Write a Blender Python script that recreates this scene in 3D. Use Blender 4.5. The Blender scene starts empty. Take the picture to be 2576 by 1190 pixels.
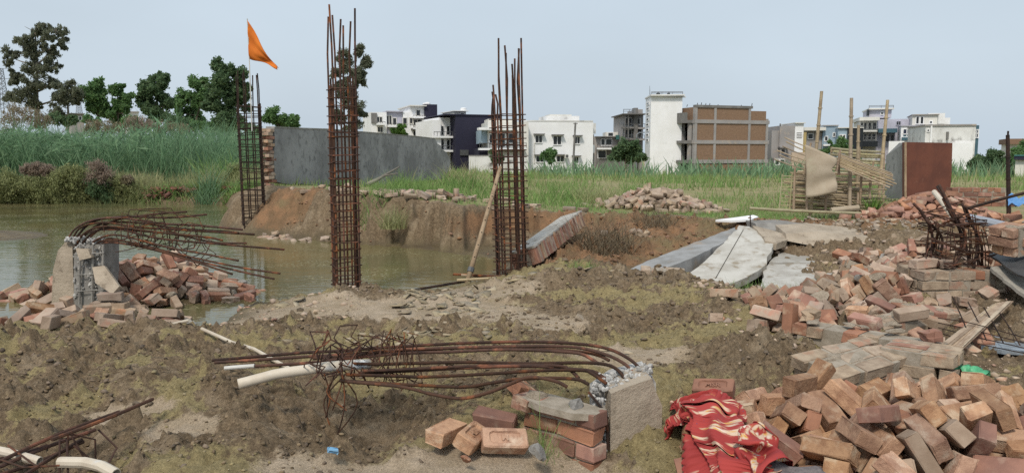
import bpy, bmesh, math, random, base64
import numpy as np
from mathutils import Vector, Matrix, Euler
random.seed(7); RNG = np.random.default_rng(11)
R = math.radians
sc = bpy.context.scene
C = sc.collection

# ------------------------------------------------------------------ camera, world, sun, exposure
F = 1950.0; CX = 1288.0; CY = 595.0; CAMZ = 1.5; PITCH = math.atan(210 / 1950)
cam_d = bpy.data.cameras.new('camera'); cam = bpy.data.objects.new('camera', cam_d); C.objects.link(cam)
cam_d.sensor_width = 36; cam_d.lens = 36 * F / 2576; cam_d.clip_end = 5000; cam_d.clip_start = .05
cam.location = (0, 0, CAMZ); cam.rotation_euler = (R(90) - PITCH, 0, 0)
sc.camera = cam
world = bpy.data.worlds.new('World'); sc.world = world; world.use_nodes = True
wn = world.node_tree; wn.nodes.clear()
SUN_EL, SUN_AZ = 50, 200      # degrees; azimuth clockwise from +Y
sky = wn.nodes.new('ShaderNodeTexSky'); sky.sky_type = 'NISHITA'; sky.sun_disc = False
sky.sun_elevation = R(SUN_EL); sky.sun_rotation = R(SUN_AZ); sky.dust_density = 4; sky.air_density = 1.5
mixw = wn.nodes.new('ShaderNodeMix'); mixw.data_type = 'RGBA'; mixw.inputs[0].default_value = .90
mixw.inputs[7].default_value = (5.0, 5.82, 6.62, 1)      # even overcast veil over the sky
bg = wn.nodes.new('ShaderNodeBackground'); bg.inputs[1].default_value = .10
wo = wn.nodes.new('ShaderNodeOutputWorld')
wt = wn.nodes.new('ShaderNodeTexNoise'); wt.inputs['Scale'].default_value = 2.2; wt.inputs['Detail'].default_value = 4; wt.inputs['Roughness'].default_value = .45      # faint uneven cloud
wr = wn.nodes.new('ShaderNodeMapRange'); wr.inputs[1].default_value = .3; wr.inputs[2].default_value = .7; wr.inputs[3].default_value = .93; wr.inputs[4].default_value = 1.05
wm = wn.nodes.new('ShaderNodeMix'); wm.data_type = 'RGBA'; wm.blend_type = 'MULTIPLY'; wm.inputs[0].default_value = 1; wm.inputs[6].default_value = mixw.inputs[7].default_value
wc = wn.nodes.new('ShaderNodeTexCoord'); wv_ = wn.nodes.new('ShaderNodeMapping'); wv_.inputs['Scale'].default_value = (1, 1, 2.4); wn.links.new(wc.outputs['Generated'], wv_.inputs[0]); wn.links.new(wv_.outputs[0], wt.inputs['Vector'])
wn.links.new(wt.outputs[0], wr.inputs[0]); wn.links.new(wr.outputs[0], wm.inputs[7]); wn.links.new(wm.outputs[2], mixw.inputs[7])
wn.links.new(sky.outputs[0], mixw.inputs[6]); wn.links.new(mixw.outputs[2], bg.inputs[0]); wn.links.new(bg.outputs[0], wo.inputs[0])
sun_d = bpy.data.lights.new('sun', 'SUN'); sun_d.energy = 2.1; sun_d.angle = R(10); sun_d.color = (1, .93, .82)
sun = bpy.data.objects.new('sun', sun_d); C.objects.link(sun)
sun.rotation_euler = (R(90 - SUN_EL), 0, R(180 - SUN_AZ))
sc.view_settings.view_transform = 'Standard'; sc.view_settings.look = 'None'
sc.view_settings.exposure = 0.3; sc.view_settings.gamma = 1; sc.view_settings.use_curve_mapping = False
sc.cycles.use_denoising = False; sc.cycles.max_bounces = 6; sc.cycles.diffuse_bounces = 2; sc.cycles.glossy_bounces = 3
sc.cycles.transparent_max_bounces = 6; sc.cycles.transmission_bounces = 3; sc.cycles.caustics_reflective = False; sc.cycles.caustics_refractive = False

# ------------------------------------------------------------------ placing: photo pixel (2576 wide) + distance -> point in the place
CP, SP = math.cos(PITCH), math.sin(PITCH)
def ray(px, py):
    u = (px - CX) / F; v = (CY - py) / F
    return Vector((u, CP + v * SP, -SP + v * CP))
def W(px, py, Y):
    d = ray(px, py); return Vector((0, 0, CAMZ)) + d * (Y / d.y)
def Gz(px, py, z):
    d = ray(px, py); return Vector((0, 0, CAMZ)) + d * ((z - CAMZ) / d.z)
def XY(px, Y): return ((px - CX) / F * Y, Y)

# ------------------------------------------------------------------ noise
def _h(ix, iy, s):
    n = (ix.astype(np.int64) * 374761393 + iy.astype(np.int64) * 668265263 + s * 1274126177) & 0x7fffffff
    n = ((n ^ (n >> 13)) * 1274126177) & 0x7fffffff
    n = ((n ^ (n >> 16)) * 668265263) & 0x7fffffff
    return (n ^ (n >> 15)).astype(np.float64) / 0x7fffffff
def vnoise(x, y, s=0):
    ix = np.floor(x); iy = np.floor(y); fx = x - ix; fy = y - iy
    fx = fx * fx * fx * (fx * (fx * 6 - 15) + 10); fy = fy * fy * fy * (fy * (fy * 6 - 15) + 10)
    a = _h(ix, iy, s); b = _h(ix + 1, iy, s); c = _h(ix, iy + 1, s); d = _h(ix + 1, iy + 1, s)
    return (a + (b - a) * fx + (c - a) * fy + (a - b - c + d) * fx * fy) * 2 - 1
def fbm(x, y, o=4, s=0, gain=.5):
    t = 0; a = 1; n = 0; ca, sa = math.cos(.6), math.sin(.6)
    for k in range(o):
        t = t + a * vnoise(x, y, s + k * 17); n += a; a *= gain
        x, y = (x * ca - y * sa) * 2.03 + 11.3, (x * sa + y * ca) * 2.03 - 7.1
    return t / n
def worley(x, y, s=0):
    ix = np.floor(x); iy = np.floor(y); best = np.full(np.shape(x), 9.0); sec = best.copy(); cid = np.zeros(np.shape(x))
    for i in (-1, 0, 1):
        for j in (-1, 0, 1):
            cx = ix + i; cy = iy + j
            d = (cx + _h(cx, cy, s) - x) ** 2 + (cy + _h(cx, cy, s + 5) - y) ** 2
            m = d < best
            sec = np.where(m, best, np.minimum(sec, d)); cid = np.where(m, _h(cx, cy, s + 9), cid); best = np.where(m, d, best)
    return np.sqrt(best), np.sqrt(sec), cid
def sstep(a, b, x):
    t = np.clip((x - a) / (b - a), 0, 1); return t * t * (3 - 2 * t)

# ------------------------------------------------------------------ terrain: a lower ground (site, pond bed, pit) and an upper bank
WATER = -.08
LOW = [(-300,3.5,-.12),(0,3.5,-.12),(200,3.6,-.12),(400,3.4,-.02),(800,3.4,-.03),(1200,3.4,.0),(1450,3.45,-.1),(1350,3.2,-.08),(1700,3.3,-.06),(2000,3.6,-.07),(2200,3,-.1),(2700,3,-.08),(2500,3.8,-.06),(3000,4,.15),
 (-300,4.6,.06),(0,4.5,.07),(300,4.7,.13),(600,4.8,.08),(760,4.0,.0),(870,4.25,-.2),(960,4.45,-.2),(1080,4.2,-.02),(1000,5.1,.02),(1200,4.1,.05),(1250,5,.12),(1500,5,.13),
 (1800,5,.12),(2000,4.6,.0),(2300,4.25,-.06),(2400,5,.05),(2700,5,.12),(0,6,.05),(300,5.9,.08),(650,6,.05),(1000,6,.08),(1300,6,.12),(1640,6.3,-.02),(1760,5.6,.16),(1800,6.6,.12),
 (1900,6,.14),(2200,6,.13),(2500,6,.17),(2800,6,.3),(-300,6.6,.02),(0,6.7,.0),(-300,7.8,-.25),(0,7.5,-.24),(60,7.3,-.16),(300,7.0,.0),(250,7.75,-.14),(430,7.4,-.2),(520,7.6,-.2),(350,7.35,-.12),(600,7.6,-.02),(600,8.4,-.2),
 (760,7.8,.0),(760,8.9,-.25),(860,8.0,.06),(860,9.1,-.22),(1000,7.9,.04),(1050,8.9,-.12),(1180,8.7,.0),(1180,9.5,-.16),(1260,9.9,-.03),
 (1240,10.6,-.16),(1240,8.0,.08),(1330,8.3,.13),(1420,8.6,.22),(1550,8.4,.21),(1700,8.2,.2),(1850,7.4,.12),(1480,7.3,.1),(1300,7,.1),(1000,7,.06),(1650,7.4,.12),
 (1330,9.8,-.02),(1450,10.5,.13),(1600,11,.2),(1620,9.3,-.06),(1720,9.7,.0),(1800,10.2,.08),(1750,11.2,.2),(1500,12.3,.2),(1340,12,-.05),(1650,12.3,.25),(1850,9.8,.08),(1850,11.5,.4),
 (-300,12,-.5),(0,10,-.5),(0,18,-.5),(400,12,-.5),(400,20,-.5),(700,11,-.45),(560,16,-.35),(900,11,-.35),(700,14.6,-.13),(760,15.2,.0),(900,13.3,-.12),(1100,12.0,-.12),(1000,10.2,-.4),(1240,11.6,-.06),
 (60,15.2,-.02),(-200,15.4,-.02),(640,15.5,-.04),(690,15.3,.0),(620,17,-.3),(150,8.3,-.04),(250,8.5,.05),(380,8.6,.08),(480,8.5,.0),(580,8.7,-.08),(50,8.8,-.06),
 (1900,8.4,-.04),(2000,7.9,-.08),(2010,8.6,-.02),(2080,8.2,.0),(2100,9.3,.26),(2300,8,.26),(2550,8,.35),(2300,10,.4),(2600,10,.42),(2900,9,.5),(2100,6.9,.15),(2400,6.7,.2),(2000,11,.42),(2400,12,.4),
 (0,30,-.4),(1288,30,.1),(2576,30,.3),(0,90,-.2),(1288,90,-.9),(2576,90,-.9)]
UP = [(-300,25,.1),(0,26,.15),(300,27,.22),(600,27,.3),(650,20,.5),(690,18,.74),(850,15,.74),(1000,14,.71),(1150,13.5,.64),(1250,13,.55),(1480,14,.44),(1650,15.5,.32),
 (1850,13,.42),(2100,13,.38),(2300,12.5,.38),(2700,12,.42),(1000,20,.6),(0,40,.35),(600,40,.3),(1288,22,.32),(1288,40,.1),(2200,22,.22),(2500,40,.0),(0,90,.4),(700,90,0),(1288,90,-.9),
 (2400,90,-.9),(1288,300,-2.5),(0,300,.5),(2576,300,-2.5),(1288,1500,-9),(0,1500,-3),(2576,1500,-9)]
PLAT = [(-2500,24.6),(-40,24.8),(340,24.6),(600,24.2),(645,21),(672,17.2),(740,15.9),(800,15.2),(860,14.4),(930,13.75),(1000,13.5),(1090,13.3),(1165,12.55),(1200,13.0),(1250,13.2),
 (1330,13.4),(1480,13.15),(1560,12.9),(1600,12.5),(1700,12.9),(1780,12.4),(1850,11.9),(2000,11.6),(2300,11.3),(4000,11.0)]
def _warp(x, y): return np.stack([x / (y + 1.0) * 4, np.log(y + 1.0) * 3], -1)
class TPS:
    def __init__(s, pts, lam=.02):
        a = np.array([(*XY(p, Y), z) for p, Y, z in pts]); s.c = _warp(a[:, 0], a[:, 1]); n = len(a)
        K = s.k(s.c, s.c) + np.eye(n) * lam; P = np.c_[np.ones(n), s.c]
        A = np.block([[K, P], [P.T, np.zeros((3, 3))]]); s.w = np.linalg.solve(A, np.r_[a[:, 2], 0, 0, 0])
    def k(s, a, b):
        d2 = ((a[:, None] - b[None]) ** 2).sum(-1) + 1e-9; return .5 * d2 * np.log(d2)
    def __call__(s, x, y):
        q = _warp(x, y); out = np.empty(len(q))
        for i in range(0, len(q), 20000):
            k = q[i:i + 20000]; out[i:i + 20000] = s.k(k, s.c) @ s.w[:-3] + s.w[-3] + k @ s.w[-2:]
        return out
tl, tu = TPS(LOW), TPS(UP)
poly = np.array([XY(p, Y) for p, Y in PLAT])
def plat_dist(x, y):                       # + on the bank side, metres to its edge
    yb = np.interp(x / np.maximum(y, .1), poly[:, 0] / poly[:, 1], poly[:, 1])
    d = np.full(len(x), 1e9)
    for a, b in zip(poly[:-1], poly[1:]):
        e = b - a; t = np.clip(((x - a[0]) * e[0] + (y - a[1]) * e[1]) / (e @ e), 0, 1)
        d = np.minimum(d, np.hypot(x - a[0] - t * e[0], y - a[1] - t * e[1]))
    return np.where(y > yb, d, -d)
def blob(x, y, px, Y, rx, ry, soft=.5):
    cx, cy = XY(px, Y); q = np.hypot((x - cx) / rx, (y - cy) / ry); return 1 - sstep(1 - soft, 1 + soft, q)
PALE = [(600,6.9,1.0,.4),(480,7.0,.8,.4),(760,7.1,.6,.45),(1080,6.9,.9,.5),(1180,7.8,.7,.5),(1250,3.5,.6,.35),(900,3.5,.5,.2),(1500,3.45,.4,.2),(1330,6.4,.5,.4),(1590,5.2,.4,.25),(300,4.2,.25,.1),(425,3.95,.2,.12)]
def fields(x, y):
    """height without the clods, and masks of what the ground is made of"""
    wob = fbm(x * 1.3, y * 1.3, 3, 3) * .22 + fbm(x * 5, y * 5, 2, 8) * .06
    gul = np.abs(fbm(x * 2.2, y * .8, 3, 12)) * .55 * sstep(-4.5, -3.0, x) * (1 - sstep(3, 3.6, x))
    d = plat_dist(x, y) + .08 - gul + wob * sstep(9, 13, y) * np.clip(1 - (y - 30) / 10, .2, 1)
    wide = np.interp(x, [-30, -9, -6, -4.5, -3.2, 0, 2, 3.2, 5], [.5, .5, 1.4, 1.0, .42, .3, .3, .8, 1.6])
    m = sstep(-wide, .06, d)
    lo, up = tl(x, y), tu(x, y)
    h = lo + (up - lo) * m
    h = h + .38 * np.exp(-((x - 2.95) ** 2 + ((y - 15.9)) ** 2) / .42)      # earth cores of the far brick heaps
    h = h + .42 * np.exp(-((x - 7.0) ** 2 / .5 + (y - 12.9) ** 2 / .35))
    pale = np.zeros(len(x))
    for p in PALE: pale = np.maximum(pale, blob(x, y, *p))
    n1 = fbm(x * .9 + 3, y * .9, 4, 21); n2 = fbm(x * 3.1, y * 3.1, 3, 33)
    near = 1 - sstep(9.5, 11.5, y)
    n3 = fbm(x * 8, y * 8, 3, 37)
    olive = sstep(-.35, .40, n1 * .8 + n2 * .7 + n3 * .6 + .12)
    dark = np.maximum.reduce([blob(x, y, 900, 4.3, .55, .4), blob(x, y, 700, 3.9, .55, .35), blob(x, y, 150, 3.9, .3, .4), blob(x, y, 1450, 6.3, .9, .45), blob(x, y, 1850, 5.0, .5, .35), blob(x, y, 900, 8.1, .45, .3), blob(x, y, 1560, 7.9, 1.2, .3)])
    olive = olive * (1 - sstep(9.8, 11.5, y) * .8) * (1 - dark * .85) * (1 - sstep(3.0, 4.2, x))
    cliff = np.clip(m * (1 - m) * 4, 0, 1)
    grassy = sstep(.05, .35, d)
    pit = blob(x, y, 1560, 11.2, 1.9, 1.9, .3) * (1 - sstep(.2, .6, x * 0 + d))
    red = np.clip(np.maximum(cliff * sstep(-1.8, .3, x) * sstep(-.3, .5, h - lo + .35), pit) + blob(x, y, 740, 15.4, .8, .7) * .8, 0, 1) * np.where(h > .0, 1, .5) * sstep(9, 9.8, y)
    wet = 1 - sstep(WATER + .02, WATER + .16, h + n2 * .05)
    wet = wet * sstep(6.6, 7.2, y) * (1 - sstep(30, 33, y))
    return h, dict(olive=olive, pale=pale, red=red, grassy=grassy, wet=wet, cliff=cliff, near=near, dark=dark)
def height(x, y, detail=True):
    x = np.atleast_1d(np.asarray(x, float)); y = np.atleast_1d(np.asarray(y, float))
    h, f = fields(x, y)
    if not detail: return h
    rough = np.clip(1 - f['pale'] * .85, 0, 1) * (1 - f['grassy'] * .75) * (1 - f['wet'] * .6)
    far = 1 - sstep(14, 22, y)
    h = h + fbm(x * 1.2, y * 1.2, 3, 51) * .11 * rough * np.clip(f['near'] + f['cliff'] + f['red'], 0, 1) * far
    h = h + (fbm(x * 4, y * 4, 3, 61) * .05 + (.35 - np.abs(fbm(x * 2.6, y * 2.6, 3, 64))) * .085) * rough * far
    wx_, wy_ = fbm(x * 6, y * 6, 3, 5) * .16, fbm(x * 6, y * 6, 3, 6) * .16
    f1, f2, cid = worley((x + wx_) * 8, (y + wy_) * 8, 71)
    g1, g2, gid = worley((x + wx_) * 21, (y + wy_) * 21, 75)
    clod = (np.clip(1 - f1 ** 2 * 2.0, -.2, 1) * (.1 + cid ** 2 * 1.5) * .06 + np.clip(1 - g1 ** 2 * 1.9, -.3, 1) * (.2 + gid) * .028) * (1 + .5 * fbm(x * 30, y * 30, 2, 77))
    brk = np.clip(1.2 - f['olive'] * .6, 0, 1)
    h = h + clod * rough * brk * far * np.clip(f['near'] + f['cliff'] * .7 + f['red'] * .8, .12, 1)
    return h
def gz(x, y): return float(height(x, y)[0])
def gz0(x, y): return float(height(x, y, False)[0])
def GP(px, Y, dz=0):
    x, y = XY(px, Y); return Vector((x, y, gz(x, y) + dz))

# ------------------------------------------------------------------ materials
MATS = {}
def _new(name):
    m = bpy.data.materials.new(name); m.use_nodes = True; t = m.node_tree; t.nodes.clear()
    o = t.nodes.new('ShaderNodeOutputMaterial'); b = t.nodes.new('ShaderNodeBsdfPrincipled'); t.links.new(b.outputs[0], o.inputs[0])
    MATS[name] = m; return m, t, b, o
def N(t, kind, **kw):
    n = t.nodes.new('ShaderNode' + kind)
    for k, v in kw.items():
        if k.startswith('i_'):
            key = k[2:]; n.inputs[int(key) if key.isdigit() else key.replace('_', ' ')].default_value = v
        else: setattr(n, k, v)
    return n
def mixc(t, fac, a, b, mode='MIX'):
    n = t.nodes.new('ShaderNodeMix'); n.data_type = 'RGBA'; n.blend_type = mode
    for s, v in ((n.inputs[0], fac), (n.inputs[6], a), (n.inputs[7], b)):
        if hasattr(v, 'is_linked') or isinstance(v, bpy.types.NodeSocket): t.links.new(v, s)
        else: s.default_value = v if not isinstance(v, tuple) else (*v[:3], 1)
    return n.outputs[2]
def ramp(t, sock, lo, hi):
    n = N(t, 'MapRange', interpolation_type='SMOOTHSTEP'); t.links.new(sock, n.inputs[0]); n.inputs[1].default_value = lo; n.inputs[2].default_value = hi; return n.outputs[0]
def noise(t, vec, scale, detail=5, rough=.6, dist=0):
    n = N(t, 'TexNoise'); n.inputs['Scale'].default_value = scale; n.inputs['Detail'].default_value = detail; n.inputs['Roughness'].default_value = rough; n.inputs['Distortion'].default_value = dist
    if vec is not None: t.links.new(vec, n.inputs['Vector'])
    return n.outputs[0]
def bump(t, b, h, strength, dist=.01):
    n = N(t, 'Bump'); n.inputs['Strength'].default_value = strength; n.inputs['Distance'].default_value = dist; t.links.new(h, n.inputs['Height']); t.links.new(n.outputs[0], b.inputs['Normal'])
def coords(t, rnd=False, world=False):
    """object coordinates, shifted by each object's own random number so copies differ"""
    if world: return N(t, 'NewGeometry').outputs['Position']
    c = N(t, 'TexCoord').outputs['Object']
    if not rnd: return c
    r = N(t, 'ObjectInfo').outputs['Random']; m = N(t, 'VectorMath', operation='ADD'); s = N(t, 'Math', operation='MULTIPLY'); s.inputs[1].default_value = 97
    t.links.new(r, s.inputs[0]); t.links.new(c, m.inputs[0]); t.links.new(s.outputs[0], m.inputs[1]); return m.outputs[0]
def mat(name, a, b=None, scale=6, lo=.35, hi=.65, c=None, cscale=25, clo=.55, chi=.7, rough=.85, bs=.3, bscale=40, bd=.01, rnd=0, island=0, spec=.3, metal=0, world=False, detail=6):
    m, t, p, o = _new(name); v = coords(t, rnd > 0, world)
    col = None
    b = b or tuple(x * .7 for x in a)
    col = mixc(t, ramp(t, noise(t, v, scale, detail), lo, hi), a, b)
    if c: col = mixc(t, ramp(t, noise(t, v, cscale, 4), clo, chi), col, c)
    if rnd or island:
        r = N(t, 'ObjectInfo').outputs['Random'] if rnd else N(t, 'NewGeometry').outputs['Random Per Island']
        k = rnd or island
        h = N(t, 'HueSaturation'); t.links.new(col, h.inputs['Color'])
        mr = N(t, 'MapRange'); t.links.new(r, mr.inputs[0]); mr.inputs[3].default_value = 1 - k; mr.inputs[4].default_value = 1 + k * .8; t.links.new(mr.outputs[0], h.inputs['Value'])
        f = N(t, 'Math', operation='FRACT'); s = N(t, 'Math', operation='MULTIPLY'); s.inputs[1].default_value = 7.31; t.links.new(r, s.inputs[0]); t.links.new(s.outputs[0], f.inputs[0])
        m2 = N(t, 'MapRange'); t.links.new(f.outputs[0], m2.inputs[0]); m2.inputs[3].default_value = .5 - .016 * k; m2.inputs[4].default_value = .5 + .02 * k; t.links.new(m2.outputs[0], h.inputs['Hue'])
        m3 = N(t, 'MapRange'); t.links.new(f.outputs[0], m3.inputs[0]); m3.inputs[3].default_value = 1 - .55 * k; m3.inputs[4].default_value = 1 + .12 * k; t.links.new(m3.outputs[0], h.inputs['Saturation'])
        col = h.outputs[0]
    t.links.new(col, p.inputs['Base Color']); p.inputs['Roughness'].default_value = rough; p.inputs['Specular IOR Level'].default_value = spec; p.inputs['Metallic'].default_value = metal
    if bs: bump(t, p, noise(t, v, bscale, 6, .7), bs, bd)
    return m
def leafmat(name, a, b, var=.45, trans=.35):
    m, t, p, o = _new(name)
    r = N(t, 'NewGeometry').outputs['Random Per Island']
    col = mixc(t, r, a, b)
    f = N(t, 'Math', operation='FRACT'); s = N(t, 'Math', operation='MULTIPLY'); s.inputs[1].default_value = 13.7; t.links.new(r, s.inputs[0]); t.links.new(s.outputs[0], f.inputs[0])
    h = N(t, 'HueSaturation'); t.links.new(col, h.inputs['Color']); mr = N(t, 'MapRange'); t.links.new(f.outputs[0], mr.inputs[0]); mr.inputs[3].default_value = 1 - var; mr.inputs[4].default_value = 1 + var; t.links.new(mr.outputs[0], h.inputs['Value'])
    t.links.new(h.outputs[0], p.inputs['Base Color']); p.inputs['Roughness'].default_value = .6; p.inputs['Specular IOR Level'].default_value = .25
    tr = N(t, 'BsdfTranslucent'); t.links.new(h.outputs[0], tr.inputs[0]); mx = N(t, 'MixShader'); mx.inputs[0].default_value = trans
    t.links.new(p.outputs[0], mx.inputs[1]); t.links.new(tr.outputs[0], mx.inputs[2]); t.links.new(mx.outputs[0], o.inputs[0])
    return m

mat('rust', (.078, .036, .022), (.04, .022, .016), 14, .35, .65, (.23, .075, .03), 7, .5, .68, rough=.85, bs=.5, bscale=90, bd=.003, rnd=.35)
mat('rust_dark', (.045, .024, .016), (.02, .013, .011), 12, .35, .65, (.13, .05, .025), 8, .58, .75, rough=.8, bs=.4, bscale=90, bd=.003, rnd=.3)
mat('brick', (.46, .265, .155), (.30, .155, .09), 12, .36, .66, (.53, .385, .265), 8, .52, .68, rough=.95, bs=.9, bscale=38, bd=.010, rnd=.3)
mat('brick_red', (.33, .155, .10), (.24, .115, .08), 9, .35, .7, (.45, .33, .235), 7, .52, .72, rough=.92, bs=.5, bscale=60, bd=.004, rnd=.3)
mat('brick_wall', (.42, .325, .235), (.26, .19, .135), 11, .34, .66, (.40, .215, .14), 6, .56, .72, rough=.95, bs=.7, bscale=45, bd=.008, rnd=.14)
mat('brick_dusty', (.45, .335, .245), (.33, .23, .16), 8, .3, .7, (.44, .22, .14), 7, .54, .7, rough=.95, bs=.5, bscale=60, bd=.005, rnd=.3)
mat('brick_stuff', (.46, .355, .265), (.33, .24, .17), 8, .3, .7, (.42, .21, .14), 5, .54, .7, rough=.95, bs=.4, bscale=40, bd=.006, island=.3, world=True)
mat('brick_red_stuff', (.42, .215, .135), (.31, .15, .10), 8, .3, .7, (.50, .37, .25), 5, .54, .7, rough=.95, bs=.4, bscale=40, bd=.006, island=.35, world=True)
mat('brick_far_red', (.20, .075, .05), (.13, .055, .04), 4, .3, .7, rough=.95, bs=.3, island=.35, world=True)
mat('mortar', (.36, .31, .25), (.26, .22, .17), 14, rough=.95, bs=.6, bscale=60, bd=.006)
mat('concrete', (.36, .34, .31), (.24, .225, .205), 7, .3, .7, (.17, .15, .12), 3, .56, .75, rough=.93, bs=.5, bscale=50, bd=.006, rnd=.2)
mat('concrete_tan', (.45, .375, .29), (.33, .27, .205), 5, .3, .7, (.22, .175, .13), 11, .58, .72, rough=.95, bs=.9, bscale=30, bd=.016)
mat('aggregate', (.50, .48, .45), (.30, .29, .275), 30, .35, .65, rough=.9, bs=.4, bscale=120, bd=.003, island=.35, world=True)
mat('plaster_white', (.48, .46, .42), (.36, .335, .295), 4, .35, .65, (.25, .205, .15), 6, .54, .7, rough=.85, bs=.2, bscale=30, bd=.004, rnd=.12)
mat('plaster_grey', (.215, .21, .206), (.34, .333, .326), .8, .38, .62, (.165, .162, .16), 5, .5, .72, rough=.9, bs=.25, bscale=14, bd=.006)
mat('plaster_slab', (.32, .32, .32), (.22, .215, .205), 5, .3, .7, (.30, .22, .15), 3, .55, .75, rough=.9, bs=.4, bscale=40, bd=.005)
mat('red_wall', (.165, .062, .042), (.125, .049, .036), 2.2, .35, .65, (.19, .085, .06), 7, .6, .75, rough=.9, bs=.4, bscale=18, bd=.01)
mat('pvc', (.60, .53, .43), (.48, .40, .31), 6, .35, .75, (.62, .66, .70), 4, .56, .68, rough=.5, bs=.1, bscale=40, rnd=.1)
mat('pvc_white', (.62, .60, .56), (.45, .41, .36), 9, .4, .8, rough=.45, bs=.08, rnd=.1)
mat('pvc_grey', (.30, .33, .38), (.26, .28, .32), 6, rough=.35, bs=.05, spec=.5)
mat('dark_inside', (.012, .011, .01), rough=.95, bs=0)
mat('bamboo', (.46, .36, .23), (.33, .25, .16), 7, .3, .7, (.20, .14, .09), 12, .6, .75, rough=.7, bs=.25, bscale=40, rnd=.35)
mat('bamboo_green', (.42, .38, .22), (.33, .28, .16), 7, .3, .7, (.25, .19, .11), 12, .6, .75, rough=.6, bs=.2, rnd=.25)
mat('timber', (.42, .31, .21), (.29, .20, .13), 9, .35, .65, (.16, .10, .07), 20, .62, .72, rough=.85, bs=.4, bscale=60, bd=.003, rnd=.2)
mat('sack', (.46, .39, .30), (.36, .29, .21), 3, .3, .7, (.45, .44, .32), 1.6, .5, .7, rough=.95, bs=.5, bscale=60, bd=.004)
mat('metal_dark', (.10, .105, .11), (.07, .07, .07), 5, rough=.5, bs=.1, spec=.5)
mat('paint_white', (.85, .85, .86), (.77, .765, .76), .5, .3, .7, (.55, .53, .50), .7, .60, .8, rough=.85, bs=.05, bscale=4)
mat('paint_stain', (.75, .745, .73), (.58, .57, .55), .45, .35, .65, (.20, .19, .18), .8, .55, .72, rough=.9, bs=.1, bscale=4, bd=.03)
mat('paint_cream', (.72, .70, .65), (.62, .60, .55), .5, .3, .7, rough=.85, bs=.05)
mat('paint_navy', (.021, .021, .042), (.028, .026, .048), .4, .3, .7, rough=.7, bs=.05)
mat('paint_blue', (.34, .44, .52), (.29, .38, .46), .5, rough=.8, bs=.05)
mat('paint_lilac', (.50, .49, .57), (.43, .42, .48), .6, rough=.8, bs=.05)
mat('paint_yellow', (.44, .34, .15), (.38, .29, .13), .6, rough=.8, bs=.05)
mat('paint_tan', (.52, .41, .32), (.45, .35, .27), .6, rough=.85, bs=.05)
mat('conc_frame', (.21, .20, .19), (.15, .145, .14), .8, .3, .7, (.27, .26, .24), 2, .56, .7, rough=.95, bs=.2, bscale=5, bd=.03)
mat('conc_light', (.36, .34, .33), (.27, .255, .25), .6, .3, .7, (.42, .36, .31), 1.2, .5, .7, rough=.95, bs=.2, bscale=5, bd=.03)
mat('brown_wall', (.24, .15, .10), (.2, .125, .085), .6, rough=.9, bs=.1)
mat('window_dark', (.018, .02, .022), (.035, .037, .04), 1.5, rough=.25, bs=0, spec=.5)
mat('window_blue', (.02, .022, .05), (.035, .05, .08), 1.5, rough=.15, bs=0, spec=.6)
mat('glass_teal', (.06, .13, .16), (.045, .10, .13), 1.5, rough=.2, bs=0, spec=.6)
mat('teal', (.05, .16, .15), rough=.6, bs=0)
mat('tank_black', (.02, .025, .03), rough=.5, bs=0)
mat('pylon', (.24, .26, .29), rough=.6, bs=0)
mat('flag', (.62, .17, .018), (.52, .125, .014), 3, .3, .7, rough=.8, bs=.2, bscale=60)
mat('plastic_green', (.12, .46, .24), (.09, .36, .19), 20, rough=.35, bs=.3, bscale=50)
mat('plastic_blue', (.24, .46, .66), rough=.4, bs=.1)
mat('tarp_blue', (.09, .24, .52), (.12, .3, .58), 4, rough=.4, bs=.3, bscale=12, bd=.02)
mat('tarp_grey', (.30, .35, .40), (.2, .22, .24), 5, rough=.45, bs=.3, bscale=12, bd=.02)
mat('tarp_dark', (.04, .042, .045), (.07, .07, .07), 5, rough=.5, bs=.3, bscale=12, bd=.02)
mat('towel', (.19, .165, .165), (.13, .115, .12), 60, .35, .65, rough=.98, bs=.8, bscale=160, bd=.004)
mat('stone_slab', (.37, .34, .29), (.28, .25, .21), 8, rough=.9, bs=.35, bscale=40, bd=.004)
mat('bark', (.12, .095, .07), (.08, .065, .05), 3, rough=.95, bs=.4, bscale=12, bd=.02)
mat('bark_pale', (.27, .24, .20), (.17, .15, .12), 2, rough=.9, bs=.3, bscale=10, bd=.02)
mat('mortar_bits', (.36, .295, .225), (.24, .19, .14), 12, rough=.95, bs=.5, bscale=50, bd=.006, island=.3, world=True)
mat('clod_brown', (.21, .152, .098), (.135, .096, .06), 8, rough=.97, bs=.5, bscale=60, bd=.006, island=.4, world=True)
mat('clod_olive', (.27, .215, .115), (.19, .148, .08), 8, rough=.97, bs=.5, bscale=60, bd=.006, island=.3, world=True)
mat('flake', (.37, .305, .215), (.30, .24, .15), 5, rough=.97, bs=.4, bscale=50, bd=.004, island=.3, world=True)
mat('clod_red', (.27, .15, .085), (.20, .11, .06), 6, rough=.97, bs=.5, bscale=60, bd=.006, island=.3, world=True)
leafmat('leaf_euc', (.16, .185, .12), (.225, .23, .16), .35, .55)
leafmat('leaf_green', (.125, .24, .09), (.19, .30, .12), .35, .55)
leafmat('leaf_dark', (.105, .18, .09), (.17, .24, .115), .35, .55)
leafmat('leaf_bright', (.10, .20, .04), (.16, .27, .06))
leafmat('leaf_brown', (.25, .21, .135), (.31, .25, .17), .3, .45)
leafmat('leaf_pinkish', (.36, .27, .215), (.28, .225, .17), .3, .45)
leafmat('leaf_olive', (.24, .27, .115), (.31, .32, .15), .35, .45)
leafmat('reed', (.165, .285, .155), (.235, .35, .20), .4, .5)
leafmat('grass', (.32, .345, .15), (.42, .41, .22), .35, .5)
leafmat('grass_bright', (.18, .31, .085), (.28, .39, .14), .4, .5)
leafmat('straw', (.40, .36, .21), (.30, .29, .15))
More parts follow.
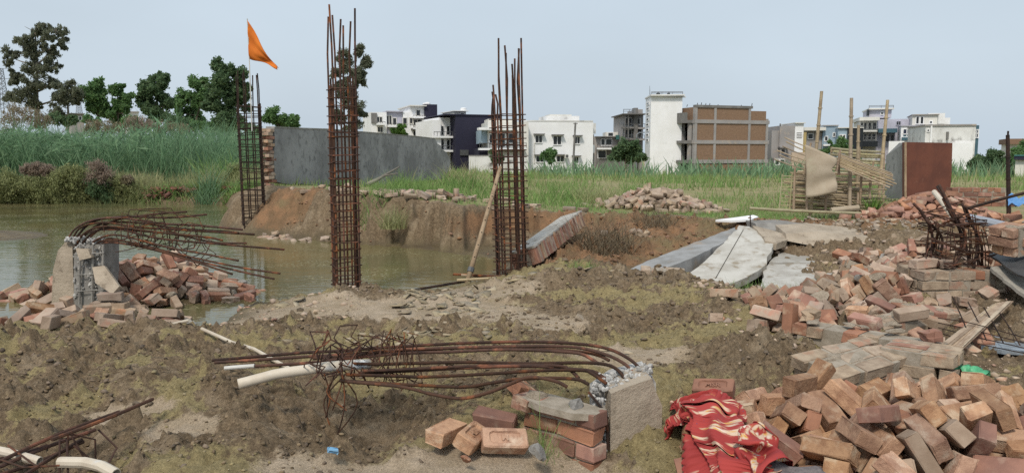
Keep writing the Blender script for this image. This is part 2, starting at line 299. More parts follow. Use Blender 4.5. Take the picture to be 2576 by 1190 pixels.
leafmat('root', (.19, .15, .095), (.13, .10, .065), trans=.1)

# printed red cloth with pale flower shapes
m, t, p, o = _new('floral'); v = N(t, 'UVMap').outputs[0]
vd = noise(t, v, 5, 3); mp = N(t, 'VectorMath', operation='MULTIPLY_ADD'); mp.inputs[1].default_value = (1, 1, 1)
cmb = N(t, 'VectorMath', operation='SCALE'); cmb.inputs['Scale'].default_value = .10; nc = N(t, 'TexNoise'); nc.inputs['Scale'].default_value = 6; t.links.new(v, nc.inputs['Vector']); t.links.new(nc.outputs[1], cmb.inputs[0])
ad = N(t, 'VectorMath', operation='ADD'); t.links.new(v, ad.inputs[0]); t.links.new(cmb.outputs[0], ad.inputs[1])
vo = N(t, 'TexVoronoi'); vo.inputs['Scale'].default_value = 7.5; t.links.new(ad.outputs[0], vo.inputs['Vector'])
vp = N(t, 'TexVoronoi'); vp.inputs['Scale'].default_value = 26; t.links.new(ad.outputs[0], vp.inputs['Vector'])
wv = N(t, 'TexWave', wave_type='RINGS'); wv.inputs['Scale'].default_value = 5; wv.inputs['Distortion'].default_value = 9; wv.inputs['Detail'].default_value = 2; t.links.new(v, wv.inputs['Vector'])
redc = mixc(t, ramp(t, noise(t, v, 3, 4), .35, .65), (.37, .042, .035), (.27, .028, .028))
fl = N(t, 'Math', operation='MULTIPLY'); t.links.new(ramp(t, vo.outputs['Distance'], .44, .32), fl.inputs[0]); t.links.new(ramp(t, noise(t, v, 16, 3), .42, .52), fl.inputs[1])
c1 = mixc(t, fl.outputs[0], redc, mixc(t, ramp(t, vp.outputs['Distance'], .2, .5), (.62, .34, .08), (.60, .46, .34)))
c2 = mixc(t, ramp(t, vo.outputs['Distance'], .13, .08), c1, (.66, .56, .46)); c3 = mixc(t, ramp(t, vp.outputs['Distance'], .10, .07), c2, (.10, .05, .11))
t.links.new(c3, p.inputs['Base Color']); p.inputs['Roughness'].default_value = .85; bump(t, p, noise(t, v, 60, 3), .25, .003)

# raw brick infill of the unfinished far house
m, t, p, o = _new('brickwork_far'); v = N(t, 'TexCoord').outputs['Object']
sx = N(t, 'SeparateXYZ'); t.links.new(v, sx.inputs[0]); cb = N(t, 'CombineXYZ'); su = N(t, 'Math', operation='ADD'); t.links.new(sx.outputs[0], su.inputs[0]); t.links.new(sx.outputs[1], su.inputs[1])
t.links.new(su.outputs[0], cb.inputs[0]); t.links.new(sx.outputs[2], cb.inputs[1])
br = N(t, 'TexBrick'); br.inputs['Scale'].default_value = 1; br.inputs['Brick Width'].default_value = .24; br.inputs['Row Height'].default_value = .09; br.inputs['Mortar Size'].default_value = .01
br.inputs['Color1'].default_value = (.31, .19, .12, 1); br.inputs['Color2'].default_value = (.21, .125, .08, 1); br.inputs['Mortar'].default_value = (.2, .15, .11, 1); t.links.new(cb.outputs[0], br.inputs['Vector'])
t.links.new(mixc(t, ramp(t, noise(t, v, .9, 6, .75), .35, .65), br.outputs[0], (.25, .155, .098)), p.inputs['Base Color']); p.inputs['Roughness'].default_value = .95
bump(t, p, br.outputs['Fac'], .4, .02)

# ground: brown broken soil, olive crust, pale dry mud, red bank soil, wet shore; masks are vertex attributes
m, t, p, o = _new('ground'); v = N(t, 'NewGeometry').outputs['Position']
def attr(nm): return N(t, 'Attribute', attribute_name=nm).outputs['Fac']
n_f = noise(t, v, 26, 8, .7); n_m = noise(t, v, 4, 6, .6); n_l = noise(t, v, 1.1, 5)
brown = mixc(t, ramp(t, n_f, .35, .68), (.135, .097, .06), (.262, .192, .122))
brown = mixc(t, ramp(t, n_m, .5, .7), brown, (.30, .23, .155))
olive = mixc(t, ramp(t, n_f, .3, .7), (.225, .178, .088), (.335, .27, .14))
def jit(sock, amt, lo, hi):
    a = N(t, 'Math', operation='MULTIPLY_ADD'); s = N(t, 'Math', operation='SUBTRACT'); s.inputs[1].default_value = .5
    t.links.new(n_f, s.inputs[0]); t.links.new(s.outputs[0], a.inputs[0]); a.inputs[1].default_value = amt; t.links.new(sock, a.inputs[2]); return ramp(t, a.outputs[0], lo, hi)
col = mixc(t, jit(attr('olive'), 1.6, .35, .7), brown, olive)
pale = mixc(t, ramp(t, n_m, .35, .65), (.44, .35, .255), (.35, .27, .18))
col = mixc(t, jit(attr('pale'), .9, .3, .65), col, pale)
redc = mixc(t, ramp(t, n_m, .35, .65), (.29, .165, .09), (.19, .12, .068)); redc = mixc(t, ramp(t, n_l, .5, .66), redc, (.20, .152, .082))
col = mixc(t, jit(attr('red'), .8, .2, .55), col, redc)
gsoil = mixc(t, ramp(t, n_l, .4, .62), (.24, .235, .10), (.33, .26, .15)); gsoil = mixc(t, ramp(t, n_m, .52, .7), gsoil, (.19, .215, .085))
col = mixc(t, jit(attr('grassy'), .6, .3, .6), col, gsoil)
wetc = mixc(t, attr('wet'), col, mixc(t, ramp(t, n_m, .35, .65), (.105, .078, .046), (.15, .115, .06)))
grit = N(t, 'MapRange'); t.links.new(noise(t, v, 90, 4, .7), grit.inputs[0]); grit.inputs[1].default_value = .3; grit.inputs[2].default_value = .7; grit.inputs[3].default_value = .62; grit.inputs[4].default_value = 1.32
wetc = mixc(t, 1.0, wetc, grit.outputs[0], 'MULTIPLY'); t.links.new(wetc, p.inputs['Base Color'])
rg = N(t, 'MapRange'); t.links.new(attr('wet'), rg.inputs[0]); rg.inputs[3].default_value = .97; rg.inputs[4].default_value = .55; t.links.new(rg.outputs[0], p.inputs['Roughness']); p.inputs['Specular IOR Level'].default_value = .25
bump(t, p, noise(t, v, 38, 9, .8), .9, .022)

# pond water: murky, faint ripples, patches of floating flecks
m, t, p, o = _new('water'); v = N(t, 'NewGeometry').outputs['Position']
deep = mixc(t, ramp(t, noise(t, v, .35, 3), .35, .65), (.15, .125, .055), (.11, .105, .05))
scum = N(t, 'Math', operation='MULTIPLY'); t.links.new(ramp(t, noise(t, v, .8, 4, .6), .44, .6), scum.inputs[0]); t.links.new(ramp(t, noise(t, v, 22, 4, .6), .56, .64), scum.inputs[1])
t.links.new(mixc(t, scum.outputs[0], deep, (.27, .24, .13)), p.inputs['Base Color'])
rr = N(t, 'MapRange'); t.links.new(scum.outputs[0], rr.inputs[0]); rr.inputs[3].default_value = .06; rr.inputs[4].default_value = .7; t.links.new(rr.outputs[0], p.inputs['Roughness'])
p.inputs['IOR'].default_value = 1.33; p.inputs['Specular IOR Level'].default_value = .34
mv = N(t, 'Mapping'); mv.inputs['Scale'].default_value = (.7, 3.2, 1); t.links.new(v, mv.inputs[0])
bump(t, p, noise(t, mv.outputs[0], 3.0, 3, .5), .10, .05)

# ------------------------------------------------------------------ objects: things, parts, structure
ROOT = {}
def tag(o, label=None, cat=None, group=None, kind=None):
    if label: o['label'] = label
    if cat: o['category'] = cat
    if group: o['group'] = group
    if kind: o['kind'] = kind
    return o
def thing(name, label, cat, loc=(0, 0, 0), rz=0, group=None, rot=None):
    o = bpy.data.objects.new(name, None); C.objects.link(o); o.location = loc; e = Euler(rot) if rot else Euler((0, 0, rz)); o.rotation_euler = e
    o.empty_display_size = .1; o['kind'] = 'thing'
    ROOT[o.name] = (Matrix.Translation(Vector(loc)) @ e.to_matrix().to_4x4()).inverted()
    return tag(o, label, cat, group)
class MB:
    def __init__(s): s.v = []; s.f = []
    def add(s, vs, fs):
        k = len(s.v); s.v.extend([tuple(q) for q in vs]); s.f.extend([tuple(i + k for i in q) for q in fs]); return s
    def box(s, c, size, rot=None, taper=1):
        x, y, z = [q / 2 for q in size]; c = Vector(c); vs = []
        for sz in (-1, 1):
            k = taper if sz > 0 else 1
            for sx, sy in ((-1, -1), (1, -1), (1, 1), (-1, 1)):
                q = Vector((sx * x * k, sy * y * k, sz * z)); vs.append(c + (rot @ q if rot else q))
        return s.add(vs, [(3, 2, 1, 0), (4, 5, 6, 7), (0, 1, 5, 4), (1, 2, 6, 5), (2, 3, 7, 6), (3, 0, 4, 7)])
    def mm(s, a, b): return s.box([(i + j) / 2 for i, j in zip(a, b)], [abs(j - i) for i, j in zip(a, b)])
    def tube(s, pts, r, n=6, cap=True, ribs=0, r1=None):
        pts = [Vector(q) for q in pts]; L = len(pts); rings = []; up = Vector((0, 0, 1))
        t0 = (pts[1] - pts[0]).normalized(); ref = t0.orthogonal().normalized()
        for i, q in enumerate(pts):
            tt = (pts[min(i + 1, L - 1)] - pts[max(i - 1, 0)])
            tt = tt.normalized() if tt.length > 1e-9 else t0
            ref = (ref - tt * ref.dot(tt)).normalized() if (ref - tt * ref.dot(tt)).length > 1e-6 else tt.orthogonal().normalized(); bi = tt.cross(ref)
            rr = (r if r1 is None else r + (r1 - r) * i / (L - 1)) * (1 + (ribs if i % 2 else -ribs))
            rings.append([q + (ref * math.cos(a) + bi * math.sin(a)) * rr for a in [2 * math.pi * k / n for k in range(n)]])
        k = len(s.v)
        for g in rings: s.v.extend([tuple(q) for q in g])
        for i in range(L - 1):
            for j in range(n): s.f.append((k + i * n + j, k + i * n + (j + 1) % n, k + (i + 1) * n + (j + 1) % n, k + (i + 1) * n + j))
        if cap: s.f.append(tuple(k + j for j in reversed(range(n)))); s.f.append(tuple(k + (L - 1) * n + j for j in range(n)))
        return s
    def pipe(s, pts, r, th, n=12):
        s.tube(pts, r, n, cap=False); k = len(s.v); s.tube(pts, r - th, n, cap=False)
        L = len(pts); a = k - L * n
        for j in range(n):
            s.f.append((a + j, k + j, k + (j + 1) % n, a + (j + 1) % n)); q = (L - 1) * n
            s.f.append((a + q + j, a + q + (j + 1) % n, k + q + (j + 1) % n, k + q + j))
        return s
    def prism(s, poly, off):
        n = len(poly); off = Vector(off); a = [Vector(q) for q in poly]; b = [q + off for q in a]
        return s.add(a + b, [tuple(range(n)), tuple(reversed(range(n, 2 * n)))] + [(i, i + n, (i + 1) % n + n, (i + 1) % n) for i in range(n)])
    def lathe(s, c, prof, n=12):
        k = len(s.v); c = Vector(c)
        for r, z in prof: s.v.extend([tuple(c + Vector((r * math.cos(2 * math.pi * j / n), r * math.sin(2 * math.pi * j / n), z))) for j in range(n)])
        for i in range(len(prof) - 1):
            for j in range(n): s.f.append((k + i * n + j, k + i * n + (j + 1) % n, k + (i + 1) * n + (j + 1) % n, k + (i + 1) * n + j))
        s.f.append(tuple(k + j for j in reversed(range(n)))); s.f.append(tuple(k + (len(prof) - 1) * n + j for j in range(n)))
        return s
    def build(s, name, m, parent=None, smooth=False, local=False, fix=True):
        me = bpy.data.meshes.new(name); vs = s.v
        if parent is not None:
            M = ROOT[parent.name]
            if not local: vs = [M @ Vector(q) for q in vs]
        me.from_pydata([tuple(q) for q in vs], [], s.f)
        if fix:
            bm = bmesh.new(); bm.from_mesh(me); bmesh.ops.recalc_face_normals(bm, faces=bm.faces); bm.to_mesh(me); bm.free()
        return link(name, me, m, parent, smooth)
def link(name, me, m, parent=None, smooth=False):
    if not me.materials: me.materials.append(MATS[m] if isinstance(m, str) else m)
    if smooth: me.shade_smooth()
    o = bpy.data.objects.new(name, me); C.objects.link(o)
    if parent is not None: o.parent = parent; ROOT[o.name] = ROOT[parent.name]
    return o
def npmesh(name, v, f, m, parent=None, smooth=False, uv=None):
    """fast mesh from arrays: v (n,3), f (k,3|4)"""
    me = bpy.data.meshes.new(name); v = np.asarray(v, np.float32); f = np.asarray(f, np.int32); k = f.shape[1]
    if parent is not None:
        M = np.array(ROOT[parent.name]); v = (v @ M[:3, :3].T + M[:3, 3]).astype(np.float32)
    me.vertices.add(len(v)); me.vertices.foreach_set('co', v.ravel()); me.loops.add(f.size); me.loops.foreach_set('vertex_index', f.ravel())
    me.polygons.add(len(f)); me.polygons.foreach_set('loop_start', np.arange(0, f.size, k, dtype=np.int32)); me.polygons.foreach_set('loop_total', np.full(len(f), k, np.int32))
    me.update(calc_edges=True)
    if uv is not None:
        l = me.uv_layers.new(name='UVMap'); l.data.foreach_set('uv', np.asarray(uv, np.float32)[f.ravel()].ravel())
    return link(name, me, m, parent, smooth)
def copy_part(o, parent, loc=None, rot=None):
    c = o.copy(); C.objects.link(c); c.parent = parent
    if loc is not None: c.location = loc
    if rot is not None: c.rotation_euler = rot
    return c
def smooth_path(pts, n=8):
    """Catmull-Rom through pts"""
    P = [Vector(q) for q in pts]; P = [P[0] * 2 - P[1]] + P + [P[-1] * 2 - P[-2]]; out = []
    for i in range(1, len(P) - 2):
        a, b, c, d = P[i - 1:i + 3]
        for k in range(n):
            t = k / n; out.append(.5 * ((2 * b) + (c - a) * t + (2 * a - 5 * b + 4 * c - d) * t * t + (3 * b - a - 3 * c + d) * t ** 3))
    return out + [P[-2]]

# ------------------------------------------------------------------ the ground sheet
def axis(dense, grow, far):
    a = []
    for lo, hi, st in dense: a += list(np.arange(lo, hi, st))
    x = a[-1]; st = dense[-1][2]
    while x < far: st *= grow; x += st; a.append(x)
    return a
xp = axis([(0, 4.4, .019), (4.4, 6.6, .045)], 1.09, 1600); xs = np.array([-q for q in reversed(xp[1:])] + xp)
ys = np.array([.2, .6, 1, 1.5, 2, 2.4] + axis([(2.7, 6.4, .018), (6.4, 10, .03), (10, 17, .05)], 1.06, 2500))
gx, gy = np.meshgrid(xs, ys); X, Y = gx.ravel(), gy.ravel()
Z = height(X, Y)
_, fl = fields(X, Y)
nx, ny = len(xs), len(ys); ii = (np.arange(ny - 1)[:, None] * nx + np.arange(nx - 1)[None]).ravel()
ground = npmesh('ground', np.c_[X, Y, Z], np.c_[ii, ii + 1, ii + nx + 1, ii + nx], 'ground', smooth=True)
for k in ('olive', 'pale', 'red', 'grassy', 'wet'):
    a = ground.data.attributes.new(k, 'FLOAT', 'POINT'); a.data.foreach_set('value', fl[k].astype(np.float32))
tag(ground, 'broken brown and olive mud of the building site rising to a grassy bank', kind='structure')
wx = np.linspace(-60, .9, 40); wy = np.linspace(7.0, 32, 30); a, b = np.meshgrid(wx, wy)
ii = (np.arange(29)[:, None] * 40 + np.arange(39)[None]).ravel()
pond = npmesh('pond_water', np.c_[a.ravel(), b.ravel(), np.full(a.size, WATER)], np.c_[ii, ii + 1, ii + 41, ii + 40], 'water')
tag(pond, 'murky brown green pond water with floating flecks', kind='structure')

# ------------------------------------------------------------------ far buildings
class Bld:
    """a house placed by its front corner; th turns the front away to the right, px/py are read on the front face"""
    def __init__(s, name, label, px, base, Y, th=0, cat='building', group=None):
        s.px, s.base, s.Y = px, base, Y; s.s = Y / F; u = (px - CX) / F; s.th = R(th) - math.atan(u)
        s.kR = 1 / (math.cos(s.th) - u * math.sin(s.th)); q = math.sin(s.th) + u * math.cos(s.th); s.kL = 1 / q if abs(q) > .05 else 0
        s.o = thing(name, label, cat, W(px, base, Y), s.th, group)
    def x(s, px): return (px - s.px) * s.s * s.kR
    def z(s, py, x=0): return (s.base - py) * s.s * (1 + x * math.sin(s.th) / s.Y)
    def ly(s, px): return (s.px - px) * s.s * s.kL
    def mb(s, m, name, mt, par=None): return m.build(name, mt, par or s.o, local=True)
    def blk(s, p0, p1, top, depth, mt, name='wall', bot=None, off=0, par=None):
        x0, x1 = s.x(p0), s.x(p1); xm = (x0 + x1) / 2
        return s.mb(MB().mm((x0, off, s.z(bot, xm) if bot else -1.5), (x1, off + depth, s.z(top, xm))), name, mt, par)
    def win(s, p0, p1, y0, y1, mt='window_dark', fr='paint_white', shade=0, name='window', off=0, bars=0, par=None):
        x0, x1 = sorted((s.x(p0), s.x(p1))); xm = (x0 + x1) / 2; z1, z0 = s.z(y0, xm), s.z(y1, xm); w = .09
        m = MB(); d = -.07 + off
        m.mm((x0 - w, d, z0 - w), (x0, off, z1 + w)).mm((x1, d, z0 - w), (x1 + w, off, z1 + w)).mm((x0, d, z1), (x1, off, z1 + w)).mm((x0, d - .05, z0 - w), (x1, off, z0))
        for k in range(bars):
            xb = x0 + (x1 - x0) * (k + 1) / (bars + 1); m.mm((xb - .03, d + .01, z0), (xb + .03, off - .035, z1))
        f = s.mb(m, name, fr, par); s.mb(MB().mm((x0, -.03 + off, z0), (x1, -.004 + off, z1)), 'pane', mt, f)
        if shade: s.mb(MB().mm((x0 - .25, -.6 + off, z1 + .1), (x1 + .25, off - .003, z1 + .22)), 'sunshade', 'conc_frame', f)
        return f
    def lwin(s, p0, p1, y0, y1, mt='window_dark', fr='paint_white'):
        a, b = sorted((s.ly(p0), s.ly(p1))); z1, z0 = s.z(y0), s.z(y1); w = .08; m = MB()
        m.mm((-.07, a - w, z0 - w), (0, a, z1 + w)).mm((-.07, b, z0 - w), (0, b + w, z1 + w)).mm((-.07, a, z1), (0, b, z1 + w)).mm((-.07, a, z0 - w), (0, b, z0))
        f = s.mb(m, 'window', fr); s.mb(MB().mm((-.03, a, z0), (-.004, b, z1)), 'pane', mt, f)
    def balcony(s, p0, p1, floor, railtop, out=1.2, mt='paint_white', rail='metal_dark', off=0):
        x0, x1 = s.x(p0), s.x(p1); xm = (x0 + x1) / 2; z = s.z(floor, xm); zr = s.z(railtop, xm)
        b = s.mb(MB().mm((x0, off - out, z - .22), (x1, off - .004, z)), 'balcony', mt)
        m = MB().mm((x0, off - out, zr - .06), (x1, off - out + .06, zr)); n = max(3, int((x1 - x0) / .35))
        for k in range(n + 1): xx = x0 + (x1 - x0 - .05) * k / n; m.mm((xx, off - out + .01, z), (xx + .05, off - out + .05, zr - .05))
        s.mb(m, 'railing', rail, b); return b
    def tank(s, px, top, bot, rpx, mt='paint_white', dy=2):
        x = s.x(px); r = rpx * s.s; z0, z1 = s.z(bot, x), s.z(top, x); h = z1 - z0
        return s.mb(MB().lathe((x, dy, z0), [(r, 0), (r, h * .75), (r * .7, h * .92), (r * .3, h)], 14), 'water_tank', mt)
    def rail(s, p0, p1, top, bot, mt='pylon', off=.1, name='roof_railing'):
        x0, x1 = s.x(p0), s.x(p1); xm = (x0 + x1) / 2; z0, z1 = s.z(bot, xm), s.z(top, xm); m = MB(); n = max(2, int((x1 - x0) / 1.2))
        m.mm((x0, off, z1 - .08), (x1, off + .07, z1)).mm((x0, off, (z0 + z1) / 2 - .03), (x1, off + .05, (z0 + z1) / 2 + .03))
        for k in range(n + 1): xx = x0 + (x1 - x0 - .07) * k / n; m.mm((xx, off - .01, z0), (xx + .07, off + .06, z1 - .02))
        return s.mb(m, name, mt)

b = Bld('apartment_house', 'white stepped apartment house with navy right side, above the grey wall', 936, 425, 100, 8)
b.blk(936, 975, 285, 8, 'paint_white'); b.blk(975, 1017, 284, 7, 'paint_lilac', off=.35); b.blk(1017, 1036, 286, 8, 'paint_white', off=.1); b.blk(1036, 1071, 271, 8, 'paint_white'); b.blk(1071, 1104, 267, 8, 'paint_navy', 'side_wall', off=-.3)
b.blk(936, 950, 287, .2, 'conc_frame', 'dark_panel', 312, -.22); b.blk(1032, 1075, 269, 9.2, 'paint_cream', 'roof', 271.5, -.7); b.blk(974, 1018, 282, 7, 'paint_lilac', 'parapet', 284.4, -.1)
for q in ((951, 963, 297, 310), (952, 964, 322, 334), (976, 988, 294, 315), (992, 1000, 300, 316), (1017, 1026, 300, 314), (1034, 1040, 300, 313), (1051, 1060, 281, 294), (1044, 1062, 304, 318), (1043, 1060, 332, 343), (1063, 1071, 332, 343)): b.win(*q, fr='paint_cream', shade=0, bars=1 if q[1] - q[0] > 9 else 0, off=.35 if 975 < q[0] < 1017 else (.1 if q[0] == 1017 else 0))
b.balcony(948, 968, 313, 309); b.balcony(1038, 1070, 297, 294); b.balcony(1038, 1074, 324, 317); b.balcony(976, 1016, 318, 313, off=.35); b.blk(1036, 1076, 326, 1.0, 'conc_frame', 'canopy', 329, -1.01)
b.tank(1089, 259, 267, 7); b.tank(1080, 261, 267, 4)
b = Bld('navy_house', 'dark navy blue flat roofed house with white balconies on its left side', 1147, 430, 92, 17)
b.blk(1147, 1262, 293, 9, 'paint_navy'); b.blk(1119, 1147, 296, 8, 'paint_white', 'balcony_wing', off=2.2); b.blk(1097, 1118.5, 303, 8, 'paint_white', 'wing', off=1.4); b.blk(1119, 1268, 291, 9.5, 'paint_navy', 'roof', 293.4, -.15)
b.blk(1156, 1186, 281, 5, 'paint_cream', 'roof_room', 291, 2); b.blk(1153, 1191, 279, 6, 'paint_white', 'roof_slab', 281.2, 1.5); b.tank(1180, 272, 279, 8); b.win(1172, 1180, 286, 291, off=2)
for fl in (343, 378): b.balcony(1099, 1146.5, fl, fl - 11, out=1.2, off=2.2)
for q in ((1124, 1130, 318, 340), (1138, 1145, 318, 340), (1124, 1130, 352, 376), (1138, 1145, 352, 376)): b.win(*q, off=2.2)
b.blk(1157, 1178, 378, .15, 'metal_dark', 'low_panel', 392, -.16)
b = Bld('balcony_house', 'pale house with potted balcony and deep blue ground floor, seen behind the rightmost column', 1206, 432, 86, 6)
b.blk(1228, 1330, 309, 7, 'paint_cream'); b.blk(1213, 1230, 328, 6, 'paint_blue', 'blue_wing', 362, .6); b.blk(1202, 1300, 324, 2.2, 'paint_white', 'canopy', 330, -1.6); b.blk(1204, 1330, 374, 6, 'paint_navy', 'ground_floor', None, .3)
b.balcony(1203, 1320, 374, 361, out=1.4); b.win(1232, 1246, 340, 360); b.win(1254, 1270, 338, 371); b.win(1280, 1300, 338, 360); b.blk(1234, 1300, 300, 4, 'paint_cream', 'roof_room', 309.3, 2)
b = Bld('boundary_wall', 'stained white low boundary wall below the navy house', 1187, 424, 82, 4, cat='wall'); b.blk(1180, 1330, 393, .3, 'paint_stain'); b.blk(1180, 1330, 391.6, .4, 'conc_light', 'coping', 393.2, -.05)
b = Bld('white_house', 'plain white two storey house with five sunshaded windows and pole in front', 1316, 440, 88, 9)
b.blk(1316, 1493, 309, 9, 'paint_white'); b.blk(1317, 1492, 305.5, .25, 'paint_stain', 'parapet', 309.2, -.03); b.blk(1384, 1470, 292, 5, 'paint_stain', 'roof_room', 306, 2.5); b.blk(1395, 1452, 288, 3, 'paint_cream', 'roof_tank_room', 292.2, 3)
b.blk(1493, 1505, 312, 7, 'paint_stain', 'side_bay', 338, 1); b.blk(1493, 1504, 340, 6, 'brown_wall', 'side_recess', 368, 1.6); b.blk(1493, 1502, 366, 7, 'paint_white', 'side_lower', 386, .9); b.blk(1493, 1505, 387, 6, 'conc_frame', 'side_porch', None, 1.5)
for q in ((1347, 1363, 343, 360), (1392, 1411, 345, 365), (1446, 1458, 347, 363), (1349, 1368, 394, 408), (1401, 1418, 394, 408), (1444, 1455, 397, 412)): b.win(*q, shade=1, bars=1)
u = b.mb(MB().mm((b.x(1418), -.75, b.z(398)), (b.x(1427), -.25, b.z(389))), 'air_conditioner', 'paint_cream'); b.mb(MB().lathe((0, 0, 0), [(.01, 0), (.17, .01), (.17, .02)], 12), 'fan_grille', 'metal_dark', u).matrix_local = Matrix.Translation((b.x(1423), -.753, b.z(393.5))) @ Matrix.Rotation(R(90), 4, 'X')
b.mb(MB().tube([(b.x(1344), -.06, b.z(412)), (b.x(1344), -.06, b.z(362)), (b.x(1347), -.06, b.z(360))], .05, 5), 'drain_pipe', 'paint_cream')
b = Bld('service_pole', 'tall thin dark utility pole leaning against the plain white house', 1440, 438, 84, 0, cat='pole')
b.mb(MB().tube([(0, 0, -.5), (b.x(1446.5), 0, b.z(311))], .13, 8, r1=.1), 'pole', 'conc_frame'); b.mb(MB().box((b.x(1446.5), 0, b.z(313)), (.5, .08, .08)), 'cross_arm', 'conc_frame')
b = Bld('low_balcony_house', 'low grey house with dark porch right of the plain white house', 1499, 432, 104, 4)
b.blk(1496, 1560, 345, 7, 'conc_light', off=1.5); b.blk(1500, 1570, 372, 6, 'conc_frame', 'ground_floor', None, 1.2); b.blk(1525, 1560, 333, 5, 'paint_cream', 'upper_room', 345.3, 2); b.balcony(1502, 1545, 373, 364, out=1.2, off=1.2); b.blk(1498, 1562, 344, 8, 'conc_frame', 'roof', 346, .6)
for q in ((1514, 1522, 351, 366), (1526, 1540, 351, 366)): b.win(*q, off=1.5)
b.win(1532, 1544, 335, 343, off=2); b.win(1506, 1525, 380, 398, off=1.2); b.blk(1549, 1557, 341, 1, 'teal', 'water_drum', 352, .4)
b = Bld('concrete_balcony_house', 'grey concrete house with stacked open balconies, left of the white tower', 1568, 432, 100, 10)
b.blk(1572, 1622, 290, 8, 'conc_light', off=1.6); b.blk(1594, 1604, 274, 1.4, 'conc_frame', 'stair_pier', None, .4); b.blk(1563, 1622, 288.5, 9.5, 'conc_frame', 'roof', 291, -.6); b.blk(1604, 1622, 276, 6, 'conc_light', 'roof_room', 289, 2); b.rail(1564, 1594, 278, 289, 'pylon', -.5)
for f_ in (321, 349): b.balcony(1566, 1593, f_, f_ - 9, out=1.5, mt='conc_frame', off=1.6); b.balcony(1604, 1621, f_ + 1, f_ - 8, out=1.5, mt='conc_light', off=1.6)
for q in ((1576, 1583, 298, 318), (1586, 1592, 298, 318), (1576, 1583, 328, 347), (1586, 1592, 328, 347), (1606, 1613, 300, 314), (1606, 1618, 326, 346)): b.win(*q, off=1.6)
for q in (1569, 1577): b.blk(q, q + 1.6, 290.8, .25, 'conc_frame', 'column', 405, -.3)
b = Bld('street_lamp', 'slim pale street lamp post left of the white tower', 1600, 425, 92, 0, cat='street lamp'); b.mb(MB().tube([(0, 0, -.5), (0, 0, b.z(341)), (b.x(1606), 0, b.z(336)), (b.x(1612), 0, b.z(335))], .07, 6), 'post', 'pylon'); b.mb(MB().box((b.x(1613), 0, b.z(335)), (.7, .25, .12)), 'lamp_head', 'pylon')
b = Bld('white_tower_house', 'tall narrow white tower house with tank and railing on the roof', 1634, 440, 92, 7)
b.blk(1634, 1712, 245, 5.2, 'paint_white'); b.blk(1632, 1716, 242, 6, 'paint_stain', 'roof', 245.4, -.5); b.rail(1634, 1712, 235, 242, 'pylon', -.3); b.blk(1702, 1722, 276, 4, 'paint_stain', 'side_wing', None, .8)
for k in range(8): b.lwin(1624, 1630, 259 + k * 13.2, 263 + k * 13.2)
b.tank(1656, 234, 242, 5, 'tank_black', 1.5); b.blk(1679, 1684, 235, .8, 'tank_black', 'vent_pipe', 242.2, 1); b.mb(MB().tube([(b.x(1632), .3, b.z(242)), (b.x(1631), .3, b.z(220))], .05, 5, r1=.02), 'aerial', 'pylon')
b.blk(1668, 1720, 246.5, .4, 'paint_stain', 'band', 249, -.15)
# unfinished brick house: concrete frame bays on the left face, brick infill on the front
b = Bld('unfinished_brick_house', 'unfinished three storey bare brick house with concrete frame and open left bays', 1746, 424, 90, 33)
BX = lambda q: b.x(q); xe, xt = BX(1933), BX(1893)
zc = [b.z(418), b.z(407), b.z(358), b.z(307), b.z(272)]
cols = [0, BX(1797), BX(1886), xe]; cw = .3; dl = 7.0
for i in range(3):
    top = zc[i + 1] if i else zc[1]
for lv, (z0, z1) in enumerate(((zc[1], zc[2]), (zc[2], zc[3]), (zc[3], zc[4]))):
    for k in range(3):
        if lv == 2 and k == 2: z1 = zc[3] + 1.3
        x0, x1 = cols[k] + (cw if k == 0 else cw / 2), cols[k + 1] - cw / 2
        b.mb(MB().mm((x0, .12, z0 + .18), (x1, .4, z1 - .2 if not (lv == 2) else z1)), 'brick_panel', 'brickwork_far')
for k, q in enumerate(cols):
    b.mb(MB().mm((q - (0 if k == 0 else cw / 2), .03, -1), (q + (cw if k == 0 else cw / 2), .5, zc[4] if k < 3 else zc[3] + .4)), 'concrete_column', 'conc_light')
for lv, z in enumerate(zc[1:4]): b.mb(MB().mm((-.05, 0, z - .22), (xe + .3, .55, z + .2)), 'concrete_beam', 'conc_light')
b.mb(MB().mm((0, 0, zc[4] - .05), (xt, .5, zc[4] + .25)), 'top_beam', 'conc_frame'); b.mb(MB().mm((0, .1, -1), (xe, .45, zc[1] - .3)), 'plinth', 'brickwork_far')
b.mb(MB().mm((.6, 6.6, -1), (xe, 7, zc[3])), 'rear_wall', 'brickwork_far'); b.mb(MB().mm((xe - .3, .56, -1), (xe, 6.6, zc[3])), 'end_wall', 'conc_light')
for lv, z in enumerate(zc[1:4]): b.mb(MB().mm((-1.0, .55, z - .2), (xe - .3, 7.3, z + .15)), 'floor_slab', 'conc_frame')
b.mb(MB().mm((-1.0, .56, zc[3] + .15), (-.7, 7.3, zc[3] + 1.0)), 'parapet', 'conc_frame'); b.mb(MB().mm((.0, .56, zc[3] + .15), (.3, 3.2, zc[4])), 'side_brick_panel', 'brickwork_far')
for lv in range(2):
    for k in range(5):
        yy = .7 + k * 1.5; b.mb(MB().mm((-.3, yy, zc[lv + 1] + .16), (.05, yy + .4, zc[lv + 2] - .21)), 'side_column', 'conc_light')
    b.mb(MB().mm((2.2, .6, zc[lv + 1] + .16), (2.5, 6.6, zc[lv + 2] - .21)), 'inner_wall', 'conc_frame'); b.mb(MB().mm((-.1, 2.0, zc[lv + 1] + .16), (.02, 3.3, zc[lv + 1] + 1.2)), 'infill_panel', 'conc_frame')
for k, (q, t) in enumerate(((1752, 262), (1762, 261), (1773, 263), (1783, 263), (1804, 266), (1864, 268), (1892, 264), (1727, 266))): b.mb(MB().tube([(BX(q), .25, zc[4]), (BX(q) + .1, .25, b.z(t, BX(q)))], .04, 4), 'starter_bar', 'rust_dark')
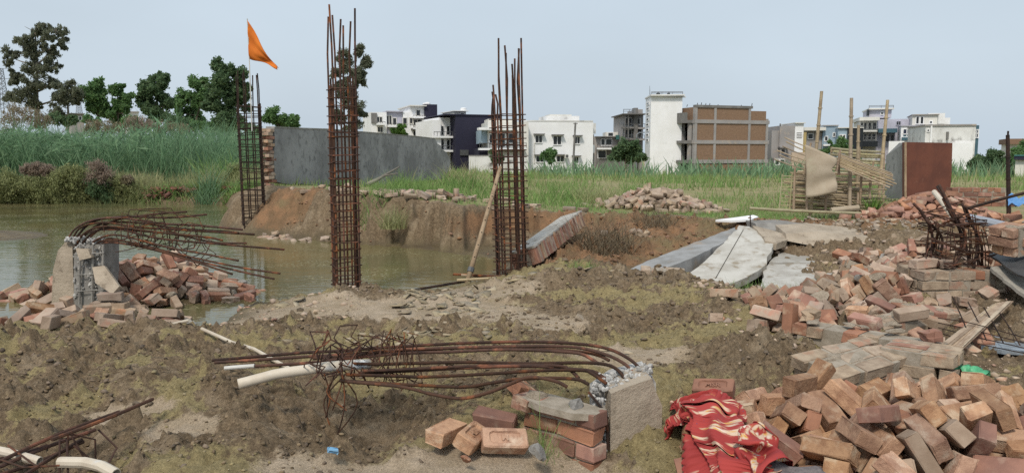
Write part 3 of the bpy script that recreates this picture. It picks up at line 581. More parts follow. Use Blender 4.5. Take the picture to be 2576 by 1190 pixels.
b = Bld('slant_roof_house', 'grey and white narrow houses joined side by side, right of the bare brick house', 1936, 424, 98, 14)
b.blk(1958, 1995, 318, 6, 'conc_light'); b.blk(1940, 1958, 330, 6, 'conc_light', 'low_wall', off=.3); b.blk(1995, 2016, 312, 6, 'paint_white', 'white_wing', off=-.2); b.blk(1993, 2019, 310.5, 7, 'paint_cream', 'roof', 312.5, -.5); b.blk(2016, 2026, 334, 5, 'paint_yellow', 'yellow_wing', off=.2)
b.blk(1938, 1975, 398, 2, 'conc_light', 'porch', None, -1.6); b.win(1941, 1950, 402, 414, off=-1.6); b.win(1954, 1962, 402, 414, off=-1.6); b.blk(1956, 1978, 370, 1.4, 'conc_light', 'balcony', 373, -1.0); b.blk(1957, 1960, 373, .3, 'conc_light', 'pier', 398, -.8); b.win(1962, 1972, 377, 388); b.win(2000, 2010, 325, 332)
for k in range(4): b.blk(1999, 2012, 335 + k * 4, .05, 'conc_light', 'louvre', 336 + k * 4, -.26)
b.blk(1958, 1960, 313, .3, 'conc_frame', 'roof_edge', 318, -.1); b.blk(1972, 2060, 384, .3, 'paint_tan', 'compound_wall', None, -3.2)
b = Bld('pale_blue_house', 'pale blue low house behind the tallest bamboo pole', 2018, 424, 104, 5)
b.blk(2022, 2065, 330, 6, 'conc_light', off=.5); b.blk(2018, 2072, 322, 7, 'paint_cream', 'roof', 330.2, -.6); b.blk(2066, 2103, 318, 6, 'paint_blue', 'blue_wing', off=.2); b.blk(2066, 2104, 316, 6.4, 'conc_light', 'roof_edge', 318.3, 0); b.win(2031, 2042, 338, 350, off=.5); b.win(2072, 2078, 345, 355, off=.2); b.win(2092, 2096, 336, 344, off=.2); b.balcony(2067, 2085, 364, 357, off=.2, out=.9)
b = Bld('dark_blue_house', 'small blue house with black gable side between the bamboo poles', 2104, 424, 100, 5)
b.blk(2104, 2127, 324, 6, 'paint_blue'); b.blk(2127, 2166, 323, 7, 'tank_black', 'dark_side', off=-.2); b.win(2110, 2114, 341, 358); b.win(2118, 2122, 341, 358); b.blk(2103, 2167, 322, 7.4, 'paint_cream', 'roof', 324, -.3)
b = Bld('stepped_white_house', 'large white house with blue balcony bands and roof room, right of the bamboo poles', 2158, 426, 104, 6)
b.blk(2160, 2203, 305, 8, 'paint_cream', off=1.2); b.blk(2156, 2206, 297, 9, 'paint_cream', 'roof', 305.4, -.2); b.blk(2184, 2240, 276, 7, 'paint_lilac', 'roof_room', 297.3, 2); b.blk(2182, 2245, 273, 8, 'paint_cream', 'roof_slab', 276.3, 1.5); b.blk(2178, 2183, 277, 1, 'tank_black', 'flue', 292, 1.4)
b.rail(2182, 2244, 266, 273, 'pylon', 1.7); b.blk(2203, 2300, 300, 8, 'paint_lilac', 'right_wing', off=1.5); b.balcony(2158, 2202, 329, 319, mt='paint_cream', off=1.2); b.balcony(2158, 2202, 356, 345, mt='conc_frame', off=1.2); b.blk(2204, 2250, 325, 2.4, 'glass_teal', 'blue_balcony', 335, -.3); b.blk(2160, 2204, 356, 1.1, 'tank_black', 'shade_cloth', 370, -.05)
for q in ((2163, 2168, 310, 317), (2171, 2177, 310, 326), (2182, 2188, 310, 326), (2193, 2201, 310, 326), (2172, 2178, 338, 351), (2183, 2189, 338, 351), (2193, 2201, 338, 351)): b.win(*q, off=1.2, fr='paint_cream')
for q in ((2226, 2236, 340, 356), (2240, 2247, 340, 356), (2252, 2256, 306, 315), (2258, 2262, 306, 315)): b.win(*q, off=1.5, fr='paint_lilac')
b.win(2214, 2219, 283, 288, off=2); b.tank(2234, 360, 367, 5, 'paint_white', -2.5)
b = Bld('blue_glass_house', 'white house with band of blue gridded windows, above the red wall', 2262, 428, 100, 4)
b.blk(2262, 2350, 318, 8, 'paint_white', off=.3); b.blk(2290, 2352, 290, 7, 'paint_cream', 'roof_room', 318.2, 1.2); b.blk(2330, 2372, 285, 6, 'paint_white', 'stair_room', 312, 2); b.blk(2352, 2386, 296, 6, 'paint_white', 'side_room', 318, 2.4); b.blk(2288, 2356, 288.5, 8, 'conc_light', 'roof', 290.3, .9); b.blk(2260, 2330, 316.5, 8.5, 'paint_lilac', 'parapet', 318.4, .1)
for k in range(6): b.win(2268 + k * 9.2, 2276 + k * 9.2, 327, 338, 'window_blue', off=.3); b.win(2268 + k * 9.2, 2276 + k * 9.2, 339.5, 345, 'glass_teal', off=.3)
b.blk(2264, 2325, 346.5, .3, 'glass_teal', 'glass_band', 354, .0); b.win(2300, 2306, 295, 312, off=1.2); b.win(2311, 2317, 295, 312, off=1.2); b.win(2334, 2339, 306, 311, off=1.2); b.blk(2230, 2268, 357, .3, 'paint_white', 'front_wall', None, -2)
b = Bld('stained_concrete_house', 'stained grey concrete house with peeling white lower wall, behind the red wall', 2322, 432, 84, 13)
b.blk(2322, 2446, 318, 8, 'paint_stain'); b.blk(2320, 2446, 314.5, 8.3, 'conc_light', 'parapet', 318.3, -.15); b.blk(2446, 2458, 316, 8, 'glass_teal', 'glass_bay', 395, .6); b.blk(2334, 2338, 318.5, .2, 'paint_white', 'drain_pipe', 380, -.21); b.blk(2384, 2440, 360, .25, 'paint_white', 'white_patch', None, -.26); b.blk(2374, 2379, 333, .3, 'conc_frame', 'broken_pier', 352, -.31); b.win(2327, 2331, 328, 332)
for q in ((2448, 2451, 328, 335), (2453, 2456, 328, 335), (2448, 2451, 338, 346), (2453, 2456, 338, 346)): b.win(*q, mt='window_blue', off=.6)
b = Bld('brown_house', 'brown flat roofed house at the far right edge', 2530, 420, 96, 6)
b.blk(2532, 2620, 363, 7, 'paint_cream'); b.blk(2526, 2630, 350, 8.6, 'brown_wall', 'roof', 363.3, -.8); b.win(2545, 2552, 372, 379); b.blk(2532, 2620, 390, .3, 'paint_tan', 'low_wall', None, -.5)
b = Bld('green_roof_shed', 'small shed with green and dark blue roof at the right edge', 2548, 442, 60, 0, cat='shed'); b.blk(2552, 2640, 402, 4, 'paint_cream'); b.blk(2548, 2640, 393, 4.6, 'paint_navy', 'roof', 402.3, -.3); b.blk(2548, 2640, 390, 4.7, 'teal', 'roof_edge', 393.2, -.35)
b = Bld('distant_shed', 'small grey shed between the left trees', 178, 318, 130, 6, cat='shed'); b.blk(180, 212, 288, 6, 'conc_light'); b.blk(177, 214, 286, 7, 'conc_frame', 'roof', 288.4, -.5); b.win(186, 192, 294, 303); b.win(200, 206, 294, 303)
b = Bld('distant_white_house', 'small pale house showing between the left hand trees', 312, 315, 150, 3); b.blk(314, 350, 284, 7, 'paint_white'); b.blk(312, 352, 281, 8, 'conc_light', 'roof', 284.4, -.4); b.win(320, 326, 290, 298); b.win(336, 342, 290, 298)
def pylon(label, px, base, top, wpx, Y):
    o = thing('transmission_tower', label, 'tower', W(px, base, Y)); s = Y / F; H = (base - top) * s; w = wpx * s / 2; n = 8
    def cor(k, i): f = 1 - .6 * k / n; return Vector(((-1, 1, 1, -1)[i] * w * f, (-1, -1, 1, 1)[i] * w * f, H * k / n))
    for i in range(4): MB().tube([cor(0, i) - Vector((0, 0, 4)), cor(n, i)], .06 * w, 4).build('leg', 'pylon', o, local=True)
    for k in range(n):
        m = MB()
        for i in range(4): j = (i + 1) % 4; m.tube([cor(k, i), cor(k + 1, j)], .035 * w, 4).tube([cor(k, j), cor(k + 1, i)], .035 * w, 4).tube([cor(k + 1, i), cor(k + 1, j)], .035 * w, 4)
        m.build('brace', 'pylon', o, local=True)
    for k in (n, n - 2): MB().tube([(-w * 1.5, 0, H * k / n), (w * 1.5, 0, H * k / n)], .06 * w, 4).build('cross_arm', 'pylon', o, local=True)
pylon('steel lattice transmission tower at the left edge', 6, 275, 176, 26, 210)
pylon('small distant lattice tower behind the left trees', 200, 295, 250, 14, 420)

# ------------------------------------------------------------------ foliage
def quads(c, size, asp=.5, droop=0, rng=RNG):
    """one leaf quad at each centre, random turn"""
    n = len(c); d = rng.normal(size=(n, 3)); d[:, 2] -= droop; d /= np.linalg.norm(d, axis=1)[:, None]
    e = np.cross(d, rng.normal(size=(n, 3))); e /= np.linalg.norm(e, axis=1)[:, None] + 1e-9
    s = np.asarray(size) * rng.uniform(.6, 1.3, n); a = d * (s * .5)[:, None]; b = e * (s * .5 * asp)[:, None]
    v = np.stack([c - a, c - b * .9, c + a, c + b * .9], 1).reshape(-1, 3); return v, np.arange(4 * n).reshape(-1, 4)
def clump_pts(blobs, ncl, nlf, cr=.3, rng=RNG, flat=1):
    out = []
    for (cx, cy, cz, r) in blobs:
        d = rng.normal(size=(ncl, 3)); d /= np.linalg.norm(d, axis=1)[:, None]; rad = r * rng.uniform(.15, 1, ncl) ** .5
        cc = np.array([cx, cy, cz]) + d * rad[:, None] * np.array([1, 1, .92])
        p = np.repeat(cc, nlf, 0) + rng.normal(size=(ncl * nlf, 3)) * r * cr * np.array([1, 1, flat]); out.append(p)
    return np.concatenate(out)
def blades(base, h, w, lean=.35, bend=.3, seg=2, rng=RNG):
    """tapering grass blades; base (n,3), h and w per blade"""
    n = len(base); h = np.broadcast_to(h, n) * rng.uniform(.6, 1.25, n); w = np.broadcast_to(w, n)
    az = rng.uniform(0, 2 * np.pi, n); ln = rng.uniform(0, lean, n); bd = rng.uniform(0, bend, n)
    dx, dy = np.cos(az), np.sin(az); sa = rng.uniform(0, 2 * np.pi, n); sx, sy = np.cos(sa), np.sin(sa); vs = []
    for k in range(seg + 1):
        t = k / seg; o = (ln * t + bd * t * t) * h; z = h * t * (1 - .35 * bd * t); ww = w * (1 - t * .92) * .5
        p = base + np.stack([dx * o, dy * o, z], 1); q = np.stack([sx * ww, sy * ww, 0 * ww], 1); vs += [p - q, p + q]
    v = np.stack(vs, 1).reshape(-1, 3); k0 = np.arange(n)[:, None] * (2 * seg + 2)
    f = np.concatenate([k0 + np.array([[2 * j, 2 * j + 1, 2 * j + 3, 2 * j + 2]]) for j in range(seg)]); return v, f
def tree(name, label, px, base, Y, blobs, leafm, trunk='bark', nl=26, ncl=34, leaf=.3, cat='tree', tr=.16, group=None, asp=.6, cr=.3, droop=0, twin=False):
    """blobs are (px, py, radius px) of the crown; trunk and limbs run up into them"""
    s = Y / F; root = W(px, base, Y); o = thing(name, label, cat, root, group=group); B = []
    for q in blobs: c = W(q[0], q[1], Y); B.append((c.x, c.y + random.uniform(-.7, .7) * q[2] * s, c.z, q[2] * s * 1.05))
    B0 = B; B = []
    for bx, by_, bz, br_ in B0:
        for k in range(7): q_ = br_ * random.uniform(.28, .66); B.append((bx + random.gauss(0, .45) * br_, by_ + random.gauss(0, .45) * br_, bz + random.gauss(0, .42) * br_, q_))
    v, f = quads(clump_pts(B, max(7, int(ncl * .34)), nl + 12, cr), leaf * .8, asp, droop); B = B0; npmesh('crown', v, f, leafm, o)
    top = max(B, key=lambda q: q[2]); m = MB(); mid = Vector((root.x + (top[0] - root.x) * .5, root.y, root.z + (top[2] - root.z) * .55))
    path = smooth_path([root - Vector((0, 0, .6)), root + (mid - root) * .5 + Vector((random.uniform(-.2, .2), 0, 0)), mid, Vector(top[:3])], 4); m.tube(path, tr, 7, r1=tr * .2)
    tk = m.build('trunk', trunk, o, smooth=True)
    m = MB()
    for q in B:
        c = Vector(q[:3]); best = min(path, key=lambda w: (w - c).length + max(0, w.z - c.z + q[3] * .6) * 3); m.tube(smooth_path([best, (best + c) / 2 + Vector((0, 0, -.15 * q[3])), c], 3), tr * .45, 5, r1=tr * .1)
        for k in range(3): e = c + Vector((random.gauss(0, 1), random.gauss(0, 1), random.uniform(0, 1))) * q[3] * .6; m.tube([c, e], tr * .16, 4, r1=tr * .05)
    tag(m.build('limbs', trunk, o, smooth=True), kind='stuff'); return o
H = lambda l, ox=0, oy=0: [(ox + a * .4996, oy + b_ * .4996, c_ * .4996) for a, b_, c_ in l]
tree('eucalyptus_tree', 'tallest eucalyptus with ragged grey green crown at far left', 95, 310, 82, H([(185,165,50),(300,172,44),(110,230,42),(170,250,52),(245,262,50),(320,220,26),(85,300,38),(150,345,58),(270,330,46),(80,392,40),(200,425,60),(125,470,48),(250,420,46),(290,485,42),(190,525,48),(60,485,26)]), 'leaf_euc', 'bark_pale', 26, 22, .42, tr=.3, asp=.35, cr=.2, droop=1.0)
tree('eucalyptus_tree', 'thin eucalyptus just right of the tallest left tree', 168, 315, 78, H([(345,435,44),(392,468,32),(325,500,34),(375,510,26),(290,580,32),(360,590,22)]), 'leaf_euc', 'bark_pale', 24, 22, .36, tr=.16, asp=.35, droop=1.0)
tree('leafy_tree', 'bright green rounded tree, left of a close pair', 245, 318, 80, H([(480,440,40),(510,465,30),(500,505,44),(450,480,34),(470,540,36),(525,560,26)]), 'leaf_green', nl=26, ncl=26, leaf=.36, tr=.15)
tree('leafy_tree', 'bright green narrow tree, right of a close pair', 300, 320, 80, H([(595,455,36),(605,505,42),(645,500,24),(580,550,34),(590,600,34),(640,560,16)]), 'leaf_green', nl=26, ncl=26, leaf=.36, tr=.15)
tree('leafy_tree', 'broad dark green tree standing alone mid left', 395, 325, 82, H([(790,395,40),(845,405,32),(750,450,40),(800,475,52),(730,505,36),(825,530,46),(780,560,44),(860,520,20)]), 'leaf_dark', nl=28, ncl=30, leaf=.4, tr=.2)
tree('leafy_tree', 'light airy green tree left of the flag column', 490, 335, 80, H([(930,500,38),(985,428,32),(1035,418,26),(1000,490,40),(960,560,50),(925,620,40),(1000,620,40),(900,560,28)]), 'leaf_green', nl=24, ncl=26, leaf=.36, tr=.18)
tree('leafy_tree', 'tall dense dark tree directly behind the flag column', 575, 350, 76, H([(1130,370,44),(1190,382,40),(1100,440,50),(1170,460,56),(1075,520,46),(1150,550,56),(1110,620,50),(1180,620,46),(1205,500,36),(1225,440,26)]), 'leaf_dark', nl=28, ncl=30, leaf=.4, tr=.22)
tree('eucalyptus_tree', 'slender eucalyptus behind the tall middle rebar column', 875, 360, 84, H([(665,258,30),(592,300,40),(558,365,34),(700,315,32),(640,365,44),(580,430,40),(685,395,34),(622,485,46),(662,560,36),(560,590,36),(640,620,40),(692,575,16)], 568.2), 'leaf_euc', 'bark_pale', 26, 24, .4, tr=.22, asp=.35, droop=1.0)
tree('round_tree', 'small round tree above the left end of the grey wall', 705, 335, 95, H([(235,578,32),(285,592,24),(330,612,32),(205,600,24),(260,615,30),(350,625,18)], 568.2), 'leaf_green', nl=26, ncl=24, leaf=.4, tr=.14)
tree('house_tree', 'small leafy tree before the white apartment house', 1002, 345, 90, [(1005, 325, 10), (996, 333, 10), (1014, 334, 9)], 'leaf_bright', nl=22, ncl=16, leaf=.3, tr=.08)
tree('dark_tree', 'dark spreading tree in front of the white tower', 1575, 412, 80, [(1560, 375, 16), (1582, 370, 17), (1600, 380, 16), (1570, 390, 20), (1610, 395, 14), (1548, 395, 12), (1590, 398, 16)], 'leaf_dark', nl=28, ncl=24, leaf=.32, tr=.12)
tree('papaya_tree', 'small bright papaya like tree before the plain white house', 1384, 418, 78, [(1384, 385, 12), (1374, 392, 10), (1394, 392, 10), (1384, 400, 12)], 'leaf_green', nl=20, ncl=12, leaf=.34, tr=.07)
tree('column_shrub', 'leafy shrub directly behind the rightmost rebar column', 1252, 418, 70, [(1248, 392, 12), (1260, 398, 10), (1242, 402, 10)], 'leaf_dark', nl=22, ncl=14, leaf=.28, tr=.06)
tree('dark_tree', 'broad dark tree right of the stained concrete house', 2480, 440, 70, [(2455, 415, 18), (2480, 405, 20), (2505, 400, 20), (2520, 420, 22), (2470, 430, 18), (2500, 430, 20)], 'leaf_dark', nl=30, ncl=28, leaf=.3, tr=.14)
tree('green_tree', 'tree at the right edge beside the thin dark post', 2580, 440, 66, [(2560, 395, 20), (2585, 375, 22), (2600, 410, 26), (2565, 425, 20)], 'leaf_green', nl=26, ncl=24, leaf=.3, tr=.14)
tree('courtyard_tree', 'green tree behind the bamboo rails', 2105, 400, 90, [(2095, 372, 12), (2115, 366, 14), (2130, 376, 12), (2075, 382, 10)], 'leaf_green', nl=24, ncl=16, leaf=.34, tr=.1)
def bush(label, px, base, Y, blobs, leafm, leaf=.10, nl=30, ncl=34, asp=.3, name='bush', group=None, extra=None):
    root = W(px, base, Y); o = thing(name, label, 'bush', root, group=group); s = Y / F; B = []
    for q in blobs: c = W(q[0], q[1], Y); B.append((c.x, c.y + random.uniform(-.6, .6) * q[2] * s, c.z, q[2] * s))
    v, f = quads(clump_pts(B, ncl, nl, .17), leaf, asp, -1.0); npmesh('foliage', v, f, leafm, o)
    if extra:
        B2 = [(W(q[0], q[1], Y).x, Y, W(q[0], q[1], Y).z, q[2] * s) for q in extra[0]]; v, f = quads(clump_pts(B2, ncl, nl, .2), leaf, asp, -1.0); npmesh('dry_foliage', v, f, extra[1], o)
    m = MB()
    for q in B: m.tube([root + Vector((random.uniform(-.1, .1), 0, -.2)), Vector(q[:3])], .03, 4, r1=.008)
    m.build('stems', 'bark', o); return o
bush('feathery olive bush at the extreme left of the pond bank', 25, 508, 24.2, [(10, 498, 16), (45, 500, 16), (20, 452, 30), (50, 470, 28), (0, 475, 30), (30, 490, 22)], 'leaf_olive')
bush('feathery olive bush with dry pink top, second from the left on the pond bank', 95, 508, 24.3, [(80, 500, 16), (115, 502, 15), (85, 460, 32), (115, 470, 30), (75, 485, 22), (105, 492, 20)], 'leaf_olive', extra=([(70, 428, 16), (95, 425, 18), (120, 430, 15)], 'leaf_pinkish'))
bush('rounded olive bush in the middle of the pond bank bushes', 160, 508, 24.2, [(150, 502, 15), (185, 500, 15), (150, 455, 28), (175, 440, 22), (165, 478, 26), (140, 488, 20)], 'leaf_olive')
bush('tall olive bush left of the pinkish bush', 205, 508, 24.3, [(215, 502, 14), (200, 440, 26), (220, 462, 26), (195, 475, 26), (215, 490, 18)], 'leaf_olive')
bush('pinkish brown bush with dark hollow base', 252, 508, 24.2, [(250, 502, 14), (275, 500, 14), (245, 470, 24), (265, 478, 22), (255, 492, 18)], 'leaf_dark', extra=([(245, 425, 24), (262, 445, 24), (240, 448, 22)], 'leaf_pinkish'))
bush('grey olive bush at the right end of the pond bank bushes', 308, 508, 24.3, [(300, 500, 14), (330, 498, 14), (300, 462, 24), (325, 475, 20), (300, 486, 18)], 'leaf_olive', extra=([(318, 455, 16)], 'leaf_brown'))
bush('low olive bush hanging over the water near the flag column', 588, 470, 25.5, [(585, 435, 24), (600, 450, 20), (575, 452, 18)], 'leaf_olive')
for k, (lb, px, py, bl, lm) in enumerate((('brown scrub thicket at the left edge above the reeds', 50, 330, [(20, 290, 30), (60, 285, 30), (90, 300, 26), (10, 315, 30), (110, 310, 20)], 'leaf_brown'), ('dry scrub above the reeds under the close pair of trees', 260, 345, [(240, 318, 20), (270, 322, 20), (295, 325, 18), (225, 328, 15)], 'leaf_brown'),
  ('reddish dry scrub above the reeds under the lone broad tree', 350, 350, [(335, 315, 20), (362, 312, 22), (385, 322, 18), (345, 330, 18)], 'leaf_pinkish'), ('brown scrub above the reeds, right of the reddish scrub', 425, 350, [(415, 320, 20), (440, 325, 20), (465, 332, 16), (400, 332, 14)], 'leaf_brown'), ('dark undergrowth below the tall dense tree', 560, 352, [(530, 335, 18), (560, 330, 20), (590, 335, 18)], 'leaf_dark'))):
    bush(lb, px, py, 62 + k, bl, lm, leaf=.22, nl=26, ncl=26, name='scrub_bush')
for lb, px, bl, lm in (('green bush under the thin eucalyptus at left', 150, [(140, 300, 16), (165, 305, 14), (185, 302, 12)], 'leaf_dark'), ('leafy bush between the grey shed and the close pair of trees', 228, [(222, 302, 13), (240, 306, 12)], 'leaf_green'), ('green bush between the close pair and the lone broad tree', 325, [(318, 305, 15), (340, 308, 14)], 'leaf_green'),
  ('dark bush right of the lone broad tree', 435, [(425, 300, 18), (448, 308, 16), (470, 312, 15)], 'leaf_dark'), ('bright bush below the airy tree', 500, [(490, 318, 16), (515, 320, 16)], 'leaf_green'), ('dark bush hidden behind the flag column bars', 622, [(615, 320, 16), (635, 325, 14), (650, 330, 12)], 'leaf_dark')): bush(lb, px, 335, 72, bl, lm, leaf=.26, nl=26, ncl=24, asp=.5, name='leafy_bush')
# reeds, plain grass: nobody could count them
def scatter_px(n, p0, p1, y0, y1, mask=None):
    Yv = np.exp(RNG.uniform(np.log(y0), np.log(y1), n)); u = (RNG.uniform(p0, p1, n) - CX) / F; x = u * Yv
    if mask is not None: k = mask(x, Yv); x, Yv = x[k], Yv[k]
    return np.c_[x, Yv, height(x, Yv, False)]
p = scatter_px(11000, -350, 690, 30, 50, lambda x, y: fbm(x * .5, y * .5, 3, 93) > -.45); n_ = fbm(p[:, 0] * .3, p[:, 1] * .3, 3, 91)
v, f = blades(p, 2.15 + n_ * 1.0 - (p[:, 0] / p[:, 1] + .35) * .7, .06 * p[:, 1] / 35, .35, .8, 4); z_ = scatter_px(15000, -350, 690, 30, 46, lambda x, y: fbm(x * .6, y * .6, 3, 94) > -.3); z_[:, 2] += RNG.uniform(.3, 1, len(z_)) ** .6 * (2.0 + fbm(z_[:, 0] * .3, z_[:, 1] * .3, 3, 91) * .9); v2, f2 = quads(z_, .5, .16, .2)
v, f = np.concatenate([v, v2]), np.concatenate([f, f2 + len(v)]); tag(npmesh('reeds', v, f, 'reed'), 'dense stand of blue green reeds behind the pond', 'reeds', kind='stuff')
p = scatter_px(13000, -350, 700, 23.9, 33, lambda x, y: fbm(x * .35, y * .35, 3, 95) > -.12)
v, f = blades(p, .55, .035, .4, .5, 2); tag(npmesh('bank_grass', v, f, 'grass'), 'yellowish green grass on the far pond bank', 'grass', kind='stuff')
p = scatter_px(5500, -350, 680, 24.2, 32, lambda x, y: fbm(x * .4, y * .4, 3, 97) > .15)
v, f = blades(p, .8, .03, .4, .5, 2); tag(npmesh('dry_bank_grass', v, f, 'straw'), 'dry pale grass stalks on the far pond bank', 'grass', kind='stuff')
def plain(x, y): return (plat_dist(x, y) > .25) & (fbm(x * .5, y * .5, 3, 101) + fbm(x * 2, y * 2, 2, 102) * .4 > np.interp(y, [11, 17, 24], [.24, .1, -.06])) & ~((np.hypot(x - 3.0, y - 15.8) < 1.15) | ((x > 4.1) & (y < 14.8) & (y > 11.6) & (x < 10)) | ((x > 7) & (x < 13) & (y < 20)))
p = scatter_px(60000, 640, 2900, 12.5, 90, plain); n_ = fbm(p[:, 0] * .25, p[:, 1] * .25, 3, 105)
hh = np.interp(p[:, 1], [11, 14, 20, 40, 90], [.08, .15, .23, .33, .62]) * np.clip(1 + n_ * 1.6, .3, 2.2); k = RNG.random(len(p)) < .6 + n_ * 1.1
v, f = blades(p[k], hh[k] * .9, .016 * p[k, 1] / 14, .4, .5, 2); tag(npmesh('plain_grass', v, f, 'grass_bright'), 'fresh green grass of the open plain', 'grass', kind='stuff')
v, f = blades(p[~k], hh[~k], .016 * p[~k, 1] / 14, .4, .5, 2); tag(npmesh('dry_plain_grass', v, f, 'grass'), 'yellow green taller grass of the open plain', 'grass', kind='stuff')
p = scatter_px(14000, 760, 2400, 11.4, 16, lambda x, y: (plat_dist(x, y) > .12) & (fbm(x * .9, y * .9, 3, 121) + fbm(x * 4, y * 4, 2, 122) * .5 > -.02) & (np.hypot(x - 2.95, y - 15.9) > 1)); v, f = blades(p, .11, .009, .7, .7, 2); tag(npmesh('turf', v, f, 'grass_bright'), 'low green turf along the bank edge and before the bamboo', 'grass', kind='stuff')
p = scatter_px(3500, 640, 2900, 16, 90, lambda x, y: plain(x, y) & (fbm(x * .3, y * .3, 3, 111) > .1)); v, f = blades(p, np.interp(p[:, 1], [14, 40, 90], [.7, .9, 1.3]), .012 * p[:, 1] / 14, .3, .4, 3); tag(npmesh('seed_grass', v, f, 'straw'), 'straw coloured seeding grass stalks on the plain', 'grass', kind='stuff')
p = scatter_px(2600, 1330, 2700, 58, 84, lambda x, y: fbm(x * .25, y * .25, 3, 125) > -.1); v, f = blades(p, 1.5, .2, .4, .6, 3); tag(npmesh('tall_weeds', v, f, 'reed'), 'tall bluish weeds in front of the far houses', 'weeds', kind='stuff')
def tuft(label, px, Y, n, h, w, lm='grass_bright', rad=.2, z=None, name='grass_tuft', lean=.6, cat='grass'):
    x, y = XY(px, Y); a = RNG.uniform(0, 6.28, n); r = rad * np.sqrt(RNG.random(n)); bx, by = x + np.cos(a) * r, y + np.sin(a) * r
    bz = height(bx, by) - .02 if z is None else np.full(n, z); v, f = blades(np.c_[bx, by, bz], h, w, lean, .7, 4)
    o = npmesh(name, v - np.array([x, y, bz.mean()]), f, lm); o.location = (x, y, bz.mean()); return tag(o, label, cat)
tuft('tall reed clump growing at the far water edge left of the flag column', 522, 24.0, 170, 1.15, .035, 'reed', .35, name='reed_clump', lean=.45, cat='reeds')
tuft('bright green bushy grass behind the reed clump', 555, 26.5, 200, 1.2, .04, 'grass_bright', .7, name='reed_clump', cat='reeds')
tuft('grass tuft hanging halfway down the brown bank', 988, 13.1, 170, .42, .012, 'grass', .22, z=.22)
tuft('bright green grass clump on the bank edge beside the middle column', 945, 13.9, 320, .34, .012, 'grass_bright', .45)
tuft('tall green grass clump right of the grey wall', 1165, 19, 320, .6, .02, 'grass_bright', .6)
tuft('pale seeding grass clump at the right end of the grey wall', 1160, 27, 220, .9, .03, 'straw', .7)
tuft('green grass clump right of the rightmost column', 1430, 19, 340, .5, .018, 'grass_bright', .7)
tuft('yellow green grass clump left of the pale brick heap', 1510, 18, 300, .5, .018, 'grass', .6)
tuft('green grass clump behind the pale brick heap', 1620, 20.5, 260, .6, .02, 'grass_bright', .6)
tuft('grass clump on the bank behind the middle column debris', 1030, 16.5, 280, .45, .016, 'grass_bright', .5)
tuft('green grass growing at the foot of the white slabs', 1960, 7.75, 420, .15, .007, 'grass_bright', .5)
tuft('long grass blades under the right white slab', 2030, 7.9, 200, .2, .007, 'grass', .4)
tuft('green grass patch beside the rubble and white slab', 2085, 7.3, 160, .14, .006, 'grass_bright', .25)
tuft('small grass patch on the mound near the timber prop', 1460, 8.75, 160, .12, .006, 'grass_bright', .2)
tuft('grass wisps beside the broken brick pedestal', 1385, 3.72, 26, .3, .004, 'grass_bright', .06)
tuft('grey hanging roots of a fallen turf in the pit', 1525, 10.6, 420, .5, .009, 'root', .4, name='root_tuft', lean=1.2, cat='roots')
tuft('dry grass strands hanging from the pit edge', 1650, 12.3, 220, .35, .01, 'root', .35, name='root_tuft', lean=1.2, cat='roots')
tuft('yellow green sapling in front of the bamboo rack', 2197, 13.0, 60, .45, .03, 'leaf_bright', .08, name='sapling', cat='plant')
p = scatter_px(9000, -350, 345, 23.7, 25.2); v, f = blades(p, .5, .04, .7, .8, 2); tag(npmesh('shore_weeds', v, f, 'leaf_olive'), 'tangled weeds hanging over the far left water edge', 'weeds', kind='stuff')
p = scatter_px(1500, 330, 690, 23.7, 24.6); v, f = blades(p, .35, .03, .7, .8, 2); tag(npmesh('shore_grass', v, f, 'grass_bright'), 'low green grass along the far water edge', 'grass', kind='stuff')

# ------------------------------------------------------------------ bricks and masonry
def rough_box(L, Wd, Hh, seed, bev=.006, jit=.0022, chip=2, broken=False):
    rng = random.Random(seed); bm = bmesh.new(); bmesh.ops.create_cube(bm, size=1)
    for v_ in bm.verts: v_.co = Vector((v_.co.x * L, v_.co.y * Wd, v_.co.z * Hh))
    if chip:
        for v_ in rng.sample(list(bm.verts), chip): v_.co *= rng.uniform(.88, .97)
    if broken:
        bmesh.ops.subdivide_edges(bm, edges=bm.edges[:], cuts=1, use_grid_fill=True)
        for v_ in bm.verts:
            if v_.co.x > L * .45: v_.co.x -= rng.uniform(0, .3) * L; v_.co.y *= rng.uniform(.8, 1); v_.co.z *= rng.uniform(.8, 1)
            v_.co += Vector([rng.gauss(0, .003) for _ in range(3)])
        bmesh.ops.bevel(bm, geom=bm.edges[:], offset=bev * .5, segments=1, affect='EDGES', profile=.6)
    else: bmesh.ops.bevel(bm, geom=bm.edges[:], offset=bev, segments=2, affect='EDGES', profile=.55)
    for v_ in bm.verts: v_.co += Vector([rng.gauss(0, jit) for _ in range(3)])
    return bm
def to_mesh(bm, name, m):
    me = bpy.data.meshes.new(name); bmesh.ops.recalc_face_normals(bm, faces=bm.faces[:]); bm.to_mesh(me); bm.free(); me.materials.append(MATS[m]); return me
BL, BW, BH = .226, .108, .072
def text_mesh(txt, size, depth):
    cu = bpy.data.curves.new('stamp', 'FONT'); cu.body = txt; cu.size = size; cu.extrude = depth; cu.align_x = 'CENTER'; cu.align_y = 'CENTER'; cu.resolution_u = 2; cu.offset = .0012
    o = bpy.data.objects.new('stamp', cu); C.objects.link(o); dg = bpy.context.evaluated_depsgraph_get(); me = bpy.data.meshes.new_from_object(o.evaluated_get(dg)); bpy.data.objects.remove(o); return me
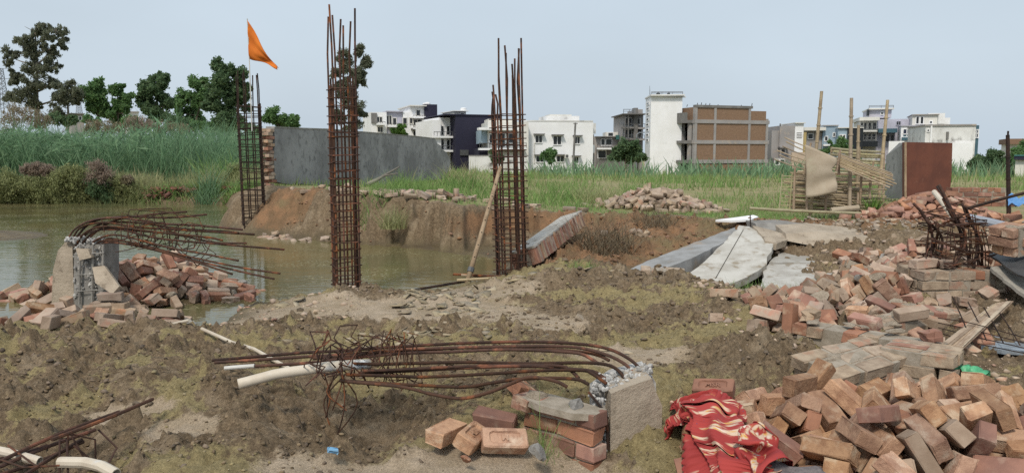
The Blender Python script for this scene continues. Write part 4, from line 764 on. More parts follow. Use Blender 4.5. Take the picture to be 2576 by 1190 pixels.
def frog_brick(seed, txt, m):
    """brick whose top face carries a sunk oblong frog with raised letters"""
    rng = random.Random(seed); bm = bmesh.new(); n = 28; dep = .010
    def sup(a, rx, ry, p): c, s_ = math.cos(a), math.sin(a); return (math.copysign(abs(c) ** (2 / p), c) * rx, math.copysign(abs(s_) ** (2 / p), s_) * ry)
    rings = [(BL / 2 - .004, BW / 2 - .004, -BH / 2, 14), (BL / 2, BW / 2, -BH / 2 + .005, 14), (BL / 2, BW / 2, BH / 2 - .006, 14), (BL / 2 - .006, BW / 2 - .006, BH / 2, 12), (.080, .034, BH / 2, 5), (.074, .029, BH / 2 - dep, 5)]
    V = []
    for rx, ry, z, p in rings: V.append([bm.verts.new((*[q + rng.gauss(0, .0012) for q in sup(2 * math.pi * (k + .5) / n, rx, ry, p)], z + rng.gauss(0, .0006))) for k in range(n)])
    for a, c in zip(V[:-1], V[1:]):
        for k in range(n): bm.faces.new((a[k], a[(k + 1) % n], c[(k + 1) % n], c[k]))
    bm.faces.new(V[-1]); bm.faces.new(list(reversed(V[0])))
    tm = text_mesh(txt, .046, .004); tm.transform(Matrix.Translation((0, -.001, BH / 2 - dep + .003))); bm.from_mesh(tm); return to_mesh(bm, 'frog_brick', m)
BR = {}
for m_ in ('brick', 'brick_red', 'brick_dusty', 'brick_wall'):
    BR[m_] = [to_mesh(rough_box(BL, BW, BH, k), 'brick', m_) for k in range(6)]
    BR[m_ + '_half'] = [to_mesh(rough_box(BL * l, BW, BH, 40 + k, broken=True), 'broken_brick', m_) for k, l in enumerate((.5, .6, .7, .8))]
FROG = [frog_brick(5, 'MSR', 'brick'), frog_brick(6, 'MSR', 'brick_red'), frog_brick(7, 'M', 'brick')]
ROCKS = {}
def rock_mesh(seed, m, sub=2, flat=.7):
    rng = random.Random(seed); bm = bmesh.new(); bmesh.ops.create_icosphere(bm, subdivisions=sub, radius=.5)
    pl = [(Vector([rng.gauss(0, 1) for _ in range(3)]).normalized(), rng.uniform(.14, .34)) for _ in range(8)]
    for v_ in bm.verts:
        for n_, d_ in pl:
            q = v_.co.dot(n_) - d_
            if q > 0: v_.co -= n_ * q
        v_.co.z *= flat; v_.co += Vector([rng.gauss(0, .008) for _ in range(3)])
    return to_mesh(bm, 'chunk', m)
for m_ in ('concrete', 'concrete_tan', 'brick_dusty', 'brick_red'): ROCKS[m_] = [rock_mesh(100 + k, m_) for k in range(5)]
def brick_child(parent, M, m='brick', k=None, half=False, name='brick', scale=1):
    L_ = BR[m + ('_half' if half else '')]; o = bpy.data.objects.new(name, L_[random.randrange(len(L_)) if k is None else k]); C.objects.link(o); o.parent = parent; o.matrix_local = M; return o
def masonry(o, M, L, T, Hh, m='brick_wall', core='mortar', miss=0, ragged=.08, seed=0, jit=.004, top=None):
    """courses of single bricks in the local frame M of thing o (x along, y thickness, z up) round a mortar core"""
    rng = random.Random(seed); ch = .084; nc = max(1, round(Hh / ch)); wyth = max(1, round(T / .115))
    for c in range(nc):
        z = c * ch + ch / 2; header = wyth == 2 and c % 2 == 1; x = -rng.uniform(0, ragged); step = .118 if header else .236; Lc = L - (top(c) if top else 0); first = True
        while x < Lc - .05 + rng.uniform(0, ragged):
            w_ = step * .5 if first and c % 2 == 1 and not header else min(step, max(.09, Lc + ragged - x)); first = False
            for w in range(1 if header else wyth):
                if rng.random() < miss: continue
                y = (T / 2) if header else .0575 + w * .115
                rot = Euler((rng.gauss(0, .02), rng.gauss(0, .015), rng.gauss(0, .025) + (R(90) if header else 0)))
                mm = m if rng.random() < .85 or m == 'brick' else 'brick_red'; sx = 1 if header else w_ / step
                brick_child(o, M @ Matrix.Translation((x + w_ / 2 + rng.gauss(0, jit), y + rng.gauss(0, jit), z)) @ rot.to_matrix().to_4x4() @ Matrix.Diagonal((sx, 1, 1, 1)), mm)
            x += w_
    cm = MB().mm((.02, .012, .004), (max(.1, L - .03), T - .012, nc * ch - .01)); cm.v = [M @ Vector(q) for q in cm.v]; cm.build('mortar', core, o, local=True)
def frame(p, xdir, up=(0, 0, 1)):
    x = Vector(xdir).normalized(); z = Vector(up); z = (z - x * z.dot(x)).normalized(); y = z.cross(x); M = Matrix((x, y, z)).transposed().to_4x4(); M.translation = p; return M
def PL(px, py, p0, n):
    d = ray(px, py); c = Vector((0, 0, CAMZ)); return c + d * ((Vector(p0) - c).dot(n) / d.dot(n))
def slab(name, label, cat, outline, p3, th, m, group=None, side=None, wob=.012, ext=True):
    """a plate of thickness th lying in the plane of three points, its outline read from the photo"""
    a, b, c = [W(*q) for q in p3]; n = (b - a).cross(c - a).normalized()
    if n.z < 0: n = -n
    pts = [PL(x, y, a, n) for x, y in outline]; fine = []
    for i, q in enumerate(pts):
        r = pts[(i + 1) % len(pts)]; k = max(1, int((r - q).length / .1))
        for j in range(k): fine.append(q + (r - q) * (j / k) + (n.orthogonal().normalized() * random.gauss(0, wob) + n.cross(n.orthogonal()).normalized() * random.gauss(0, wob) if j else Vector()))
    cen = sum(pts, Vector()) / len(pts); o = thing(name, label, cat, cen - n * th, group=group)
    MB().prism(fine, -n * th).build('plate', m, o)
    if side: MB().prism([q + (q - cen).normalized() * -.015 for q in fine], -n * (th * .5)).build('core', side, o).location = -n * (th * 1.0)
    return o, n

# ------------------------------------------------------------------ rebar columns
def loop_pts(w, d, rz, z, tilt=(0, 0), r=.02):
    pts = []
    for sx, sy in ((-1, -1), (1, -1), (1, 1), (-1, 1)):
        for k in (0, 1):
            a, b_ = (sx, sy); e = r
            q = (a * w / 2 - (a * e if (k == 0) == (sx * sy > 0) else 0), b_ * d / 2 - (0 if (k == 0) == (sx * sy > 0) else b_ * e)); pts.append(Vector((q[0], q[1], z + q[0] * tilt[0] + q[1] * tilt[1])))
    pts.append(pts[0]); M = Matrix.Rotation(rz, 3, 'Z'); return [M @ q for q in pts]
def cage(label, px, Y, base, w, rz, tops, st_top, st_n, lean=(0, 0), rb=.009, rs=.005, m='rust', bot=None, name='rebar_column'):
    p = W(px, base, Y); o = thing(name, label, 'column', p, group='standing rebar columns'); z0 = -.25
    h1 = W(px, st_top, Y).z - p.z
    n = len(tops); h = w / 2 - .02; per = []
    for k in range(n):
        t = k / n * 4; s_, f_ = int(t), t - int(t); a = -h + 2 * h * f_; per.append(((a, -h), (h, a), (-a, h), (-h, -a))[s_])
    Mr = Matrix.Rotation(rz, 3, 'Z')
    def L_(q, z): return Mr @ Vector((q[0], q[1], 0)) + Vector((lean[0] * z, lean[1] * z, z))
    for q, tp in zip(per, tops):
        H_ = W(px, tp, Y).z - p.z; j = [Vector((random.gauss(0, .006), random.gauss(0, .006), 0)) for _ in range(4)]
        pts = [L_(q, z0), L_(q, h1 * .5) + j[0] * .5, L_(q, h1) + j[1] * .5] + ([L_(q, (h1 + H_) / 2) + j[2], L_(q, H_) + j[3] * 2.0] if H_ > h1 + .1 else [L_(q, h1 + .05)])
        MB().tube(pts, rb, 6).build('vertical_bar', m, o, local=True)
    for k in range(st_n):
        z = z0 + .15 + (h1 - z0 - .15) * k / (st_n - 1) + random.gauss(0, .008)
        pts = [q + Vector((lean[0] * z, lean[1] * z, 0)) for q in loop_pts(w + .01, w + .01, rz + random.gauss(0, .02), z, (random.gauss(0, .05), random.gauss(0, .05)))]
        MB().tube(pts, rs, 5).build('stirrup', m, o, local=True)
    return o
cage('tall rebar column standing in the middle at the pond edge', 872, 8.5, 722, .285, R(24), [20, 55, 195, 25, 205, 190, 48, 60, 35, 40, 210, 200], 228, 27, (.0, .0), .0115, .0065)
cage('rebar column leaning left with a timber prop against it', 1287, 9.6, 692, .345, R(25), [103, 120, 165, 125, 98, 122, 145, 185, 130, 112, 230, 240, 215, 240], 288, 29, (-.028, .0), .0115, .0062)
cage('rebar column with the orange flag at the far bank', 640, 15.5, 574, .44, R(24), [182, 180, 192, 262, 185, 262, 186, 268, 182, 265, 190, 262], 268, 24, (-.012, .0), .013, .0085, m='rust_dark')
o = thing('grey_pipe', 'dark grey pipe stub standing beside the flag column foot', 'pipe', W(667, 575, 15.4)); MB().pipe([W(668, 580, 15.4), W(667, 535, 15.4)], .035, .006).build('pipe', 'pvc_grey', o)
# flag
fp = W(634, 300, 15.3); o = thing('flag', 'orange triangular pennant on a thin white pole above the rebar column', 'flag', fp)
MB().tube([W(634, 330, 15.3), W(627, 150, 15.3), W(622, 48, 15.3)], .011, 6).build('pole', 'pvc_white', o)
A, B_, T = W(622.5, 52, 15.29), W(626, 146, 15.29), W(700, 174, 15.1); vs = []; n = 22
for i in range(n + 1):
    t = i / n
    for k in range(9):
        s_ = k / 8; c = (A + (B_ - A) * s_) * (1 - t) + T * t; sag = Vector((0, 0, -.05 * math.sin(t * math.pi) * (1 - s_))) ; c = c + sag + Vector((0, .07 * math.sin(t * 9 + s_ * 3) * t ** .5 + .02 * math.sin(s_ * 14 + t * 5), .02 * math.sin(t * 7 + s_ * 4)))
        vs.append(c)
fc = [(i * 9 + k, i * 9 + k + 1, i * 9 + k + 10, i * 9 + k + 9) for i in range(n) for k in range(8)]
o2 = MB().add(vs, fc).build('cloth', 'flag', o, smooth=True); sm = o2.modifiers.new('thick', 'SOLIDIFY'); sm.thickness = .004

# ------------------------------------------------------------------ grey wall with toothed brick end
A = W(692, 460, 18); Bq = W(1128, 430, 32.5); dirw = (Bq - A); dirw.z = 0; L_ = dirw.length; dirw.normalize(); nw = Vector((dirw.y, -dirw.x, 0))
o = thing('plastered_wall', 'long grey plastered wall with toothed brick end, broken down at the right', 'wall', A)
out = [(690, 322), (760, 325), (830, 327), (905, 333), (980, 339), (1050, 345), (1095, 350), (1100, 362), (1108, 366), (1112, 376), (1124, 384), (1130, 398), (1133, 420), (1120, 450), (1000, 462), (905, 470), (850, 466), (800, 467), (760, 463), (730, 464), (708, 461), (694, 457), (692, 440), (689, 400), (692, 360)]
pts = [PL(x, y, A, nw) for x, y in out]; back = -nw * .2
MB().prism(pts, back).build('plaster', 'plaster_grey', o)
top = pts[0]
for i in range(6): MB().prism([pts[i] + nw * .012, pts[i + 1] + nw * .012, pts[i + 1] + nw * .012 + Vector((0, 0, .03)), pts[i] + nw * .012 + Vector((0, 0, .03))], back * 1.12).build('coping', 'concrete', o)
Mw = frame(Vector((0, 0, 0)), -dirw); z0 = PL(680, 470, A, nw).z - A.z; z1 = pts[0].z - A.z; k = 0; z = z0 - .25
while z < z1 - .05:
    prot = .24 if k % 2 else .12
    for w in (.055, .165):
        brick_child(o, Matrix.Translation(Vector((0, 0, z + .04)) - dirw * (prot - .1 + random.uniform(-.02, .03)) + back * (w / .2)) @ Euler((random.gauss(0, .04), random.gauss(0, .03), math.atan2(dirw.y, dirw.x) + random.gauss(0, .06))).to_matrix().to_4x4(), ['brick_dusty', 'brick_red', 'brick_dusty'][k % 3])
    z += .083; k += 1
for k in range(7): brick_child(o, Matrix.Translation(Vector((0, 0, z0 - .28 - .085 * (k // 3))) + dirw * (.24 * (k % 3) - .1)) @ Euler((random.gauss(0, .06), 0, math.atan2(dirw.y, dirw.x) + random.gauss(0, .1))).to_matrix().to_4x4(), 'brick_dusty')

# ------------------------------------------------------------------ prop and sticks by the leaning column
o = thing('timber_prop', 'pale timber prop leaning on the rebar column', 'prop', W(1172, 722, 8.75)); a, b = W(1171, 726, 8.72), W(1259, 420, 9.38)
MB().tube([a, a + (b - a) * .35, a + (b - a) * .7, b], .03, 8, r1=.022).build('pole', 'timber', o, smooth=True); MB().tube([a + (b - a) * .13, a + (b - a) * .165], .039, 8).build('clamp', 'metal_dark', o)
for k in range(7): q = a + (b - a) * (.25 + k * .1); MB().box(q + Vector((.0, -.0285, 0)), (.012, .006, .012)).build('nail_hole', 'dark_inside', o)
for k, (lb, p, q, m_) in enumerate((('rust brown stick lying at the prop foot, uppermost', (1140, 690, 9.0), (1270, 708, 8.9), 'rust'), ('pale board lying at the prop foot', (1160, 692, 8.95), (1268, 702, 9.0), 'timber'), ('long rusty bar lying at the water edge left of the prop foot', (1005, 747, 8.5), (1185, 705, 8.85), 'rust_dark'), ('thin bamboo lying below the prop foot', (1150, 705, 8.75), (1262, 712, 8.7), 'bamboo'))):
    a, b = W(*p), W(*q); a.z = max(a.z, gz(a.x, a.y) + .015); b.z = max(b.z, gz(b.x, b.y) + .015); o = thing('loose_stick', lb, 'stick', a); MB().tube([a, (a + b) / 2, b], .016, 6).build('shaft', m_, o)

# ------------------------------------------------------------------ fallen slabs
o, n = slab('fallen_slab', 'large pale plastered slab sloping down to the grass, longest of the broken slabs', 'slab', [(1859, 567), (1820, 613), (1757, 671), (1722, 696), (1725, 706), (1792, 709), (1824, 717), (1881, 696), (1929, 664), (1941, 626), (1950, 604), (1905, 582), (1884, 570)], ((1859, 567, 10.3), (1722, 700, 8.5), (1905, 682, 8.6)), .085, 'plaster_white')
a, b = PL(1870, 578, Vector(o.location) + n * .089, n), PL(1800, 700, Vector(o.location) + n * .089, n); MB().tube([a, b], .004, 4).build('crack', 'dark_inside', o)
slab('fallen_slab', 'pale flat slab lying lowest, right of the longest slab', 'slab', [(1926, 673), (1934, 664), (1990, 662), (2060, 664), (2086, 668), (2098, 680), (2066, 712), (2045, 722), (1985, 726), (1911, 722)], ((1926, 673, 8.9), (2098, 680, 8.8), (1950, 724, 8.05)), .11, 'plaster_white')
slab('fallen_slab', 'narrow pale slab piece tucked behind the lowest slab', 'slab', [(1961, 636), (2010, 636), (2063, 650), (2095, 662), (1935, 660)], ((1961, 636, 9.7), (2095, 662, 9.1), (1935, 660, 9.1)), .1, 'plaster_white')
slab('fallen_slab', 'small cracked corner piece at the head of the longest slab', 'slab', [(1893, 567), (1930, 576), (1981, 592), (1980, 604), (1955, 612), (1925, 606), (1908, 584)], ((1893, 567, 10.2), (1981, 592, 9.9), (1927, 608, 9.5)), .09, 'concrete_tan')
o, n = slab('fallen_slab', 'grey slab tilted into the pit with dark hollow under it', 'slab', [(1566, 684), (1640, 652), (1740, 613), (1849, 572), (1862, 585), (1818, 612), (1750, 645), (1670, 676), (1640, 692), (1590, 694)], ((1566, 684, 8.9), (1849, 572, 10.6), (1660, 680, 8.75)), .22, 'plaster_slab')
a = W(2090, 600, 9.9); o = thing('concrete_beam', 'long grey brown concrete beam lying behind the rubble', 'beam', a)
MB().prism([W(1977, 588, 9.8), W(2060, 583, 9.9), (W(2185, 596, 9.7)), W(2198, 622, 9.6), W(2150, 634, 9.55), W(2040, 618, 9.6), W(1979, 606, 9.7)], (.05, .55, .06)).build('beam', 'concrete_tan', o)
MB().prism([W(1900, 562, 10.6), W(1985, 560, 10.7), W(2088, 572, 10.6), W(2092, 590, 10.5), W(2000, 588, 10.5), W(1905, 578, 10.5)], (0, .45, 0)).build('rough_face', 'concrete', o)
o = thing('white_board', 'white broken board lying on the bank edge above the longest slab', 'board', W(1860, 548, 11.6)); MB().prism([W(1800, 553, 11.5), W(1850, 547, 11.6), W(1895, 541, 11.8), W(1908, 545, 11.7), W(1890, 552, 11.3), W(1840, 555, 11.3)], (0, 0, -.03)).build('board', 'paint_white', o)
o = thing('iron_stake', 'thin iron stake standing beside the slab head', 'stake', W(1888, 570, 10.5)); MB().tube([W(1888, 575, 10.5), W(1887, 540, 10.5)], .008, 5).build('stake', 'rust_dark', o)
# wall piece lying on its side in the pit: plaster face up, brick courses along the edge
p0 = W(1352, 642, 9.7); p1 = W(1470, 548, 12.0); Ms = frame(Vector((0, 0, 0)), p1 - p0, (-.35, 0, 1)); Lw = (p1 - p0).length
o = thing('fallen_wall_piece', 'fallen wall piece leaning in the pit, plaster up and bricks along its edge', 'wall piece', p0)
pm = MB().mm((0, .0, .10), (Lw, .36, .125)); pm.v = [Ms @ Vector(q) for q in pm.v]; pm.build('plaster_face', 'plaster_white', o, local=True); cm = MB().mm((.02, .02, -.1), (Lw - .02, .34, .1)); cm.v = [Ms @ Vector(q) for q in cm.v]; cm.build('mortar', 'mortar', o, local=True)
for k in range(int(Lw / .082)):
    for y_ in (.0, .25): brick_child(o, Ms @ Matrix.Translation((.045 + k * .082, y_ + .045 + random.gauss(0, .008), 0)) @ Euler((0, R(90) + random.gauss(0, .03), R(0))).to_matrix().to_4x4(), ['brick_red', 'brick_dusty'][k % 2])

# ------------------------------------------------------------------ near broken column: brick shell, concrete block, bent bars
c0 = Vector((.40, 3.66, -.1)); o = thing('brick_pedestal', 'broken brick pedestal with concrete cap in the foreground', 'pedestal', c0)
Mp = frame(Vector((0, 0, 0)), (-.74, .67, 0)); zt = W(1510, 1062, 3.66).z - c0.z
masonry(o, Mp @ Matrix.Translation((0, -.108, 0)), .47, .11, zt, 'brick_red', 'mortar', ragged=.015, seed=3, jit=.002)
cap = MB(); q = [Mp @ Vector(w) for w in ((.01, -.12, zt), (.20, -.125, zt), (.36, -.11, zt + .005), (.47, -.1, zt), (.46, .02, zt), (.3, .06, zt), (.1, .05, zt), (.0, -.02, zt))]; cap.prism(q, (0, 0, .035)); cap.build('mortar_cap', 'mortar', o, local=True)
for k, (x_, y_, s_) in enumerate(((.14, -.045, .13), (.37, -.03, .15))):
    r_ = bpy.data.objects.new('concrete_lump', ROCKS['concrete_tan' if k else 'concrete'][k]); C.objects.link(r_); r_.parent = o; r_.matrix_local = Mp @ Matrix.Translation((x_, y_, zt + .045)) @ Matrix.Rotation(k * 1.3, 4, 'Z') @ Matrix.Scale(s_, 4)
cb = Vector((.60, 3.86, gz0(.6, 3.9) - .05)); o = thing('concrete_stub', 'broken tan concrete column stub with crushed gravel top, bars bent out of it', 'column stub', cb)
Fq = [(1534, 1160), (1537, 990), (1580, 972), (1640, 952), (1650, 985), (1666, 1020), (1664, 1105), (1640, 1135), (1590, 1160)]
ff = [W(x, y, 3.80 + (x - 1534) / 140 * .13) for x, y in Fq]; MB().prism(ff, (-.02, .24, .0)).build('concrete_face', 'concrete_tan', o)
core = MB(); cc = [W(1490, 1150, 3.86), W(1490, 985, 3.9), W(1540, 948, 4.05), W(1625, 925, 4.15), W(1650, 962, 4.12), W(1655, 1120, 4.1)]; core.prism(cc, (.0, .14, .0)); core.build('broken_core', 'aggregate', o)
gm = bmesh.new(); bmesh.ops.create_icosphere(gm, subdivisions=1, radius=1); gv = [v_.co.copy() for v_ in gm.verts]; gf = [tuple(v_.index for v_ in f_.verts) for f_ in gm.faces]; gm.free()
def pebbles(n, fn, r0, r1, rng=random.Random(4)):
    m = MB()
    for _ in range(n):
        c = Vector(fn(rng)); r = rng.uniform(r0, r1); E = Euler((rng.uniform(0, 6), rng.uniform(0, 6), rng.uniform(0, 6))).to_matrix(); sc_ = Vector((1, rng.uniform(.6, 1), rng.uniform(.5, .9)))
        m.add([c + E @ Vector((v_.x * sc_.x, v_.y * sc_.y, v_.z * sc_.z)) * r * rng.uniform(.85, 1.1) for v_ in gv], gf)
    return m
def topgrav(r):
    t = r.random(); s_ = r.random(); a = W(1480, 1000, 3.82).lerp(W(1640, 945, 3.98), t); b = W(1500, 955, 4.0).lerp(W(1635, 918, 4.2), t); q = a.lerp(b, s_); q.z += r.gauss(0, .012); return q
tag(pebbles(330, topgrav, .007, .019).build('crushed_gravel', 'aggregate', o, fix=False), kind='stuff')
tag(pebbles(130, lambda r: W(1500 + r.uniform(-12, 26), 1000 + 150 * r.random(), 3.80 + r.uniform(-.01, .06)), .007, .017).build('exposed_gravel', 'aggregate', o, fix=False), kind='stuff')
a, b, c = W(1480, 985, 3.8), W(1525, 1040, 3.77), W(1530, 1130, 3.78); MB().tube([a, b, c], .008, 6, ribs=.1).build('bar_stub', 'rust_dark', o)
Z4 = lambda pts: [(1010.2 + x * .3183, 810.7 + y * .3183) for x, y in pts]
NB = [([(1895,375),(1800,290),(1650,215),(1450,175),(1100,155),(600,160),(0,190),(-487,225),(-787,240),(-1497,300)], 4.12, 4.45, 4.6), ([(1835,400),(1750,320),(1600,250),(1350,195),(900,190),(300,205),(0,215),(-387,250),(-737,270),(-1477,318)], 4.08, 4.38, 4.5),
 ([(1560,330),(1500,290),(1400,245),(1150,225),(800,215),(400,232),(0,245),(-487,290),(-737,320),(-1157,345)], 4.16, 4.36, 4.4), ([(1640,300),(1560,262),(1400,230),(1000,205),(500,200),(0,230),(-400,262),(-700,285)], 4.18, 4.42, 4.45), ([(1765,445),(1700,370),(1600,330),(1400,318),(1000,325),(500,315),(0,325),(-187,330),(-480,322)], 3.98, 4.2, 4.3),
 ([(1645,478),(1560,410),(1480,380),(1300,365),(1000,345),(600,355),(0,385),(-337,398)], 3.96, 4.15, 4.25), ([(1620,485),(1500,402),(1420,378),(1100,380),(700,405),(200,430),(0,425),(-437,412)], 3.9, 4.1, 4.2), ([(1480,490),(1380,450),(1150,440),(900,452),(700,480),(500,510),(200,500),(0,490),(-490,460)], 3.86, 4.0, 4.15),
 ([(1310,510),(1230,470),(1100,440),(980,440),(850,490),(700,550),(480,600),(250,570),(0,510),(-430,468)], 3.84, 3.92, 4.1), ([(1400,440),(1330,375),(1250,345),(1000,338),(600,345),(0,372),(-300,385)], 4.0, 4.18, 4.22)]
for k, (pp, ya, yb, yc) in enumerate(NB):
    px_ = Z4(pp); n = len(px_); pts = []
    for i, (x, y) in enumerate(px_):
        t = i / (n - 1); pts.append(W(x, y, ya + (yb - ya) * min(1, t * 2) if t < .5 else yb + (yc - yb) * (t * 2 - 1)))
    MB().tube(smooth_path(pts, 24), .0095, 7, ribs=.05).build('bent_bar', 'rust', o, smooth=True)
def bent_loop(c, w, h, rot, bend=.3, r=.0042, open_=False, parent=None, m='rust', name='stirrup', wob=.03):
    pts = [Vector((sx * w / 2, sy * h / 2, 0)) for sx, sy in ((-1, -1), (0, -1), (1, -1), (1, 0), (1, 1), (0, 1), (-1, 1), (-1, 0))]
    pts = [q + Vector((random.gauss(0, wob), random.gauss(0, wob), random.gauss(0, wob) + bend * abs(q.x))) for q in pts]
    if not open_: pts.append(pts[0] + Vector((.02, .01, .01)))
    E = Euler(rot).to_matrix(); return MB().tube([Vector(c) + E @ q for q in pts], r, 5).build(name, m, parent)
for k in range(13):
    x = 790 + random.gauss(65, 42); y = 908 + random.gauss(0, 24); bent_loop(W(x, y, 4.25 + random.uniform(-.12, .2)), .13, .17, (random.uniform(.6, 2.4), random.uniform(-.7, .7), random.uniform(0, 3)), .3, open_=k % 2 == 0, parent=o)
for k in range(9):
    x = 960 + k * 11; bent_loop(W(x + random.gauss(0, 4), 905, 4.25), .05, .2, (1.5, random.gauss(0, .2), .2), .1, .0036, True, o)
for k in range(7):
    a = W(800 + random.uniform(-10, 80), 930 + random.uniform(-20, 20), 4.2); e = W(795 + random.uniform(0, 110), 1070 + random.uniform(-50, 45), 4.12); MB().tube(smooth_path([a, (a + e) / 2 + Vector((random.gauss(0, .06), random.gauss(0, .04), 0)), e], 4), .0042, 5).build('hanging_wire', 'rust', o)
for k in range(6):
    a = W(870 + random.uniform(-40, 40), 890, 4.35); e = a + Vector((random.uniform(-.05, .22), 0, random.uniform(.02, .12))); f_ = e + Vector((random.uniform(0, .15), .05, random.uniform(-.09, -.02))); MB().tube([a, e, f_], .0042, 5).build('bent_wire', 'rust', o)
o = thing('pvc_pipe', 'fat cream plastic pipe with open end under the bent bars', 'pipe', W(600, 965, 4.1)); pts = smooth_path([W(600, 966, 4.08), W(660, 950, 4.12), W(700, 940, 4.15), W(770, 930, 4.2), W(835, 921, 4.25), W(930, 915, 4.36)], 5); MB().pipe(pts, .029, .004, 16).build('pipe', 'pvc', o, smooth=True); MB().tube([pts[1], pts[1] + (pts[2] - pts[1]) * .1], .0252, 12).build('dark_bore', 'dark_inside', o)
def pipe(label, pts, r, m='pvc_white', dz=None, name='plastic_pipe', hollow=False):
    q = [W(*p) for p in pts]
    if dz is not None: q = [Vector((p.x, p.y, max(p.z, gz(p.x, p.y) + dz))) for p in q]
    o = thing(name, label, 'pipe', q[0]); mb = MB(); (mb.pipe(q, r, r * .2, 10) if hollow else mb.tube(q, r, 8)); mb.build('pipe', m, o, smooth=False); return o
pipe('long thin white pipe lying across the mud at left', [(300, 834, 6.25), (390, 856, 6.0), (480, 877, 5.75)], .013, 'pvc', .035)
pipe('broken thin white pipe beyond the long one, running under the bars', [(510, 883, 5.65), (585, 900, 5.45), (640, 913, 5.2), (735, 931, 4.9)], .013, 'pvc', .035)
pipe('bluish white pipe sleeve on the end of a bent bar', [(565, 926, 4.4), (600, 923, 4.4), (640, 920, 4.4)], .012, 'pvc_white')

# bottom left bars and pipes
o = thing('rebar_bundle', 'rusty rebar bundle with bent stirrups in the bottom left corner', 'rebar', W(100, 1160, 3.75))
for a, b, yy in (((-40, 1190), (240, 1080), 0), ((-40, 1178), (300, 1035), .03), ((-20, 1200), (210, 1110), -.03), ((-40, 1165), (150, 1110), .05), ((130, 1105), (385, 1003), .08), ((60, 1195), (205, 1105), -.05)):
    p, q = W(*a, 3.35 + yy), W(*b, 3.85 + yy * 2); MB().tube(smooth_path([p, (p + q) / 2 + Vector((0, 0, random.gauss(0, .008))), q], 16), .0095, 7, ribs=.05).build('bar', 'rust', o)
for k, pp in enumerate(([(220, 1140, 3.8), (222, 1095, 3.8), (250, 1092, 3.85), (358, 1105, 3.9), (362, 1190, 3.85)], [(375, 1080, 3.9), (468, 1190 - 65, 3.9), (400, 1190, 3.8)], [(180, 1190, 3.7), (180, 1105, 3.75), (215, 1100, 3.8), (222, 1190, 3.7)], [(240, 1095, 3.85), (330, 1175, 3.8)], [(250, 1120, 3.8), (350, 1160, 3.8)], [(0, 1155, 3.65), (60, 1175, 3.6), (150, 1170, 3.65)], [(20, 1120, 3.75), (95, 1175, 3.65)])):
    pp = [(x * .5 + 60 if k < 5 else x, y, Y_ - .22) for x, y, Y_ in pp]; MB().tube([W(*q) for q in pp], .005, 5).build('stirrup', 'rust', o)
pipe('cream pipe with wire round it at the bottom left, lower of two', [(150, 1162, 3.5), (215, 1163, 3.48), (255, 1172, 3.43), (292, 1192, 3.38)], .026, 'pvc', name='pvc_pipe', hollow=True)
pipe('cream pipe end at the lower left edge', [(-30, 1128, 3.55), (30, 1140, 3.53), (100, 1160, 3.5)], .022, 'pvc', name='pvc_pipe', hollow=True)

# ------------------------------------------------------------------ left stub standing in the water with bars bent to the right
p0 = W(215, 768, 7.75); o = thing('stub_column', 'broken concrete column stub in the pond with exposed bars bent right', 'column stub', p0)
MB().prism([W(128, 810, 7.8), W(133, 680, 7.8), (W(146, 630, 7.8)), W(165, 608, 7.8), W(182, 622, 7.8), W(188, 810, 7.75)], (.03, .32, 0)).build('concrete_face', 'concrete_tan', o)
MB().prism([W(186, 810, 7.76), W(186, 640, 7.76), W(205, 615, 7.78), W(262, 612, 7.78), W(262, 690, 7.76), W(250, 810, 7.74)], (.0, .3, 0)).build('broken_core', 'concrete', o)
tag(pebbles(150, lambda r: W(r.uniform(165, 262), r.uniform(598, 618), 7.76 + r.uniform(0, .25)), .012, .03).build('crushed_top', 'aggregate', o, fix=False), kind='stuff')
tag(pebbles(170, lambda r: W(r.uniform(186, 260), r.uniform(620, 760), 7.75 + r.uniform(-.01, .04)), .010, .026).build('exposed_gravel', 'aggregate', o, fix=False), kind='stuff')
slab_pts = [W(232, 672, 7.65), W(262, 668, 7.65), W(300, 720, 7.5), W(282, 740, 7.45), W(240, 712, 7.55)]; MB().prism(slab_pts, (0, .05, -.02)).build('spalled_plate', 'concrete_tan', o)
MB().prism([W(190, 625, 7.7), W(222, 628, 7.7), (W(230, 648, 7.66)), W(200, 655, 7.66)], (0, .06, 0)).build('cover_piece', 'concrete_tan', o)
for k, x in enumerate((200, 232, 258)): MB().tube([W(x, 765, 7.72), W(x + 2, 615, 7.72)], .011, 6).build('vertical_bar', 'concrete', o)
for k, y in enumerate((640, 692, 733)): MB().tube([W(186, y, 7.71), W(262, y - 4, 7.71)], .006, 5).build('stirrup', 'concrete', o)
LB = [[(165, 620), (185, 580), (230, 555), (300, 548), (400, 562), (505, 568), (610, 578)], [(175, 622), (200, 575), (260, 560), (350, 572), (480, 580), (640, 590)], [(190, 618), (215, 585), (270, 570), (400, 585), (520, 597), (560, 605)], [(205, 615), (235, 585), (290, 575), (400, 600), (560, 615), (715, 628)], [(225, 618), (250, 600), (300, 592), (420, 622), (520, 640), (600, 656)], [(240, 615), (265, 605), (330, 610), (450, 640), (600, 672), (705, 688)],
 [(250, 618), (270, 610), (340, 618), (470, 650), (600, 682), (690, 702)], [(180, 612), (230, 560), (310, 545), (420, 548), (520, 540)], [(195, 612), (250, 565), (340, 560), (450, 575), (560, 582), (600, 586)], [(258, 612), (280, 600), (360, 620), (480, 655), (585, 690)], [(210, 610), (280, 558), (380, 540), (470, 533)], [(170, 610), (240, 580), (330, 580), (440, 590), (540, 610), (620, 612)]]
for k, pp in enumerate(LB): MB().tube(smooth_path([W(x, y, 7.8 + (.25 if k in (0, 1, 7, 8, 10, 11) else 0) - .35 * i / len(pp)) for i, (x, y) in enumerate(pp)], 5), .011, 6).build('bent_bar', 'rust', o, smooth=True)
